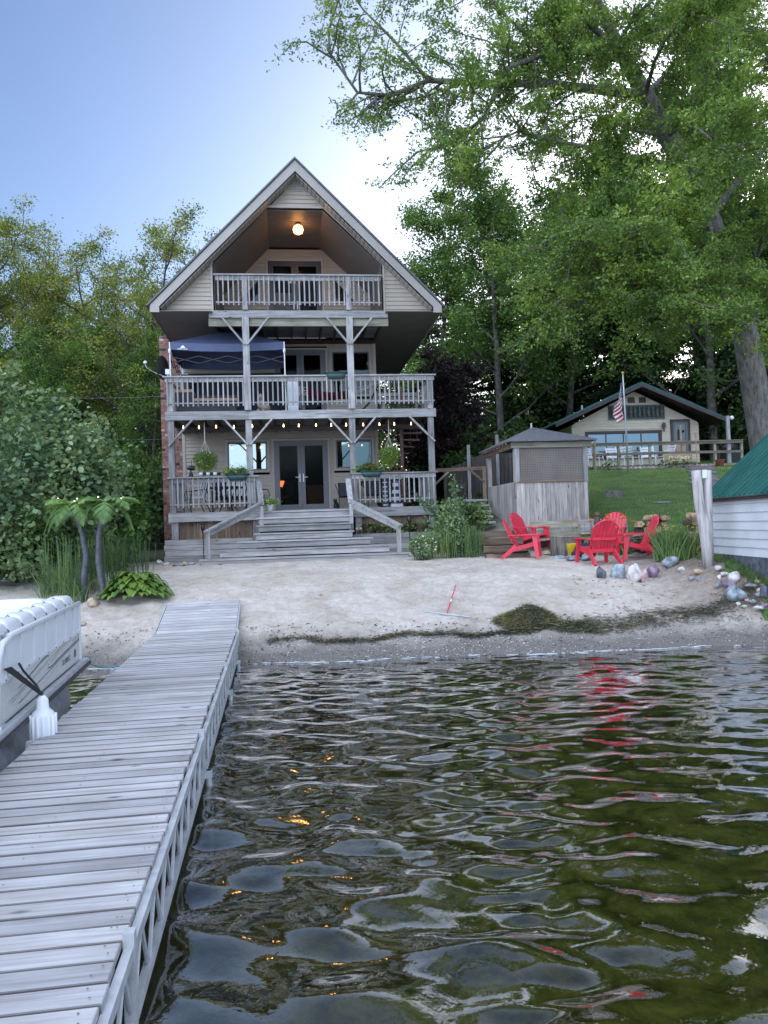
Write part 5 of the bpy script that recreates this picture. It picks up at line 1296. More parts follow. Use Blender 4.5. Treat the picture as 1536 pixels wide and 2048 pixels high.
# spiral staircase
t = place_h('spiral_staircase', 'rusty brown spiral staircase at the right end of the lower deck', 'staircase', 6.65, 1.7, 2.5)
MB().tube([(0, 0, 0), (0, 0, 3.6)], .06, 10).build('column', 'rust', t)
hr = []; 
for i in range(14):
    a = 1.6 - i*.42 + PI; z = .19*(i+1)
    m = MB(); a0, a1 = a-.23, a+.23
    P = [(.05*math.cos(a), .05*math.sin(a)), (.62*math.cos(a0), .62*math.sin(a0)), (.62*math.cos(a1), .62*math.sin(a1))]
    m.prism(P, z-.05, z, 'z'); m.build('tread', 'rust', t)
    p = (.62*math.cos(a), .62*math.sin(a)); MB().tube([(p[0], p[1], z-.02), (p[0], p[1], z+.85)], .013, 5).build('baluster', 'rust', t); hr.append((p[0], p[1], z+.86))
MB().tube(hr, .022, 6).build('handrail', 'rust', t)
fl_ = thing('fairy_lights', 'tiny lights wound along the spiral stair handrail', 'fairy lights', t.location, HYAW)
fm = MB().blob((0, 0, 0), (.014, .014, .014), 1, 0, 6, 4).mesh('light', 'fairy')
cab = []
for i in range(len(hr)-1):
    for u in (0, .5):
        p = Vector(hr[i]).lerp(Vector(hr[i+1]), u)+Vector((0, -.03, .03+rnd.uniform(-.03, .03))); cab.append(p); link('light', fm, fl_, p)
MB().tube(cab, .004, 3).build('cable', 'black', fl_)

# ================================================================ DOCK
DA = math.atan(.1444); ddir = Vector((-math.sin(DA), math.cos(DA), 0)); dr_ = Vector((math.cos(DA), math.sin(DA), 0))
# dock frame: local y along the dock to the shore, local x to the right; right edge at x=0
dock = thing('boat_dock', 'long pale plank dock with an aluminium truss frame running to the beach', 'dock', (-.645-.0, .0, .42), DA)
Dm = dock.location
yj = 12.14  # local y of the joint near the beach
y = -3.0
bw = .137
while y < yj-.01:
    z = .0 + .008*math.sin(y*1.2)+rnd.uniform(-.002, .002); e = rnd.uniform(-.006, .006)
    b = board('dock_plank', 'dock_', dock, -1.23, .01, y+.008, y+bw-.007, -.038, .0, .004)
    b.location.z += z; b.location.x += e+rnd.uniform(-.005, .005); b.rotation_euler = (rnd.uniform(-.01, .01), rnd.uniform(-.002, .002), rnd.uniform(-.003, .003)); y += bw
sc_ = MB()
yy = -3.0
while yy < 8:
    for x in (-1.17, -1.15, -.62, -.05, -.03): sc_.lathe([(.0045, .001), (.004, .0025)], (x+rnd.uniform(-.006, .006), yy+bw*rnd.choice([.3, .7]), .006), 6)
    yy += bw
o = sc_.build('deck_screws', 'dframe', dock); o['kind'] = 'stuff'
ramp = thing('dock_ramp', 'short sloping plank ramp leading from the dock down onto the sand', 'ramp', Dm+ddir*yj, DA)
sl = math.atan(.30/1.35)
n_ = 10
for i in range(n_+1):
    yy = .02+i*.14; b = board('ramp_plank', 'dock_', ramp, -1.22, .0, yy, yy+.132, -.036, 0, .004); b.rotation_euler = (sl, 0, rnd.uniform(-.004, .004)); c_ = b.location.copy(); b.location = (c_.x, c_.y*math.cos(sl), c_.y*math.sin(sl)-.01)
for x in (-1.245, .012):
    MB().beam((x, 0, -.05), (x, 1.5*math.cos(sl), 1.5*math.sin(sl)-.05), .02, .09).build('side_rail', 'alu', ramp)
# truss
for xs_ in (.03, -1.25):
    m = MB()
    for zc, h in ((-.06, .05), (-.34, .045)):
        yy = -3.0
        while yy < yj-.1:
            y2 = min(yy+3.03, yj); MB().box(xs_-.018, yy+.01, zc-h/2, xs_+.018, y2-.01, zc+h/2).build('truss_chord', 'alu', dock)
            yy = y2
    yy = -3.0; k_ = 0
    while yy < yj-.2:
        MB().tube([(xs_, yy+.02, -.32), (xs_, yy+.19, -.09)], .011, 6).build('truss_strut', 'alu', dock)
        MB().tube([(xs_, yy+.23, -.09), (xs_, yy+.36, -.32)], .011, 6).build('truss_strut', 'alu', dock)
        yy += .38
    for yy in (-3.0, .03, 3.06, 6.09, 9.12, yj-.03): MB().box(xs_-.022, yy-.025, -.36, xs_+.022, yy+.025, .02).build('truss_end', 'alu', dock)
for yy in (6.1, 9.15, 11.2):
    for x in (.075, -1.295):
        P = Dm+dr_*x+ddir*yy; MB().tube([(x, yy, -.30), (x, yy, gz(P.x, P.y)-.42-.1)], .024, 8).build('leg', 'alu', dock)
        MB().box(x-.026, yy-.026, -.36, x+.026, yy+.026, -.30).build('leg_bracket', 'alu', dock)

# ================================================================ PONTOON BOAT
BA = math.radians(11.2)
boat = thing('pontoon_boat', 'white pontoon boat moored along the left side of the dock', 'boat', (-3.38, 8.66, 0), BA)
MB().box(-2.45, -7.5, .53, 0, 0, .60).build('deck', 'alu', boat)
MB().box(0.003, -7.5, .545, .022, 0.01, .575).build('rub_rail', 'black', boat); MB().box(-2.45, .003, .535, 0, .02, .595).build('bow_rail', 'alu', boat)
MB().box(-.055, -7.5, .602, -.005, -.01, .615).build('deck_trim', 'alu', boat)
for x in (-.40, -2.05):
    m = MB(); m.tube([(x, -7.5, .22), (x, -.9, .22), (x, -.55, .22), (x, -.25, .26), (x, .0, .35), (x, .12, .42)], [.31, .31, .30, .24, .12, .02], 20)
    tb = m.build('pontoon', 'alu', boat, True)
    for yy in (-5.8, -4.2, -2.6, -.95): MB().tube([(x, yy, .22), (x, yy+.012, .22)], .315, 20).build('weld_seam', 'alu', tb, True)
    MB().box(x-.12, -7.5, .44, x+.12, -.2, .528).build('bracket', 'alu', tb)
FX = -.075; FY1 = -.13; FY0 = -3.15; zt = 1.24; z0 = .62
fz = .93
fence = MB().box(FX-.012, FY0+.03, z0, FX+.0, FY1, fz).build('side_panel', 'boatcream', boat)
for i in range(12): MB().box(FX+.0005, FY0+.05, z0+.02+i*.024, FX+.004, FY1-.02, z0+.031+i*.024).build('panel_rib', 'boatcream', fence)
MB().box(FX-.014, FY0+.03, fz+.002, FX-.002, FY1, zt-.02).build('upper_panel', 'white', boat)
m = MB(); m.tube([(FX, FY1, z0-.0), (FX, FY1+.0, zt-.0)], .022, 8); m.build('fence_post', 'white', boat)
MB().tube([(FX, FY1+.02, zt), (FX, FY0+.35, zt), (FX, FY0+.14, zt-.04), (FX, FY0+.03, zt-.15), (FX, FY0, zt-.32), (FX, FY0, z0)], .026, 8).build('top_rail', 'white', boat, True)
for i in range(7): yy = FY1-.28-i*.42; MB().box(FX-.002, yy-.022, fz-.01, FX+.016, yy+.022, zt-.02).build('rail_post', 'white', boat)
MB().box(FX-.001, FY0+.03, fz-.012, FX+.014, FY1, fz+.012).build('mid_rail', 'white', boat)
for i in range(9): MB().blob((FX+.016, FY1-.2-i*.33, fz), (.004, .008, .008), 1, 0, 6, 4).build('rivet', 'black', boat)
MB().box(FX-.05, FY0-.05, .60, FX+.04, FY0+.06, .64).build('rail_foot', 'steel', boat)
# painted swooshes, built as thin decals on the panel: (y along, z)
def decal(pts, w, mat, name='stripe'):
    m = MB(); V = []
    for i, (a, b) in enumerate(pts):
        p0 = pts[max(i-1, 0)]; p1 = pts[min(i+1, len(pts)-1)]; d = Vector((p1[0]-p0[0], p1[1]-p0[1])).normalized(); n2 = Vector((-d.y, d.x)); ww = w[i] if hasattr(w, '__len__') else w
        V += [(FX+.0055, a+n2.x*ww/2, b+n2.y*ww/2), (FX+.0055, a-n2.x*ww/2, b-n2.y*ww/2)]
    m.poly(V, [(2*i, 2*i+1, 2*i+3, 2*i+2) for i in range(len(pts)-1)]); m.build(name, mat, fence)
decal([(-.14, .855), (-.9, .815), (-1.5, .775), (-1.62, .785), (-1.60, .82)], .013, 'decal_navy'); decal([(-.14, .838), (-1.0, .79), (-2.0, .72), (-2.6, .68)], .007, 'decal_navy')
decal([(-1.55, .885), (-1.65, .90), (-1.9, .88), (-2.3, .83), (-2.6, .80)], [.004, .016, .012, .010, .006], 'decal_navy')
decal([(-.14, .885), (-.5, .87)], .022, 'decal_beige'); decal([(-.75, .885), (-.8, .895), (-1.2, .86), (-1.5, .815)], [.004, .02, .03, .008], 'decal_beige')
decal([(-1.5, .86), (-2.2, .79), (-2.9, .74)], [.004, .022, .006], 'decal_beige'); decal([(-.62, .90), (-.7, .915), (-1.2, .885), (-2.0, .80), (-2.8, .72)], .007, 'decal_beige')
decal([(-.9, .78), (-1.6, .70), (-2.2, .66)], .004, 'decal_beige')
fc = bpy.data.curves.new('registration_text', 'FONT'); fc.body = 'SD 2688 SC'; fc.size = .075; fc.extrude = .001; fc.align_x = 'LEFT'
fo = text_mesh('registration_number', fc, 'dframe', boat)
fo.matrix_local = Matrix(((0, 0, 1, FX+.006), (1, 0, 0, -1.02), (0, 1, 0, .70), (0, 0, 0, 1)))
MB().box(FX+.005, -.43, .69, FX+.007, -.36, .77).build('registration_sticker', 'darkgreen', boat)
# seats: padded white backs
def pad(x0, x1, y0, y1, z0_, z1_, name, rx=.09):
    m = MB(); cx2, cy2, cz2 = (x0+x1)/2, (y0+y1)/2, (z0_+z1_)/2; hx, hy, hz = (x1-x0)/2, (y1-y0)/2, (z1_-z0_)/2; V = []; nu, nv = 24, 12
    def se(c_, p): return math.copysign(abs(c_)**p, c_)
    for j in range(nv+1):
        th = -PI/2+PI*j/nv
        for i in range(nu):
            u = 2*PI*i/nu; V.append((cx2+hx*se(math.cos(th), .45)*se(math.cos(u), .45), cy2+hy*se(math.cos(th), .22)*se(math.sin(u), .22), cz2+hz*se(math.sin(th), .45)))
    m.poly(V, [(j*nu+i, j*nu+(i+1) % nu, (j+1)*nu+(i+1) % nu, (j+1)*nu+i) for j in range(nv) for i in range(nu)]); return m.build(name, 'white', boat, True)
for i in range(8): pad(-.36, -.10, -.635-i*.415, -.185-i*.415, .80, 1.345, 'seat_back')
pad(-.95, -.30, -3.1, -.3, .72, .98, 'bench_cushion')
pad(-1.15, -.28, -.42, -.16, .72, 1.33, 'bow_seat_back'); pad(-2.35, -2.1, -3.2, -.3, .75, 1.32, 'far_seat_back')
MB().box(-1.0, -3.2, .602, -.12, -.25, .74).build('seat_base', 'white', boat)
for yy in (-.42, -2.9): MB().box(FX-.09, yy-.05, zt+.028, FX-.0, yy+.05, zt+.045).build('grab_cleat', 'steel', boat)
for i in range(7): MB().tube([(-.335, -.41-(i+.5)*.415+.0, .95), (-.34, -.41-(i+.5)*.415, 1.25), (-.23, -.41-(i+.5)*.415, 1.347), (-.11, -.41-(i+.5)*.415, 1.27), (-.098, -.41-(i+.5)*.415, .95)], .006, 5).build('seat_piping', 'dframe', boat)
MB().box(-2.44, FY0, z0, -2.42, FY1, zt-.05).build('far_fence', 'boatcream', boat)
# aft part leaving the frame
MB().box(FX-.012, -7.4, z0, FX, -4.0, fz).build('aft_panel', 'boatcream', boat); MB().tube([(FX, -7.4, zt), (FX, -4.1, zt), (FX, -4.0, zt-.12), (FX, -4.0, z0)], .026, 8).build('aft_rail', 'white', boat, True)
bm3 = Matrix.Rotation(BA, 3, 'Z')
fl3 = thing('boat_fender', 'ribbed white fender hanging on a black strap from the boat side', 'fender', boat.location+bm3@Vector((.11, -2.62, 0)), BA)
prof = [(.0, -.01), (.085, .0), (.10, .03), (.10, .36), (.085, .40), (.05, .43), (.045, .50), (.02, .53)]
MB().lathe([(r_*.93, z-.02+.22) for r_, z in prof], n=24).build('body', 'whitemark', fl3, True)
for k_ in range(14):
    a = 2*PI*k_/14; MB().tube([(.094*math.cos(a), .094*math.sin(a), .23), (.094*math.cos(a), .094*math.sin(a), .58)], .012, 6).build('rib', 'whitemark', fl3, True)
MB().tube([(0, 0, .72), (-.05, .05, .80), (-.14, .02, .93), (-.17, 0, 1.0)], .010, 5).build('strap', 'black', fl3)
MB().poly([(-.02, -.01, .74), (.01, .02, .74), (-.15, -.28, 1.02), (-.18, -.38, 1.02)], [(0, 1, 2, 3)]).build('strap_band', 'black', fl3)
P0 = boat.location+bm3@Vector((-.15, -.03, .66)); P1 = Dm+ddir*9.9-dr_*1.24+Vector((0, 0, -.05))
rp = [P0.lerp(P1, i/8)-Vector((0, 0, .10*math.sin(PI*i/8))) for i in range(9)]
rp = thing('mooring_rope', 'thin teal rope from the bow corner of the boat to the dock', 'rope', P0)
MB().tube([tuple(P0.lerp(P1, i/8)-Vector((0, 0, .10*math.sin(PI*i/8)))-P0) for i in range(9)], .008, 5).build('line', 'teal', rp, True)
MB().blob((0, 0, .02), (.05, .03, .03), 3, .3).build('knot', 'teal', rp, True)

# ================================================================ PAVILION
PV = PX(1035, 1068, 19.6); PVz = 1.62
pav = thing('garden_pavilion', 'grey board pavilion with a brown mesh screen and a low hipped roof', 'pavilion', (3.41, 19.6, 0), HYAW)
PW, PD = 1.90, 2.75; PH = 3.98; PHALF = 2.98
def pz(x, y):
    P = pav.location + Matrix.Rotation(HYAW, 3, 'Z')@Vector((x, y, 0)); return gz(P.x, P.y)
n = 17
for i in range(n):
    a = PW*i/n; board('wall_board', 'pav_', pav, a+.003, a+PW/n-.003, -.02-rnd.uniform(0, .008), .004, pz(a, 0)-.12, PHALF+rnd.uniform(-.01, .0))
n = 22
for i in range(n):
    a = .02+PD*i/n; board('wall_board', 'pav_', pav, -.02-rnd.uniform(0, .008), .004, a, a+PD/n-.005, pz(0, a)-.25, PHALF+.02)
    board('wall_board', 'pav_', pav, PW-.004, PW+.02, a, a+PD/n-.005, pz(PW, a)-.25, PHALF+.02)
for x, y in ((.03, .06), (PW-.05, .06), (.03, PD), (PW-.05, PD)): board('post', 'pav_', pav, x-.06, x+.06, y-.06, y+.06, PHALF-.0+(.0 if y < 1 else -1.6), PH-.02)
board('front_post', 'grey_', pav, -.03, .09, -.05, -.026, PHALF+.0, PH-.1); board('front_post', 'grey_', pav, PW-.11, PW+.01, -.05, -.026, PHALF-.02, PH-.1)
MB().box(.09, -.018, PHALF+.03, PW-.11, -.014, PH-.12).build('mesh_screen', 'screen', pav)
board('screen_sill', 'brown_', pav, .06, PW-.1, -.06, -.022, PHALF-.01, PHALF+.04)
board('header_beam', 'green_', pav, -.12, PW+.12, -.08, -.03, PH-.12, PH+.02); board('header_beam', 'brown_', pav, -.10, -.05, -.02, PD+.1, PH-.12, PH+.02); board('header_beam', 'brown_', pav, PW+.03, PW+.08, -.02, PD+.1, PH-.12, PH+.02)
e = .22; za = PH+.03; zp = 4.5
A = [(-e, -e, za), (PW+e, -e, za), (PW+e, PD+e, za), (-e, PD+e, za), (PW*.45, PD*.42, zp), (PW*.45, PD*.60, zp)]
m = MB(); B_ = [(x, y, z+.035) for x, y, z in A]
m.poly(A+B_, [(1, 0, 4), (2, 1, 4, 5), (3, 2, 5), (0, 3, 5, 4), (6, 7, 10), (7, 8, 11, 10), (8, 9, 11), (9, 6, 10, 11), (0, 1, 7, 6), (1, 2, 8, 7), (2, 3, 9, 8), (3, 0, 6, 9)]); m.build('roof', 'shingle', pav)
for k in range(5):   # shingle courses on the two visible slopes
    pass
for i in range(9):
    y = .1+i*.32; MB().beam((-.21, y, PH+.01), (PW*.45, PD*.42+(y-PD*.42)*.2, zp-.06), .04, .08).build('rafter', 'brown_x', pav)
MB().tube([(PW*.45, PD*.45, zp), (PW*.45, PD*.45, zp+.16)], .025, 6).build('finial', 'alu', pav)
# fairy lights inside the pavilion
t = thing('hanging_lights', 'small warm lights glimmering behind the pavilion screen', 'lights', pav.location+Vector((.75, .5, 0)))
for i in range(9): link('light', fm, t, (rnd.uniform(-.35, .2), rnd.uniform(0, .3), 3.62+rnd.uniform(-.06, .06)))
MB().tube([(-.4, 0, 3.68), (0, .1, 3.62), (.3, 0, 3.7)], .005, 3).build('cable', 'black', t)

# fence behind, between the house and the pavilion ----------------------
fn = thing('board_fence', 'tall dark board fence stepping up the slope behind the house corner', 'fence', (0, 0, 0))
F0, F1 = Vector((2.0, 25.2)), Vector((5.6, 23.4)); L = (F1-F0).length; n = int(L/.135)
fa = math.atan2(F1.y-F0.y, F1.x-F0.x)
for i in range(n):
    u = i/n; p = F0.lerp(F1, (i+.5)/n); zt_ = 3.75+.62*min(1, u*2.2)+rnd.uniform(-.02, .02)
    b = board('fence_board', 'olddark_', fn, -.064, .064, -.012, .012, 0, 2.6); b.location = (p.x, p.y+rnd.uniform(-.01, .01), zt_-1.3); b.rotation_euler = (0, 0, fa)
for u, h in ((.22, 4.5), (.46, 4.75)): p = F0.lerp(F1, u); MB().box(p.x-.05, p.y-.13, 2, p.x+.05, p.y-.03, h).build('fence_post', 'grey_z', fn)
ga = thing('garden_gate_frame', 'pale timber cross beam with corner brackets in front of the dark fence', 'timber frame', (0, 0, 0))
a = PX(868, 941, 22.3); b = PX(968, 936, 22.3)
MB().beam(a, b, .06, .10).build('beam', 'brown_x', ga); MB().box(b.x-.05, b.y-.04, gz(b.x, b.y), b.x+.05, b.y+.04, b.z+.05).build('post', 'brown_z', ga)
MB().beam(b+Vector((0, -.04, -.42)), b+Vector((-.42, -.04, -.05)), .04, .06).build('brace', 'brown_x', ga); MB().beam(a+Vector((0, -.04, -.42)), a+Vector((.42, -.04, -.05)), .04, .06).build('brace', 'brown_x', ga)
sd_ = thing('garden_shed', 'small brown gabled roof just showing above the dark fence', 'shed', PX(948, 905, 30))
MB().prism([(-.9, -.45), (0, 0), (.9, -.45), (.9, -.55), (0, -.1), (-.9, -.55)], -1, 1.2).build('roof', 'darktrim', sd_); MB().prism([(-.75, -.5), (0, -.12), (.75, -.5), (.75, -2.2), (-.75, -2.2)], -.8, 1).build('wall', 'brown_x', sd_)
# timber garden steps left of the pavilion
gs = thing('garden_steps', 'weathered timber steps going up between the shrubs and the pavilion', 'steps', (0, 0, 0))
for i in range(4):
    y = 17.7+i*.42; z0 = 1.10+i*.17
    b = board('step_timber', 'brown_', gs, 2.35-i*.02, 3.35, y, y+.14, z0, z0+.15); board('step_fill', 'olddark_', gs, 2.35, 3.35, y+.15, y+.42, z0+.05, z0+.14)
for i in range(5):
    y = 20.3+i*.35; z0 = 1.95+i*.16; board('upper_step', 'grey_', gs, 2.25, 2.95, y, y+.3, z0, z0+.06)
t = thing('garden_hose_reel', 'black hose lying on the lowest timber step', 'hose', (2.85, 17.66, 1.27))
MB().tube([(-.35, 0, .0), (-.1, -.02, .01), (.2, .0, 0), (.45, .02, .01)], .022, 6).build('hose', 'black', t, True)

# ================================================================ BENCH, OWL, STUMP, FIREPIT
bn = thing('garden_bench', 'long greenish wooden bench standing along the pavilion wall', 'bench', (3.58, 18.55, 0), HYAW)
bz = 1.18
def bb_(nm, m_, a, b, c, d, e_, f): return board(nm, m_, bn, a, b, c, d, e_, f)
for (x0, x1) in ((.06, 1.28), (1.92, 2.55)):
    bb_('back_board', 'green_', x0, x1, .30, .335, bz+.62, bz+.79); bb_('back_board', 'green_', x0, x1, .28, .315, bz+.39, bz+.57)
bb_('back_board', 'grey_', 1.29, 1.91, .37, .40, bz+.50, bz+.80); bb_('shelf_board', 'green_', 1.27, 1.92, .1, .36, bz+.44, bz+.49)
for i in range(3): bb_('seat_board', 'green_', 0.0, 2.5, -.2+i*.16, -.05+i*.16, bz+.33, bz+.37)
for x in (.02, 1.25, 1.9, 2.48): bb_('leg', 'grey_', x, x+.09, -.17, -.08, bz-.1, bz+.325); bb_('leg', 'grey_', x, x+.09, .335, .40, bz-.1, bz+.66)
bb_('kick_board', 'olddark_', .1, 2.4, .2, .23, bz-.1, bz+.3)
t = thing('owl_statue', 'brown and blue owl figure perched on the bench back', 'owl statue', pav.location+Vector((1.82, -.80, bz+.49)), .4)
MB().blob((0, 0, .22), (.085, .08, .19), 3, .06).build('body', 'owlbrown', t, True); MB().blob((0, -.01, .42), (.075, .07, .065), 4, .04).build('head', 'owlbrown', t, True); MB().blob((0, -.035, .11), (.07, .06, .11), 5, .05).build('breast', 'owlblue', t, True)
for s_ in (-1, 1): MB().poly([(s_*.03, 0, .46), (s_*.075, 0, .45), (s_*.06, 0, .51), (s_*.05, .02, .45)], [(0, 1, 2), (1, 3, 2), (3, 0, 2), (0, 3, 1)]).build('ear_tuft', 'owlbrown', t); MB().blob((s_*.025, -.065, .43), (.012, .01, .012), 1).build('eye', 'yellow', t)
sp = PX(1133, 1095, 17.9)
t = thing('log_stump', 'wide pale tree stump standing in front of the bench', 'tree stump', (sp.x, 17.9, gz(sp.x, 17.9)))
m = MB(); P = []; N = 30
for z, k in ((-.05, 1.06), (.2, 1.0), (.44, .98)):
    for i in range(N): a = 2*PI*i/N; q = (.36+.02*math.sin(5*a)+.012*math.sin(13*a))*k; P.append((q*math.cos(a), q*.8*math.sin(a), z+(0.02*math.sin(3*a) if z > .4 else 0)))
m.poly(P, [(j*N+i, j*N+(i+1) % N, (j+1)*N+(i+1) % N, (j+1)*N+i) for j in range(2) for i in range(N)]+[tuple(range(2*N, 3*N))]); m.build('stump', 'oakbark', t)
MB().lathe([(.30, .44), (.29, .447)], n=24).build('cut_face', 'cutwood', t)
fp = PX(1160, 1103, 16.9)
t = thing('fire_basket', 'yellow bucket and dark bag standing behind the fire ring stones', 'bucket', (fp.x-.05, 17.2, gz(fp.x, 17.2)))
MB().lathe([(.13, 0), (.17, .30), (.18, .31)], n=16).build('bucket', 'yellow', t, True)
t = thing('dark_bag', 'dark crumpled bag lying beside the yellow bucket', 'bag', (fp.x+.15, 17.0, gz(fp.x, 17)))
m = MB(); m.blob((0, 0, .13), (.20, .14, .17), 5, .35, 16, 10); m.blob((-.2, -.05, .07), (.16, .11, .09), 8, .35); m.build('bag', 'cushionblack', t, True)

def stone(px, py, w, h, mat, label, group=None, Y=None, name='stone', d=None):
    g = GP(px, py); k = g.y/FPX; rx, rz_ = w/2*k, h/2*k
    t = MB().blob((0, 0, 0), (rx, (d or .85)*rx, rz_*1.05), int(px*7+py), .34, 16, 10)
    # a few flat facets make it read as rock
    rr2 = random.Random(int(px+py*3)); pl_ = [(Vector((rr2.gauss(0, 1), rr2.gauss(0, 1), rr2.gauss(0, .8))).normalized(), rr2.uniform(.62, .85)) for _ in range(6)]
    V = []
    for v in t.v:
        u = Vector((v[0]/rx, v[1]/rx, v[2]/rz_))
        for nn, dd in pl_:
            q = u.dot(nn)
            if q > dd: u -= nn*(q-dd)
        V.append((u.x*rx, u.y*rx, u.z*rz_))
    t.v = V
    o = t.build(name, mat, None, True); o.location = (g.x, g.y+rx*.4, gz(g.x, g.y+rx*.4)+rz_*.55); o.rotation_euler = (0, 0, rnd.uniform(-.3, .3)); return tag(o, label, 'stone', group)
ST = [
 (1206, 1158, 24, 30, 'stonedark', 'dark slate stone at the left end of the row in front of the chairs'),
 (1239, 1158, 30, 36, 'stonegrey', 'rounded blue grey stone second from the left in the row by the chairs'),
 (1270, 1162, 30, 38, 'stonewhite', 'large cream stone in the middle of the row by the chairs'),
 (1291, 1164, 18, 34, 'stonepink', 'upright pale pinkish stone beside the large cream one'),
 (1309, 1156, 26, 28, 'stonepurple', 'purple stone at the right end of the row by the chairs'),
 (1341, 1134, 34, 22, 'stonegrey', 'flat grey green boulder at the foot of the iris plants'),
 (1364, 1143, 16, 10, 'stonewhite', 'small pale blue stone right of the boulder under the irises'),
 (1398, 1148, 22, 9, 'stonetan', 'flat tan stone near the foot of the driftwood post'),
 (1437, 1142, 16, 12, 'stonewhite', 'white stone just right of the driftwood post'),
 (1450, 1152, 16, 9, 'stonewhite', 'oval pale stone at the top of the rocky bank'),
 (1440, 1158, 9, 9, 'stonewhite', 'tiny white stone left of the oval pale one'),
 (1470, 1166, 26, 30, 'stonewhite', 'big pale grey stone high on the rocky bank'),
 (1459, 1175, 34, 20, 'stonepurple', 'long mauve stone leaning under the big pale one'),
 (1437, 1176, 14, 12, 'stonegrey', 'small grey stone left of the mauve one'),
 (1469, 1182, 18, 11, 'stonepink', 'small rosy stone above the wedge shaped slab'),
 (1472, 1202, 46, 32, 'stonegrey', 'wedge shaped grey slab, the largest on the rocky bank'),
 (1505, 1176, 28, 9, 'stonegrey', 'long flat grey stone at the right of the bank'),
 (1516, 1168, 17, 8, 'stonetan', 'sandy coloured oval stone below the grass edge'),
 (1527, 1175, 14, 7, 'stonepurple', 'flat lilac stone at the right edge of the photo'),
 (1519, 1187, 12, 10, 'stonewhite', 'bright white stone near the right edge'),
 (1517, 1196, 13, 11, 'stonegrey', 'bluish pebble below the bright white stone'),
 (1533, 1202, 24, 30, 'stonedark', 'dark blue boulder cut off by the right edge of the photo'),
 (1496, 1207, 13, 8, 'stonepink', 'rosy pebble right of the wedge shaped slab'),
 (1478, 1213, 10, 8, 'stonewhite', 'white pebble below the wedge shaped slab'),
 (1491, 1218, 10, 7, 'stonewhite', 'second white pebble below the wedge shaped slab'),
 (1507, 1210, 15, 9, 'stonegrey', 'grey pebble in the brown soil near the right edge'),
 (1530, 1217, 16, 11, 'stonepurple', 'lilac stone low at the right edge'),
 (1520, 1226, 24, 9, 'stonewhite', 'row end stone, pale and low beside the weed line at the right'),
 (1385, 1160, 12, 9, 'stonegrey', 'small teal grey pebble below the irises'),
 (1398, 1163, 9, 10, 'stonegrey', 'smaller teal grey pebble right of its twin'),
 (1127, 1108, 36, 24, 'stonegrey', 'angular grey stone at the back of the fire ring'),
 (1100, 1110, 28, 9, 'stonetan', 'flat pale stone at the left of the fire ring'),
 (1124, 1119, 28, 10, 'stonegrey', 'low bluish stone at the front left of the fire ring'),
 (1148, 1122, 34, 12, 'stonegrey', 'low grey stone at the front of the fire ring'),
 (1158, 1110, 26, 12, 'stonepink', 'brownish stone at the back right of the fire ring'),
 (1178, 1120, 30, 16, 'stonegrey', 'blue grey stone showing between the legs of the chair seen from behind'),
 (184, 1214, 30, 18, 'stonetan', 'grey tan boulder between the two palm trunks'),
 (163, 1253, 22, 8, 'stonetan', 'flat tan stone in the sand behind the boat'),
 (318, 1128, 16, 10, 'stonewhite', 'pale stone left of the timber base, nearest the hedge'),
 (332, 1131, 15, 9, 'stonewhite', 'rounded pale stone beside the timber base corner'),
 (355, 1132, 24, 6, 'stonegrey', 'flat blue slate under the timber base'),
 (370, 1131, 12, 9, 'stonetan', 'small yellowish stone under the timber base'),
 (384, 1130, 16, 9, 'stonegrey', 'bluish stone left of the bottom step'),
]
for s_ in ST: stone(*s_)
for i, px in enumerate([822, 838, 852, 866, 880, 893, 904, 914, 929, 936, 952]):
    stone(px, 1112-i*.6, 9+3*(i % 3), 6, 'stonewhite', 'small pale stone edging the flower bed right of the steps', 'edging stones along the flower bed')

# rake ------------------------------------------------------------------
rk = thing('beach_rake', 'wide grey landscape rake with a red handle lying on the sand', 'rake', (0, 0, 0))
a = GP(848, 1226); b = GP(942, 1238); h0 = (a+b)/2; top = GP(912, 1182)
a.z += .03; b.z += .03; MB().beam(a, b, .045, .02).build('head', 'alu', rk)
for i in range(24): p = a.lerp(b, (i+.5)/24); MB().beam(p, p+Vector((.0, -.05, -.03)), .008, .008).build('tine', 'alu', rk)
p0 = h0+Vector((0, .02, .04)); p1 = Vector((top.x, top.y, gz(top.x, top.y)+.10)); MB().tube([p0, p0.lerp(p1, .5), p1], .010, 8).build('handle', 'red', rk)
MB().tube([p0.lerp(p1, .38), p0.lerp(p1, .47)], .0112, 8).build('handle_label', 'whitemark', rk); MB().beam(h0+Vector((-.12, .0, .04)), p0.lerp(p1, .2), .01, .01).build('brace', 'alu', rk)

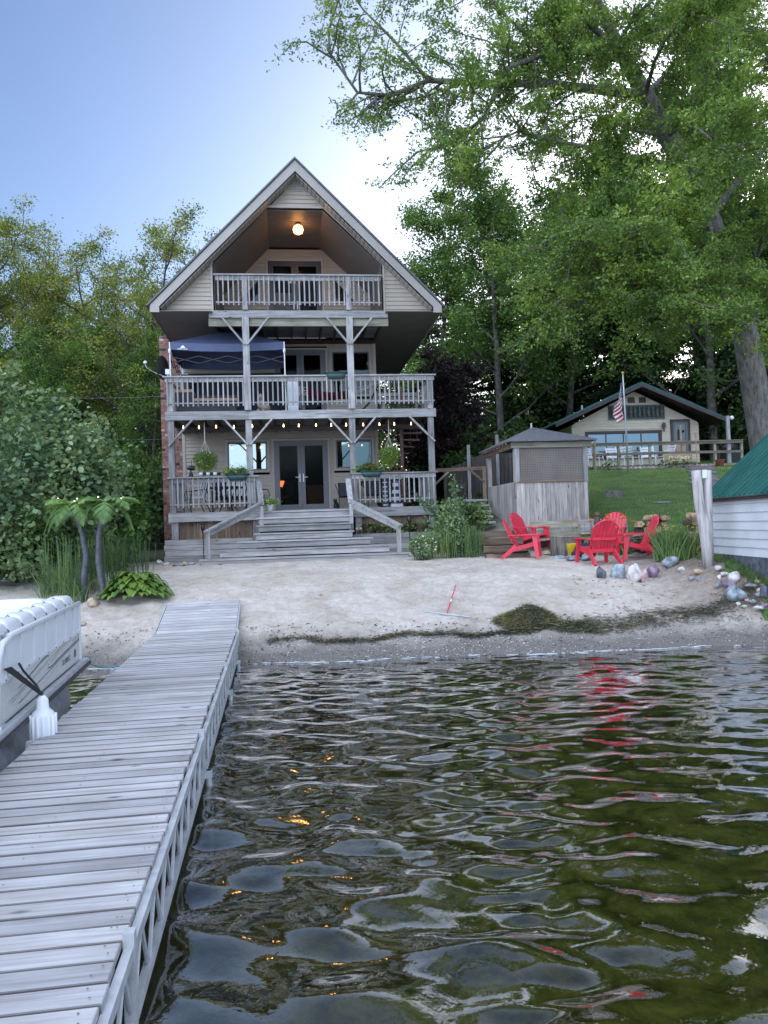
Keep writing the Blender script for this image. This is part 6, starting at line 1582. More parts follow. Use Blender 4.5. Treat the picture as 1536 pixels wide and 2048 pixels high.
# ================================================================ ADIRONDACK CHAIRS
def adirondack(loc, rz, label):
    t = thing('adirondack_chair', label, 'garden chair', loc, rz, 'red adirondack chairs round the fire ring'); t.scale = (.95, .95, .93)
    # seat: slats following a curve
    for i in range(6):
        y = -.34+i*.085; z = .385-.022*i-(.0 if i else .02)
        b = MB().box(-.26, -.038, -.012, .26, .038, .012).build('seat_slat', 'red', t); b.location = (0, y, z); b.rotation_euler = (-.26 if i else .35, 0, 0)
    # fan back
    yb, zb, yt, zt_ = .10, .26, .42, .95
    for i in range(7):
        u = (i-3)/3; x0 = u*.20; x1 = u*.265; top = 1-.24*u*u
        pts = []
        for q in range(4):
            v = q/3*top; c_ = Vector((x0+(x1-x0)*v, yb+(yt-yb)*v-.03*(1-u*u), zb+(zt_-zb)*v)); w_ = .0265+.0105*v
            pts += [c_+Vector((-w_, 0, 0)), c_+Vector((w_, 0, 0)), c_+Vector((w_, .02, -.01)), c_+Vector((-w_, .02, -.01))]
        F = [(0, 1, 2, 3)] + [(q*4+k, q*4+(k+1) % 4, q*4+4+(k+1) % 4, q*4+4+k) for q in range(3) for k in range(4)] + [(15, 14, 13, 12)]
        MB().poly(pts, F).build('back_slat', 'red', t)
    # rim round the back
    rim = [(-.235, yb, zb)]
    for i in range(13):
        u = -1+2*i/12; v = 1.01-.25*u*u; rim.append((u*(.235+.07*v), yb+(yt-yb)*v+.01, zb+(zt_-zb)*v))
    rim.append((.235, yb, zb)); MB().tube(rim, .017, 6).build('back_rim', 'red', t, True)
    MB().beam((-.27, .27, .56), (.27, .27, .56), .035, .06).build('back_brace', 'red', t); MB().beam((-.26, .15, .30), (.26, .15, .30), .03, .08).build('lower_brace', 'red', t)
    for s_ in (-1, 1):
        m = MB(); prev = None; P = []
        prof = [(-.42, .055, .03), (-.36, .075, 0), (-.1, .06, 0), (.15, .045, .0), (.29, .035, .01)]
        for y, w_, dz in prof:
            for sx, sz in ((-1, 0), (1, 0), (1, 1), (-1, 1)): P.append((s_*.325+sx*w_, y, .555-dz+sz*.025))
        m.poly(P, [(0, 1, 2, 3), (19, 18, 17, 16)]+[(q*4+k, q*4+(k+1) % 4, q*4+4+(k+1) % 4, q*4+4+k) for q in range(4) for k in range(4)]); m.build('armrest', 'red', t)
        MB().beam((s_*.345, -.40, .0), (s_*.315, -.33, .56), .06, .07, w1=.05, h1=.12, up=(0, 1, 0)).build('front_leg', 'red', t)
        MB().beam((s_*.30, .47, .0), (s_*.27, .10, .30), .05, .07, w1=.05, h1=.12, up=(0, 0, 1)).build('rear_leg', 'red', t)
        MB().beam((s_*.285, -.36, .36), (s_*.265, .16, .22), .03, .10).build('side_rail', 'red', t)
        MB().beam((s_*.30, .26, .555), (s_*.27, .20, .42), .03, .04).build('arm_support', 'red', t)
    return t
def ch(px, py, rz, label):
    g = GP(px, py); return adirondack((g.x, g.y, gz(g.x, g.y)+.0), rz, label)
ch(1045, 1116, 1.28, 'red adirondack chair at the far left, seen from its back left side')
ch(1058, 1098, .85, 'red adirondack chair behind the leftmost one, its slatted front turned right')
ch(1199, 1128, 3.30, 'red adirondack chair nearest the water, seen straight from behind')
ch(1224, 1100, -.55, 'red adirondack chair turned to the camera behind the one seen from behind')
ch(1278, 1117, -1.62, 'red adirondack chair at the right in profile beside the irises')

# ================================================================ DRIFTWOOD POST, LOG PILES, STUMP
pb = GP(1417, 1134)
t = thing('driftwood_post', 'tall forked silver driftwood post beside the white shed', 'post', (pb.x, pb.y, gz(pb.x, pb.y)))
tp1 = PX(1392, 941, pb.y)-pb; tp2 = PX(1410, 941, pb.y)-pb
m = MB(); m.tube([(0, 0, -.15), (-.02, 0, .4), (-.05, 0, .8), (tp1.x*.8, 0, 1.2), (tp1.x, 0, tp1.z)], [.085, .10, .11, .09, .085], 12); m.build('left_trunk', 'driftwood', t, True)
m = MB(); m.tube([(.03, .02, -.15), (.03, .02, .6), (.03, .02, .95), (tp2.x+.045, .02, 1.3), (tp2.x+.05, .02, tp2.z)], [.07, .085, .085, .075, .07], 12); m.build('right_trunk', 'driftwood', t, True)
MB().box(-.06+tp2.x-.02, -.08, tp2.z-.14, .02+tp2.x-.02, -.06, tp2.z+.01).build('small_plate', 'whiteplastic', t)
def wedge(r_): # split log cross-section
    k = r_.choice([0, 1, 2])
    if k == 0: return [(r_.uniform(.9, 1.1)*math.cos(a)*.08, r_.uniform(.9, 1.1)*math.sin(a)*.08) for a in [i*PI/5 for i in range(10)]]
    if k == 1: return [(-.09, -.03), (.0, -.07), (.09, -.03), (.05, .06), (-.04, .07)]
    return [(-.09, -.05), (.09, -.045), (.07, .045), (-.03, .07)]
def log_pile(x, y, rz, cols, rows, label, seed):
    t = thing('firewood_pile', label, 'firewood', (x, y, gz(x, y)), rz); r_ = random.Random(seed)
    for j in range(rows):
        for i in range(cols):
            if j == rows-1 and r_.random() < .25: continue
            a = r_.uniform(0, 6.28); L = r_.uniform(.34, .44); pr = wedge(r_); ca, sa = math.cos(a), math.sin(a)
            pr = [(p*ca-q*sa, p*sa+q*ca) for p, q in pr]
            ln = MB().prism(pr, -L/2, L/2).build('log', 'bark' if r_.random() < .45 else 'cutwood', t); ln.location = (i*.165+(.08 if j % 2 else 0)+r_.uniform(-.02, .02), r_.uniform(-.05, .05), .09+j*.135); ln.rotation_euler = (r_.uniform(-.05, .05), r_.uniform(-.1, .1), r_.uniform(-.25, .25))
            MB().prism([(p*.93, q*.93) for p, q in pr], -L/2-.004, -L/2-.001).build('cut_end', 'cutwood', ln)
    return t
g = GP(1275, 1092); log_pile(5.72, 17.2, .0, 4, 6, 'split firewood stacked behind the orange daylilies', 1)
g = GP(1385, 1092); log_pile(6.55, 16.4, .1, 5, 6, 'split firewood stacked behind the driftwood post', 2)
t = thing('branch_heap', 'low heap of thin branches lying between the two firewood piles', 'branches', (6.1, 16.8, gz(6.1, 16.8)))
for i in range(26): a = rnd.uniform(-.5, .5); MB().tube([(-.5+rnd.uniform(-.2, .2), rnd.uniform(-.2, .2), .03+i*.012), (.1, a*.3, .10+i*.013), (.55, a, .05+i*.012)], .014, 4).build('branch', 'bark', t)
tg = GP(1222, 987)
t = thing('tree_stump', 'low grey stump in the middle of the lawn', 'tree stump', (PX(1226, 985, 23.4).x, 23.4, gz(7.0, 23.4)))
MB().lathe([(.32, -.05), (.26, .12), (.24, .17), (.1, .18)], n=14).build('stump', 'oakbark', t)
t = thing('flat_stone', 'pale flat stone set in the lower part of the lawn', 'stone', (8.0, 22.0, gz(8.0, 22.0)+.03)); MB().blob((0, 0, 0), (.28, .12, .03), 2, .1).build('slab', 'stonegrey', t, True)

# ================================================================ WHITE SHED
shd = thing('white_shed', 'low white lap sided shed with a green ribbed metal roof', 'shed', (6.42, 15.05, 0), 0)
sz0 = 1.02
for i in range(7):
    z = 1.245+i*.156
    if z > 2.25: break
    MB().poly([(-.03, 0, z), (-.03, -3.9, z), (-.008, -3.9, z+.155), (-.008, 0, z+.155), (0, 0, z), (0, -3.9, z), (0, -3.9, z+.155), (0, 0, z+.155)], [(0, 1, 2, 3), (7, 6, 5, 4), (4, 5, 1, 0), (3, 2, 6, 7), (4, 0, 3, 7), (1, 5, 6, 2)]).build('siding_board', 'shed', shd)
MB().box(-.02, -3.9, .7, .0, 0, 1.24).build('base_board', 'stonedark', shd); MB().box(.0, -3.9, .7, 3.0, -3.86, 2.3).build('end_wall', 'shed', shd); MB().prism([(0, .7), (2.9, .7), (2.9, 4.5), (0, 2.32)], -.05, 0).build('gable_wall', 'shed', shd)
MB().box(-.05, -.02, 1.02, -.033, .04, 2.32).build('corner_trim', 'darktrim', shd)
MB().box(-.09, -4, 2.24, -.05, .10, 2.33).build('eave_trim', 'darktrim', shd)
sr = MB().poly([(-.12, -4.1, 2.30), (-.12, .12, 2.30), (2.6, .12, 4.72), (2.6, -4.1, 4.72), (-.12, -4.1, 2.33), (-.12, .12, 2.33), (2.6, .12, 4.75), (2.6, -4.1, 4.75)], [(0, 1, 2, 3), (7, 6, 5, 4), (0, 4, 5, 1), (1, 5, 6, 2), (2, 6, 7, 3), (3, 7, 4, 0)]).build('roof', 'greenroof', shd)
for i in range(22): y = .08-i*.2; MB().beam((-.125, y, 2.335), (2.6, y, 4.76), .03, .035).build('roof_rib', 'greenroof', sr)

# ================================================================ COTTAGE
CY = math.atan(.07)
cot = thing('cottage', 'cream cottage with a green metal roof and dark brown trim up the slope', 'cottage', (8.17, 32.8, 0), CY)
def cz(z): return z
cw = 5.62; zb_, ze, za_ = 4.1, 6.02, 7.42
def creg(z):
    if z < ze: return (0, cw)
    k = (z-ze)/(za_-ze)*(cw/2); return (k, cw-k)
clap(cot, 0, zb_-.3, za_, creg, [(.58, 4.02-.05, 4.3+.0, 5.72), (4.34, 5.24, 4.1, 6.2), (3.2, 3.24, 0, .1), (2.5, 2.82, 6.92, 7.2), (3.0, 3.32, 6.92, 7.2)], .125, 'cream')
MB().box(0, .005, zb_-.4, cw, 6, ze).build('rear_block', 'cream', cot)
w = window(cot, .66, 3.86, 4.62, 5.64, 0, 'glass_cottage', 4, 'darktrim', 'darktrim', .09)
d = frame_rect(4.36, 5.22, 4.1, 6.16, -.03, .1, .04).build('entrance_door', 'darktrim', cot)
m = frame_rect(4.46, 5.12, 4.12, 6.06, -.02, .1, .035); m.box(4.56, -.045, 4.22, 5.02, -.02, 4.75); m.build('door_leaf', 'dframe', d); MB().box(4.56, -.03, 4.76, 5.02, -.022, 5.25).build('lower_panel', 'wicker', d); MB().box(4.56, -.03, 5.27, 5.02, -.022, 5.94).build('pane', 'glass_bright', d); MB().box(4.75, -.036, 5.27, 4.85, -.031, 5.94).build('mullion', 'wicker', d); MB().box(4.48, -.09, 4.98, 4.52, -.06, 5.08).build('handle', 'black', d)
for x in (2.5, 3.0): v = MB().box(x+.02, -.0, 6.93, x+.30, .02, 7.18).build('gable_vent', 'darktrim', cot); MB().box(x+.02, -.015, 7.05, x+.30, -.001, 7.07).build('louvre', 'black', v)
cb = thing('carved_panel', 'green carved baluster panel on the cottage gable', 'carved panel', (8.17, 32.8, 0), CY)
MB().box(1.62, -.07, 6.22, 4.1, -.05, 6.82).build('backing', 'olddark_x', cb); 
for z in (6.22, 6.76): MB().box(1.62, -.11, z, 4.1, -.071, z+.06).build('rail', 'darkgreen', cb)
bm2 = MB().lathe([(.03, 0), (.055, .06), (.03, .12), (.085, .24), (.03, .36), (.05, .42), (.03, .48)], n=8).mesh('baluster', 'greenroof', True)
bm2.materials[0] = plain('weathered_green_paint', (.09, .13, .12), .8, var=.3)
for i in range(12): link('baluster', bm2, cb, (1.78+i*.197, -.13, 6.28))
# roof: left slope shows as a green band, eaves 1 m out, rake 0.8 m forward
ox = cw/2; ap = 7.62; ev = 5.98; ho = 3.78
for s_ in (-1, 1):
    X = lambda v: ox+s_*v
    rf = MB().prism([(X(ho), ev), (X(0), ap), (X(0), ap+.05), (X(ho), ev+.05)], -.85, 7).build('roof_slope', 'greenroof', cot)
    MB().prism([(X(ho-.02), ev-.13), (X(0), ap-.14), (X(0), ap-.005), (X(ho-.02), ev-.005)], -.88, -.84).build('rake_board', 'darktrim', cot)
    MB().prism([(X(ho-.05), ev-.03), (X(0), ap-.03), (X(0), ap-.01), (X(ho-.05), ev-.01)], -.83, 6.9).build('roof_underside', 'darktrim', cot)
    for i in range(18): y = -.8+i*.42; MB().beam((X(ho), y, ev+.06), (X(0.03), y, ap+.06), .04, .03).build('roof_rib', 'greenroof', rf)
MB().tube([(1.0, 1.5, 6.5), (1.0, 1.5, 7.1)], .04, 8).build('vent_pipe', 'alu', cot)
t = thing('wall_lantern', 'dark wall lantern beside the cottage door', 'wall lamp', cot.location+Matrix.Rotation(CY, 3, 'Z')@Vector((4.03, -.12, 5.78)), CY)
MB().lathe([(.03, 0), (.075, .06), (.08, .2), (.03, .26)], n=8).build('lantern', 'olddark_z', t); MB().lathe([(.02, -.14), (.04, -.02)], n=6).build('bracket', 'black', t)
# deck of the cottage
cd = thing('cottage_deck', 'wooden deck with a two rail fence and lattice skirt before the cottage', 'deck', (8.17, 32.8, 0), CY)
dz = 4.06; dy = -2.3; dx0, dx1 = .1, 6.3
cd_boards = int((-.02-dy)/.15)
for i in range(cd_boards): board('deck_board', 'cottagedeck', cd, dx0, dx1, dy+i*.15, dy+i*.15+.143, dz-.04, dz)
board('rim_board', 'cottagedeck', cd, dx0-.02, 3.0, dy-.045, dy-.005, dz-.24, dz-.0); board('rim_board', 'cottagedeck', cd, 3.01, dx1, dy-.045, dy-.005, dz-.24, dz-.0)
for z in (dz+.80, dz+.42): board('rail', 'cottagedeck', cd, dx0, dx1, dy-.03, dy+.01, z, z+.10)
board('cap_rail', 'cottagedeck', cd, dx0, dx1, dy-.06, dy+.06, dz+.905, dz+.94)
for x in (dx0, 1.1, 2.4, 3.75, 5.1, dx1-.08): board('rail_post', 'green_', cd, x, x+.09, dy+.012, dy+.10, dz-.9, dz+.90)
board('side_rail', 'cottagedeck', cd, dx0-.02, dx0+.03, dy+.1, -.1, dz+.80, dz+.90)
for s_, nm in ((1, 'lattice_strip'), (-1, 'lattice_strip')):
    m = MB()
    for i in range(40):
        x = dx0+(i-4)*.12
        p0 = Vector((x, dy-.02*s_, dz-.75)); p1 = Vector((x+s_*.5, dy-.02*s_, dz-.25))
        if min(p0.x, p1.x) < dx0 or max(p0.x, p1.x) > dx0+3.6: continue
        MB().beam(p0, p1, .010, .028, up=(0, -1, 0)).build(nm, 'pav_x', cd)
MB().box(dx0, dy+.10, dz-1.0, dx1, dy+.12, dz-.05).build('dark_skirt', 'darktrim', cd)
# sign
sg = thing('name_sign', 'wooden board sign reading The Gault\'s on the cottage deck rail', 'sign', (8.17, 32.8, 0), CY)
MB().box(2.98, dy-.10, dz+.05, 4.12, dy-.065, dz+.42).build('board', 'wicker', sg); sg.children[0].data.materials[0] = wood('sign_wood', 'x', (.2, .14, .08), (.38, .29, .18), (.52, .44, .32), False)
def text(body, size, loc, parent, mat, rot=(PI/2, 0, 0), shear=0.3, ext=.004):
    c = bpy.data.curves.new('lettering', 'FONT'); c.body = body; c.size = size; c.extrude = ext; c.shear = shear; c.align_x = 'CENTER'; c.offset = size*.012
    o = text_mesh('lettering', c, mat, parent); o.location = loc; o.rotation_euler = rot; return o
text("The Gault's", .19, (3.55, dy-.106, dz+.21), sg, 'yellow'); sg.children[1].data.materials[0] = plain('cream_lettering', (.8, .75, .5), .6, bumps=0)
MB().box(3.25, dy-.108, dz+.155, 3.85, dy-.1035, dz+.165).build('underline', 'whitemark', sg)
def plastic_chair(x, y, rz, label):
    P = cot.location+Matrix.Rotation(CY, 3, 'Z')@Vector((x, y, 0)); t = thing('plastic_chair', label, 'chair', (P.x, P.y, dz), CY+rz, 'white plastic chairs on the cottage deck')
    MB().box(-.24, -.22, .40, .24, .22, .43).build('seat', 'whitemark', t)
    for i in range(4): MB().beam((-.23, .24+.03*i, .50+i*.11), (.23, .24+.03*i, .50+i*.11), .02, .08).build('back_slat', 'whitemark', t)
    for s_ in (-1, 1):
        MB().tube([(s_*.28, -.26, 0), (s_*.26, -.22, .4), (s_*.27, -.2, .62)], .022, 6).build('leg', 'whitemark', t); MB().tube([(s_*.28, .30, 0), (s_*.25, .22, .4), (s_*.25, .36, .92)], .022, 6).build('leg', 'whitemark', t); MB().beam((s_*.27, -.24, .63), (s_*.27, .27, .63), .05, .02).build('armrest', 'whitemark', t)
plastic_chair(.55, -1.3, .9, 'white plastic chair at the left corner of the cottage deck')
plastic_chair(1.5, -1.0, .2, 'white plastic chair on the cottage deck left of the flagpole')
plastic_chair(2.1, -1.1, 2.2, 'white plastic chair on the cottage deck just right of the flagpole, turned sideways')
plastic_chair(2.9, -1.0, -.3, 'white plastic chair on the cottage deck before the right window pane')
plastic_chair(3.5, -1.3, -1.4, 'white plastic chair on the cottage deck above the name sign')
t = thing('gas_grill', 'black covered grill at the right end of the cottage deck', 'grill', cot.location+Matrix.Rotation(CY, 3, 'Z')@Vector((6.45, -1.0, 4.0)), CY)
MB().box(-.3, -.25, 0, .3, .25, .6).build('cart', 'black', t); MB().blob((0, 0, .78), (.38, .28, .25), 3, .03).build('lid', 'black', t, True)
for px in (1192, 1394):
    p = PX(px, 945 if px < 1300 else 930, 30.2); q = PX(px, 890 if px < 1300 else 875, 30.2)
    t = thing('torch_stake', 'bamboo torch in front of the cottage deck, '+('left beside the pavilion' if px < 1300 else 'right below the cottage door'), 'garden torch', (p.x, 30.2, gz(p.x, 30.2)))
    zt_ = q.z-gz(p.x, 30.2); MB().tube([(0, 0, 0), (0, 0, zt_)], .018, 6).build('pole', 'wicker', t); MB().lathe([(.03, zt_), (.06, zt_+.2), (.02, zt_+.24)], n=8).build('oil_cup', 'wicker', t)
# flagpole and flag
fp0 = PX(1257, 951, 28.6); fp1 = PX(1245.5, 748, 28.6)
fpole = thing('flagpole', 'slim white metal flagpole in front of the cottage deck', 'flagpole', (fp0.x, 28.6, gz(fp0.x, 28.6)))
dzp = fp1.z-gz(fp0.x, 28.6); dxp = fp1.x-fp0.x
MB().tube([(0, 0, -.1), (dxp, 0, dzp)], [.038, .026], 10).build('pole', 'steel', fpole, True); MB().blob((dxp, 0, dzp+.04), (.05, .05, .05), 1, 0).build('ball', 'yellow', fpole, True)
flg = thing('national_flag', 'limp American flag hanging in folds from the pole', 'flag', (fp0.x+dxp*.9, 28.56, gz(fp0.x, 28.6)+dzp-.30))
flg.scale = (1.3, 1.0, 1.15)
# cloth hanging down in folds: u along the fly (folded towards the pole), v down the hoist
NUF, NVF = 26, 39
def flagpt(i, j):
    u = i/(NUF-1); v = j/(NVF-1)
    x = -.02-.46*(u*(.25+.75*min(1, v*1.6)))*(.72+.28*math.sin(u*7)) + .34*u*max(0, v-.25)*1.0 - .05
    z = -v*.86 - .62*u*(1-.2*v) ; y = -.02+.07*math.sin(u*15+v*2)*(.3+u)
    return (x, y, z)
fv = [flagpt(i, j) for j in range(NVF) for i in range(NUF)]
grp = {'flagred': [], 'whitemark': [], 'flagblue': []}
for j in range(NVF-1):
    st = int(j/(NVF-1)*13)
    for i in range(NUF-1):
        f = (j*NUF+i, j*NUF+i+1, (j+1)*NUF+i+1, (j+1)*NUF+i)
        if st < 7 and i < 10: grp['flagblue'].append(f)
        else: grp['flagred' if st % 2 == 0 else 'whitemark'].append(f)
for k, nm in (('flagred', 'red_stripes'), ('whitemark', 'white_stripes'), ('flagblue', 'canton')):
    mb = MB(); mb.v = fv; mb.f = grp[k]; mb.build(nm, k, flg, True)
st_ = MB()
for a in range(5):
    for b in range(6):
        p = flagpt(1+b*1.5, 2+a*4); st_.blob((p[0], p[1]-.012, p[2]), (.012, .006, .014), 1, 0, 5, 3)
st_.build('stars', 'whitemark', flg)
# lamp post right of the cottage
t0 = PX(1459, 934, 31); t1 = PX(1452, 832, 31)
t = thing('lamp_post', 'square grey post with a white globe lamp right of the cottage', 'lamp post', (t0.x, 31, gz(t0.x, 31)))
hh = t1.z-gz(t0.x, 31); MB().box(-.06, -.06, -.1, .06, .06, hh).build('post', 'grey_z', t); MB().blob((.17, 0, hh-.08), (.085, .085, .085), 1, 0).build('globe', 'whitemark', t, True); MB().tube([(.05, 0, hh-.1), (.12, 0, hh-.08)], .02, 6).build('arm', 'black', t)
t = thing('terracotta_pot', 'broken terracotta pot lying at the edge of the cottage bed', 'pot', PX(1440, 926, 30)); MB().lathe([(.12, -.16), (.19, .12), (.21, .13)], n=14).build('pot', 'terracotta', t, True)
# brown cabin at the right edge
cb = thing('brown_cabin', 'grey brown cabin with a small dark window behind the big oak', 'cabin', (0, 0, 0))
c0 = PX(1462, 850, 36); c1 = PX(1560, 850, 36)
MB().box(c0.x, 36, gz(15, 36)-.6, c1.x+3, 40, 6.5).build('wall', 'cabin', cb)
pw = PX(1484, 880, 36); w_ = MB().box(pw.x-.25, 35.95, 5.25, pw.x+.25, 35.99, 6.1).build('window', 'darktrim', cb); MB().box(pw.x-.2, 35.93, 5.3, pw.x+.2, 35.945, 6.05).build('pane', 'navyframe', w_)
MB().poly([(c0.x-.6, 35.3, 6.35), (c1.x+3, 35.3, 6.35), (c1.x+3, 38, 7.7), (c0.x-.1, 38, 7.7), (c0.x-.6, 35.3, 6.25), (c1.x+3, 35.3, 6.25), (c1.x+3, 38, 7.6), (c0.x-.1, 38, 7.6)], [(0, 1, 2, 3), (7, 6, 5, 4), (4, 5, 1, 0), (5, 6, 2, 1), (6, 7, 3, 2), (7, 4, 0, 3)]).build('roof', 'brown_x', cb)
# low stone border of the cottage bed
t = thing('bed_border', 'low curved stone border round the cottage flower bed', 'border', (0, 0, 0))
for i in range(26):
    px = 1240+i*8.2; p = PX(px, 951-i*1.0, 29.8+i*.02); MB().blob((p.x, p.y, gz(p.x, p.y)+.05), (.10, .07, .07), i, .2, 8, 5).build('border_stone', 'stonepink' if i % 3 else 'stonegrey', t, True)
# neighbour's roof on the left
nb = thing('neighbour_house', 'pale gabled house mostly hidden behind the left hedge', 'house', (0, 0, 0))
a = PX(178, 858, 27); b = PX(203, 915, 27); c_ = PX(138, 858, 27)
MB().poly([(c_.x-1.5, 27, a.z), (a.x, 27, a.z), (b.x+.1, 27, b.z), (c_.x-1.5, 27, b.z-.2)], [(0, 1, 2, 3)]).build('roof_slope', 'shingle', nb)
MB().beam(a+Vector((.03, -.03, .03)), b+Vector((.25, -.03, -.25)), .14, .10, up=(0, -1, 0)).build('rake_board', 'whiteplastic', nb)
MB().prism([(c_.x-1.5, a.z-.1), (a.x-.05, a.z-.1), (b.x+.1, b.z-.2), (b.x+.1, .8), (c_.x-1.5, .8)], 27.05, 30).build('wall', 'cream', nb)
# overhead wires
for (p, q, lb) in ((PX(-60, 787, 27), PX(345, 792, 27), 'thin wire strung across the left wood'), (PX(-60, 868, 28), PX(345, 878, 28), 'lower thin wire above the left hedge')):
    t = thing('overhead_wire', lb, 'wire', p); MB().tube([tuple((p.lerp(q, i/6)-Vector((0, 0, .12*math.sin(PI*i/6))))-p) for i in range(7)], .006, 4).build('wire', 'dframe', t)

# ================================================================ PLANTS
def bush(name, label, cx, cy, rx, ry, h, n, size, mat, seed, shape='oval', base=0.0, dens=.5, stems=9, cat='shrub', group=None, aspect=.7, wood_m='treebark', lumps=9, z0=None):
    r = np.random.default_rng(seed); zg = gz(cx, cy) if z0 is None else z0
    t = thing(name, label, cat, (cx, cy, zg), 0, group)
    # crown = union of lumps, leaves concentrated near each lump's shell
    L = []; m = MB(); rr3 = random.Random(seed)
    for k in range(lumps):
        a = rr3.uniform(0, 2*PI); q = math.sqrt(rr3.random())*.75; c = np.array([q*math.cos(a)*rx, q*math.sin(a)*ry, base+h*rr3.uniform(.22, .85-.25*q)])
        s_ = rr3.uniform(.32, .55); nn = n//lumps; u = r.normal(0, 1, (nn, 3)); u /= np.linalg.norm(u, axis=1)[:, None]
        q2 = r.random(nn)**.35; C = c + u*q2[:, None]*np.array([rx*s_, ry*s_, h*s_*.62]); C = C[C[:, 2] > .02]; L.append(C)
        m.tube([(c[0]*.2, c[1]*.2, -.1), (c[0]*.6, c[1]*.6, c[2]*.5), tuple(c)], [.02, .014, .006], 4)
    for k in range(int(10+14*rx)):   # shoots that break up the outline
        c = L[rr3.randrange(len(L))]; p = Vector(c[rr3.randrange(len(c))]) if len(c) else Vector((0, 0, h*.5))
        d_ = Vector((p.x/rx*.6+rr3.gauss(0, .35), p.y/ry*.4+rr3.gauss(0, .3), rr3.uniform(.5, 1.3))).normalized(); Ls = rr3.uniform(.18, .42)*h*(.5 if h > 2.5 else .8)
        q_ = curve_pts(p, d_, Ls, rr3, 5, .15, -.02); m.tube(q_, .006, 3, False)
        for u_ in np.linspace(.1, 1, max(6, int(Ls/size*4.5))):
            pp_, dd_ = at_curve(q_, float(u_)*.999); L.append(np.array([[pp_.x+rr3.gauss(0, size*.55), pp_.y+rr3.gauss(0, size*.55), pp_.z+rr3.gauss(0, size*.4)]]))
    C = np.concatenate(L); leafy('foliage', C, size, mat, t, shape, r, aspect, .45); m.build('stems', wood_m, t); return t
# left bank shrubs (round leaved tall shrub, dark knotweed hedge)
bush('round_leaf_shrub', 'tall pale round leaved shrub at the left edge of the photo', -7.6, 16.2, 1.7, 1.5, 4.3, 6500, .125, 'leaf_bush', 1, lumps=16, cat='shrub')
bush('round_leaf_shrub', 'pale round leaved shrub beside the left edge, lower and nearer the boat', -7.9, 14.9, 1.3, 1.0, 2.7, 3800, .115, 'leaf_bush', 2, lumps=12)
bush('dogwood_shrub', 'pointed crown of a pale shrub behind the fake palms', -6.55, 17.3, 1.1, 1.0, 3.6, 3200, .12, 'leaf_bush', 3, lumps=11)
for i, (x, y, rx, h, sd2, lb) in enumerate([(-6.7, 18.6, 1.1, 3.0, 5, 'dark leafy hedge shrub directly left of the house deck'), (-8.0, 19.8, 1.4, 3.3, 6, 'dark hedge shrub under the neighbour\'s roof'), (-8.8, 18.2, 1.5, 2.9, 7, 'dense dark hedge shrub behind the tall pale shrub'), (-7.6, 21.2, 1.2, 3.5, 8, 'tall arching hedge shrub beside the brick chimney'), (-6.15, 17.4, .6, 1.2, 9, 'low dark shrub left of the timber base of the house'), (-7.3, 15.6, 1.2, 1.3, 10, 'low dark undergrowth shrub behind the reeds'), (-9.5, 21, 2, 3.8, 11, 'large dark hedge shrub far left behind the others')]):
    bush('hedge_shrub', lb, x, y, rx, .9, h, int(2600*rx*h/3), .13, 'leaf_hedge', sd2, lumps=12)
for i, (x, y, rx, h) in enumerate([(-10.5, 26, 2.2, 3.4), (-7.5, 26.5, 2.0, 3.2), (-14, 27, 2.5, 3.6), (-17.5, 29, 2.5, 4), (-12, 24, 2.0, 3.2), (-5, 29.5, 2.2, 3.6), (-9, 31, 2.4, 3.4), (-13.5, 33, 2.6, 3.6), (-21, 34, 3.2, 4), (-17, 37, 3.2, 4.5), (-10, 38, 3.4, 4.5), (-24, 40, 4, 5), (-6, 42, 4, 5), (-15, 44, 4, 5)]):
    bush('understorey_shrub', 'dark shrub filling the ground of the left wood', x, y, rx, rx*.7, h, 1500, .22, 'leaf_dark', 40+i, 'diamond', group='undergrowth shrubs in the left wood', lumps=9)
for i, (x, y, rx, h) in enumerate([(1.5, 24.5, 1.3, 1.6), (3.5, 26.0, 1.6, 1.6), (4.2, 30, 1.5, 1.8), (4.6, 36.5, 1.6, 2.8), (15.8, 34.5, 1.5, 2.4), (18, 34, 2.2, 3), (3, 33.5, 2.0, 3.2), (2, 36, 3, 4.5), (7.5, 39, 3, 4.2), (12, 41, 3.2, 4.5), (17, 40.5, 3.5, 4.5), (22, 37, 3.5, 4.5), (27, 42, 4, 5), (10, 48, 4, 5), (1, 46, 4, 5), (5, 50, 4.5, 6), (15.5, 50, 4.5, 6), (21, 50, 4.5, 6)]):
    bush('understorey_shrub', 'dark shrub filling the ground of the wood behind the cottage', x, y, rx, rx*.7, h, 1700, .22, 'leaf_dark', 60+i, 'diamond', group='undergrowth shrubs in the right wood', lumps=9)
# shrubs between house and pavilion
def pl(px, py, y, *a, **k): p = PX(px, py, y); return bush(*a[:2], p.x, y, *a[2:], **k)
pl(905, 1085, 18.6, 'rose_shrub', 'bushy green shrub between the house corner and the timber steps', .62, .5, 1.35, 2400, .07, 'leaf_bush', 21, lumps=12)
pl(935, 1060, 19.6, 'currant_shrub', 'bright leafed shrub growing beside the pavilion path', .6, .45, 1.3, 1800, .08, 'leaf_blade', 22, lumps=10)
pl(888, 1050, 20.0, 'climbing_plant', 'white flowered climber at the corner of the lower deck', .22, .22, 1.5, 700, .09, 'leaf_bush', 23, lumps=7)
pl(848, 1105, 17.9, 'flowering_shrub', 'small shrub dotted with white flowers right of the steps', .34, .25, .62, 1100, .045, 'leaf_bush', 24, lumps=8)
r = np.random.default_rng(77); p = PX(848, 1100, 17.9)
t = bpy.data.objects['flowering_shrub']; u = r.normal(0, 1, (60, 3)); u /= np.linalg.norm(u, axis=1)[:, None]; leafy('flowers', u*np.array([.30, .22, .22])+np.array([0, -.05, .34]), .05, 'petalwhite', t, 'oval', r)
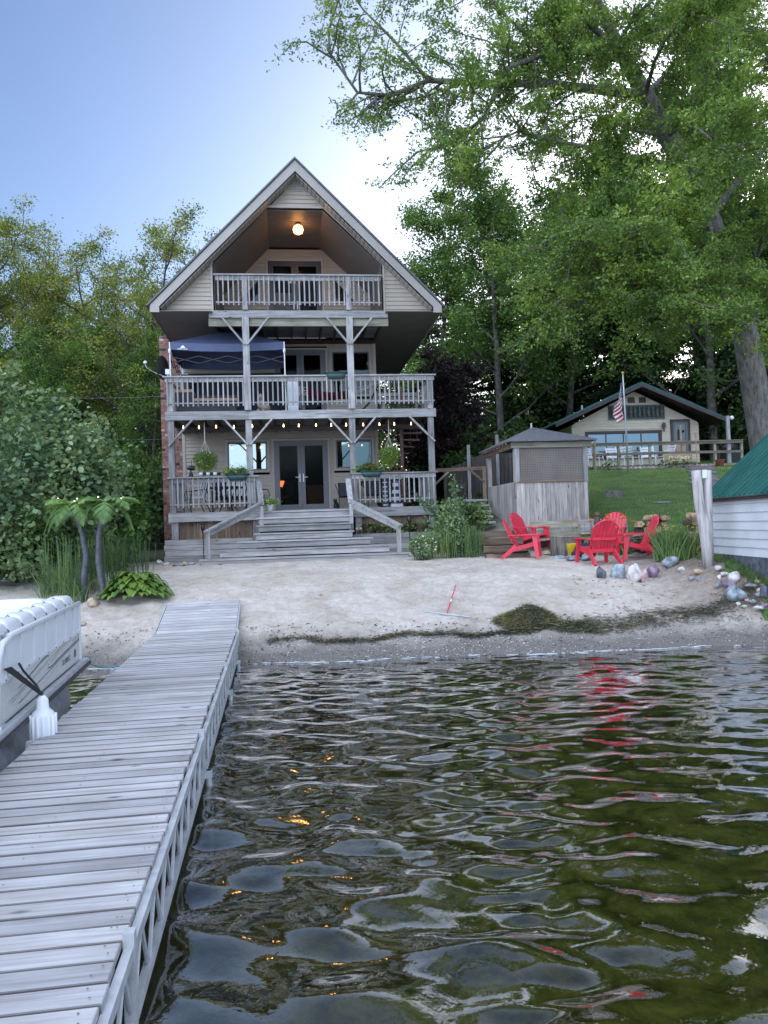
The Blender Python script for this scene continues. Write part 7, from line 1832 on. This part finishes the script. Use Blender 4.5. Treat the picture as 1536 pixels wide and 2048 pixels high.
def tuft(name, label, x, y, rx, ry, n, h, w, mat, seed, seg=4, lean=.7, curl=.35, cat='plant', flowers=None, fmat=None, fn=12, fh=.8, z0=None, fs=.07):
    r = np.random.default_rng(seed); t = thing(name, label, cat, (x, y, gz(x, y) if z0 is None else z0))
    a = r.uniform(0, 2*PI, n); q = np.sqrt(r.random(n)); P = np.stack([q*np.cos(a)*rx, q*np.sin(a)*ry, np.zeros(n)-.02], 1)
    V, F = blades(P, h, w, r, lean, seg, curl); link('leaves', mesh_np('leaves', V, F, mat), t)
    if fmat:
        m = MB(); mf = MB()
        for i in range(fn):
            px_, py_ = r.uniform(-rx, rx)*.8, r.uniform(-ry, ry)*.8; hh_ = h*fh*r.uniform(.85, 1.15); lx_ = px_+r.normal(0, .06); ly_ = py_-.06
            m.tube([(px_, py_, 0), (lx_, ly_, hh_)], .004, 4)
            for k in range(6):
                aa = k*PI/3+r.uniform(0, .5); c_, s_ = math.cos(aa), math.sin(aa); f_ = fs*r.uniform(.8, 1.2)
                mf.poly([(lx_, ly_, hh_), (lx_+c_*f_*.5-s_*f_*.22, ly_+s_*f_*.5+c_*f_*.22, hh_+f_*.35), (lx_+c_*f_, ly_+s_*f_, hh_+f_*.15), (lx_+c_*f_*.5+s_*f_*.22, ly_+s_*f_*.5-c_*f_*.22, hh_+f_*.35)], [(0, 1, 2, 3)])
        m.build('flower_stems', mat, t); mf.build('flowers', fmat, t)
    return t
gi = GP(1345, 1128); tuft('iris_clump', 'big clump of sword leaved irises with yellow flowers at the driftwood post', gi.x+.16, gi.y+.30, .40, .34, 560, .72, .034, 'leaf_blade', 31, 4, .5, .2, 'iris plants', True, 'yellow', 7, .78, fs=.055)
gd = GP(1265, 1080); tuft('daylily_clump', 'clump of daylilies with orange flowers behind the red chairs', 5.35, 17.55, .45, .35, 380, .62, .022, 'leaf_blade', 32, 4, .8, .4, 'daylilies', True, 'orange', 11, 1.25, fs=.09)
tuft('daylily_clump', 'orange daylilies growing through the bench slats behind the chairs', 4.75, 18.15, .35, .2, 60, .5, .02, 'leaf_blade', 33, 4, .8, .4, 'daylilies', True, 'orange', 7, 1.5, fs=.09)
pp = PX(925, 1000, 21); tuft('daylily_clump', 'few orange daylilies in front of the dark fence', pp.x, 21, .3, .2, 90, .7, .02, 'leaf_blade', 34, 4, .6, .3, 'daylilies', True, 'orange', 6, 1.2, fs=.09)
def goldenrod(label, x, y, rx, ry, ns, h, seed, mat='leaf_blade', lw=.011, ll=.10):
    """many upright stems with narrow leaves all the way up"""
    r = np.random.default_rng(seed); t = thing('tall_perennial', label, 'plant', (x, y, gz(x, y))); m = MB(); L = []
    for i in range(ns):
        a = r.uniform(0, 2*PI); q = math.sqrt(r.random()); bx, by = q*math.cos(a)*rx, q*math.sin(a)*ry; hh_ = h*r.uniform(.7, 1.1); tx_, ty_ = bx+r.normal(0, .06), by+r.normal(0, .06)
        m.tube([(bx, by, -.03), ((bx+tx_)/2+r.normal(0, .01), (by+ty_)/2, hh_*.5), (tx_, ty_, hh_)], .005, 3)
        k = 26; tt = r.uniform(.15, 1, k); P = np.stack([bx+(tx_-bx)*tt, by+(ty_-by)*tt, hh_*tt], 1); L.append(P)
    P = np.concatenate(L); V, F = blades(P, ll*.6, lw, r, 1.9, 1, 0); link('leaves', mesh_np('leaves', V, F, mat), t); m.build('stalks', mat, t); return t
g1 = GP(160, 1195); goldenrod('dense stand of narrow leaved stems around the fake palms', g1.x-.1, 14.5, .75, .4, 130, 1.0, 41)
g1 = GP(230, 1180); goldenrod('narrow leaved stems right of the fake palms', g1.x-.05, 15.3, .5, .35, 70, .85, 42)
g1 = GP(882, 1102); goldenrod('feathery green plants in the bed right of the steps', -5.801+7.0, 18.3, .55, .35, 150, .62, 43)
g1 = GP(930, 1098); goldenrod('dark green plant clump at the right end of the flower bed', 2.05, 18.3, .3, .3, 90, .7, 44)
tuft('reed_clump', 'long arching reeds at the left of the fake palms', -6.1, 14.3, .45, .3, 130, 1.15, .016, 'leaf_blade', 51, 5, .9, .45, 'reeds')
tuft('reed_clump', 'tall grass blades in front of the left palm trunk', -5.65, 13.9, .22, .15, 70, .8, .014, 'leaf_blade', 52, 5, .7, .4, 'reeds')
def hosta(label, x, y, rx, n, size, seed, z0=None, mat='leaf_hosta', name='hosta_clump', ry=None):
    """rosettes of broad leaves, each leaf its own bent blade"""
    r = np.random.default_rng(seed); t = thing(name, label, 'plant', (x, y, gz(x, y) if z0 is None else z0)); V = []; F = []
    for i in range(n):
        a = r.uniform(0, 2*PI); q = r.random()**.6; cx3, cy3 = q*math.cos(a)*rx, q*math.sin(a)*(ry or rx*.7); d = np.array([math.cos(a), math.sin(a), 0]); s_ = np.array([-d[1], d[0], 0]); zz = size*2.0*(1-q*q)*r.uniform(.5, 1.1)+.05
        L = size*r.uniform(.75, 1.25); w_ = L*.32; c0_ = np.array([cx3, cy3, zz]); o = len(V)
        for (tt, ww, dz_) in ((0, .12, 0), (.25, 1, .10), (.6, .9, .06), (.85, .45, -.12), (1.0, .03, -.28)):
            c1_ = c0_+d*L*tt+np.array([0, 0, dz_*L]); V += [c1_-s_*w_*ww+np.array([0, 0, .05*L*ww]), c1_, c1_+s_*w_*ww+np.array([0, 0, .05*L*ww])]
        for k in range(4): F += [(o+3*k, o+3*k+1, o+3*k+4, o+3*k+3), (o+3*k+1, o+3*k+2, o+3*k+5, o+3*k+4)]
    link('leaves', mesh_np('leaves', np.array(V), np.array(F), mat, True), t); return t
g2 = GP(262, 1205); hosta('bright green hosta clump in the sand right of the fake palms', g2.x, g2.y+.25, .55, 300, .20, 61)
for i in range(11):
    P = H(5.15+i*.2, -.05, 1.74); o = hosta('low broad leaved plant in the bed under the lower deck', P.x, P.y, .16, 16, .15, 70+i, P.z, 'leaf_hedge' if i % 3 else 'leaf_hosta', 'bed_plant', .1); o['group'] = 'broad leaved plants in the bed under the deck'
for i, (px, y) in enumerate([(1215, 30.0), (1225, 29.7), (1330, 30.1), (1345, 30.0), (1362, 30.0), (1382, 30.0)]):
    p = PX(px, 945, y); o = hosta('small green plant along the skirt of the cottage deck', p.x, y, .25, 22, .16, 90+i, None, 'leaf_hedge', 'bed_plant'); o['group'] = 'plants along the cottage deck'
# fake palms
def fake_palm(bx, by, pts, label, seed, hgt):
    t = thing('fake_palm', label, 'palm', (bx, by, gz(bx, by))); r = random.Random(seed); nr = np.random.default_rng(seed)
    n = len(pts); MB().tube(pts, [.062-.022*i/(n-1) for i in range(n)], 12).build('trunk', 'palmtrunk', t, True)
    for k in range(5):
        p, d_ = at_curve([Vector(q) for q in pts], (k+.5)/5); MB().tube([p-d_*.008, p+d_*.008], .066-.022*(k+.5)/5, 12).build('trunk_joint', 'palmtrunk', t, True)
    tv = Vector(pts[-1])
    for k in range(14):
        a = k*2.4+r.uniform(-.3, .3); L = r.uniform(.5, .74); fr = []
        for i in range(7):
            u = i/6; fr.append(tv+Vector((math.cos(a)*L*u*(1-.15*u), math.sin(a)*L*u*(1-.15*u), .13*math.sin(u*2.2)*(1+.4*(k % 2))-.62*u*u*(1, .45, .8, .25)[k % 4])))
        f_ = MB().tube(fr, .005, 3)
        V = []; F = []
        for i in range(34):
            u = (i+1)/35; p, d_ = at_curve(fr, u); sd3 = d_.cross(Vector((0, 0, 1))).normalized()
            for s_ in (-1, 1):
                w_ = .21*math.sin(PI*min(.96, u*.86+.12))*r.uniform(.85, 1.1); tip = p+sd3*s_*w_+d_*w_*.75+Vector((0, 0, -.35*w_)); o = len(V)
                V += [p-d_*.010, p+d_*.010, (p+tip)/2+d_*.012+Vector((0, 0, .02)), tip, (p+tip)/2-d_*.008+Vector((0, 0, .02))]; F += [(o, o+1, o+2, o+4), (o+4, o+2, o+3, o+3)]
        f_.poly(V, [tuple(dict.fromkeys(q)) for q in F]); f_.build('frond', 'leaf_palm', t)
    for k in range(4): p = tv+Vector((r.uniform(-.35, .35), r.uniform(-.3, .3), r.uniform(-.05, .16))); link('small_light', fm, t, p)
fake_palm(-5.52, 14.0, [(0, 0, -.1), (-.0, 0, .4), (.05, 0, .8), (-.02, 0, 1.25), (-.10, 0, 1.48), (-.20, 0, 1.72)], 'left of two fake palms with dark curved trunks and drooping fronds', 5, 1.7)
fake_palm(-5.14, 13.95, [(.03, 0, -.1), (-.02, 0, .15), (-.09, 0, .7), (-.07, 0, 1.2), (.0, 0, 1.5), (.07, 0, 1.74)], 'right of two fake palms with dark curved trunks and drooping fronds', 9, 1.7)
# small weeds in the sand
for i, (px, py) in enumerate([(1160, 1158), (950, 1212), (235, 1213), (640, 1190)]):
    g = GP(px, py); o = tuft('sand_weed', ['small dry weed tuft in front of the firepit chairs', 'tiny green sprig on the sand right of the rake', 'short green tuft in the sand by the dock ramp', 'tiny sprig in the middle of the beach'][i], g.x, g.y, .05, .03, 14, .07, .008, 'leaf_blade', 120+i, 2, 1.2, .3, 'weed')
P1 = np.concatenate([scatter(900, 6.1, 6.45, 12.4, 15.1, None), scatter(260, 5.6, 6.2, 13.6, 15.3, lawn_patch)])
V1, F1 = blades(P1, .13, .012, NR, 1.0, 3, .3); o = link('bank_grass', mesh_np('bank_grass', V1, F1, 'leaf_blade')); tag(o, 'ragged taller grass along the foot of the white shed', 'grass', kind='stuff')
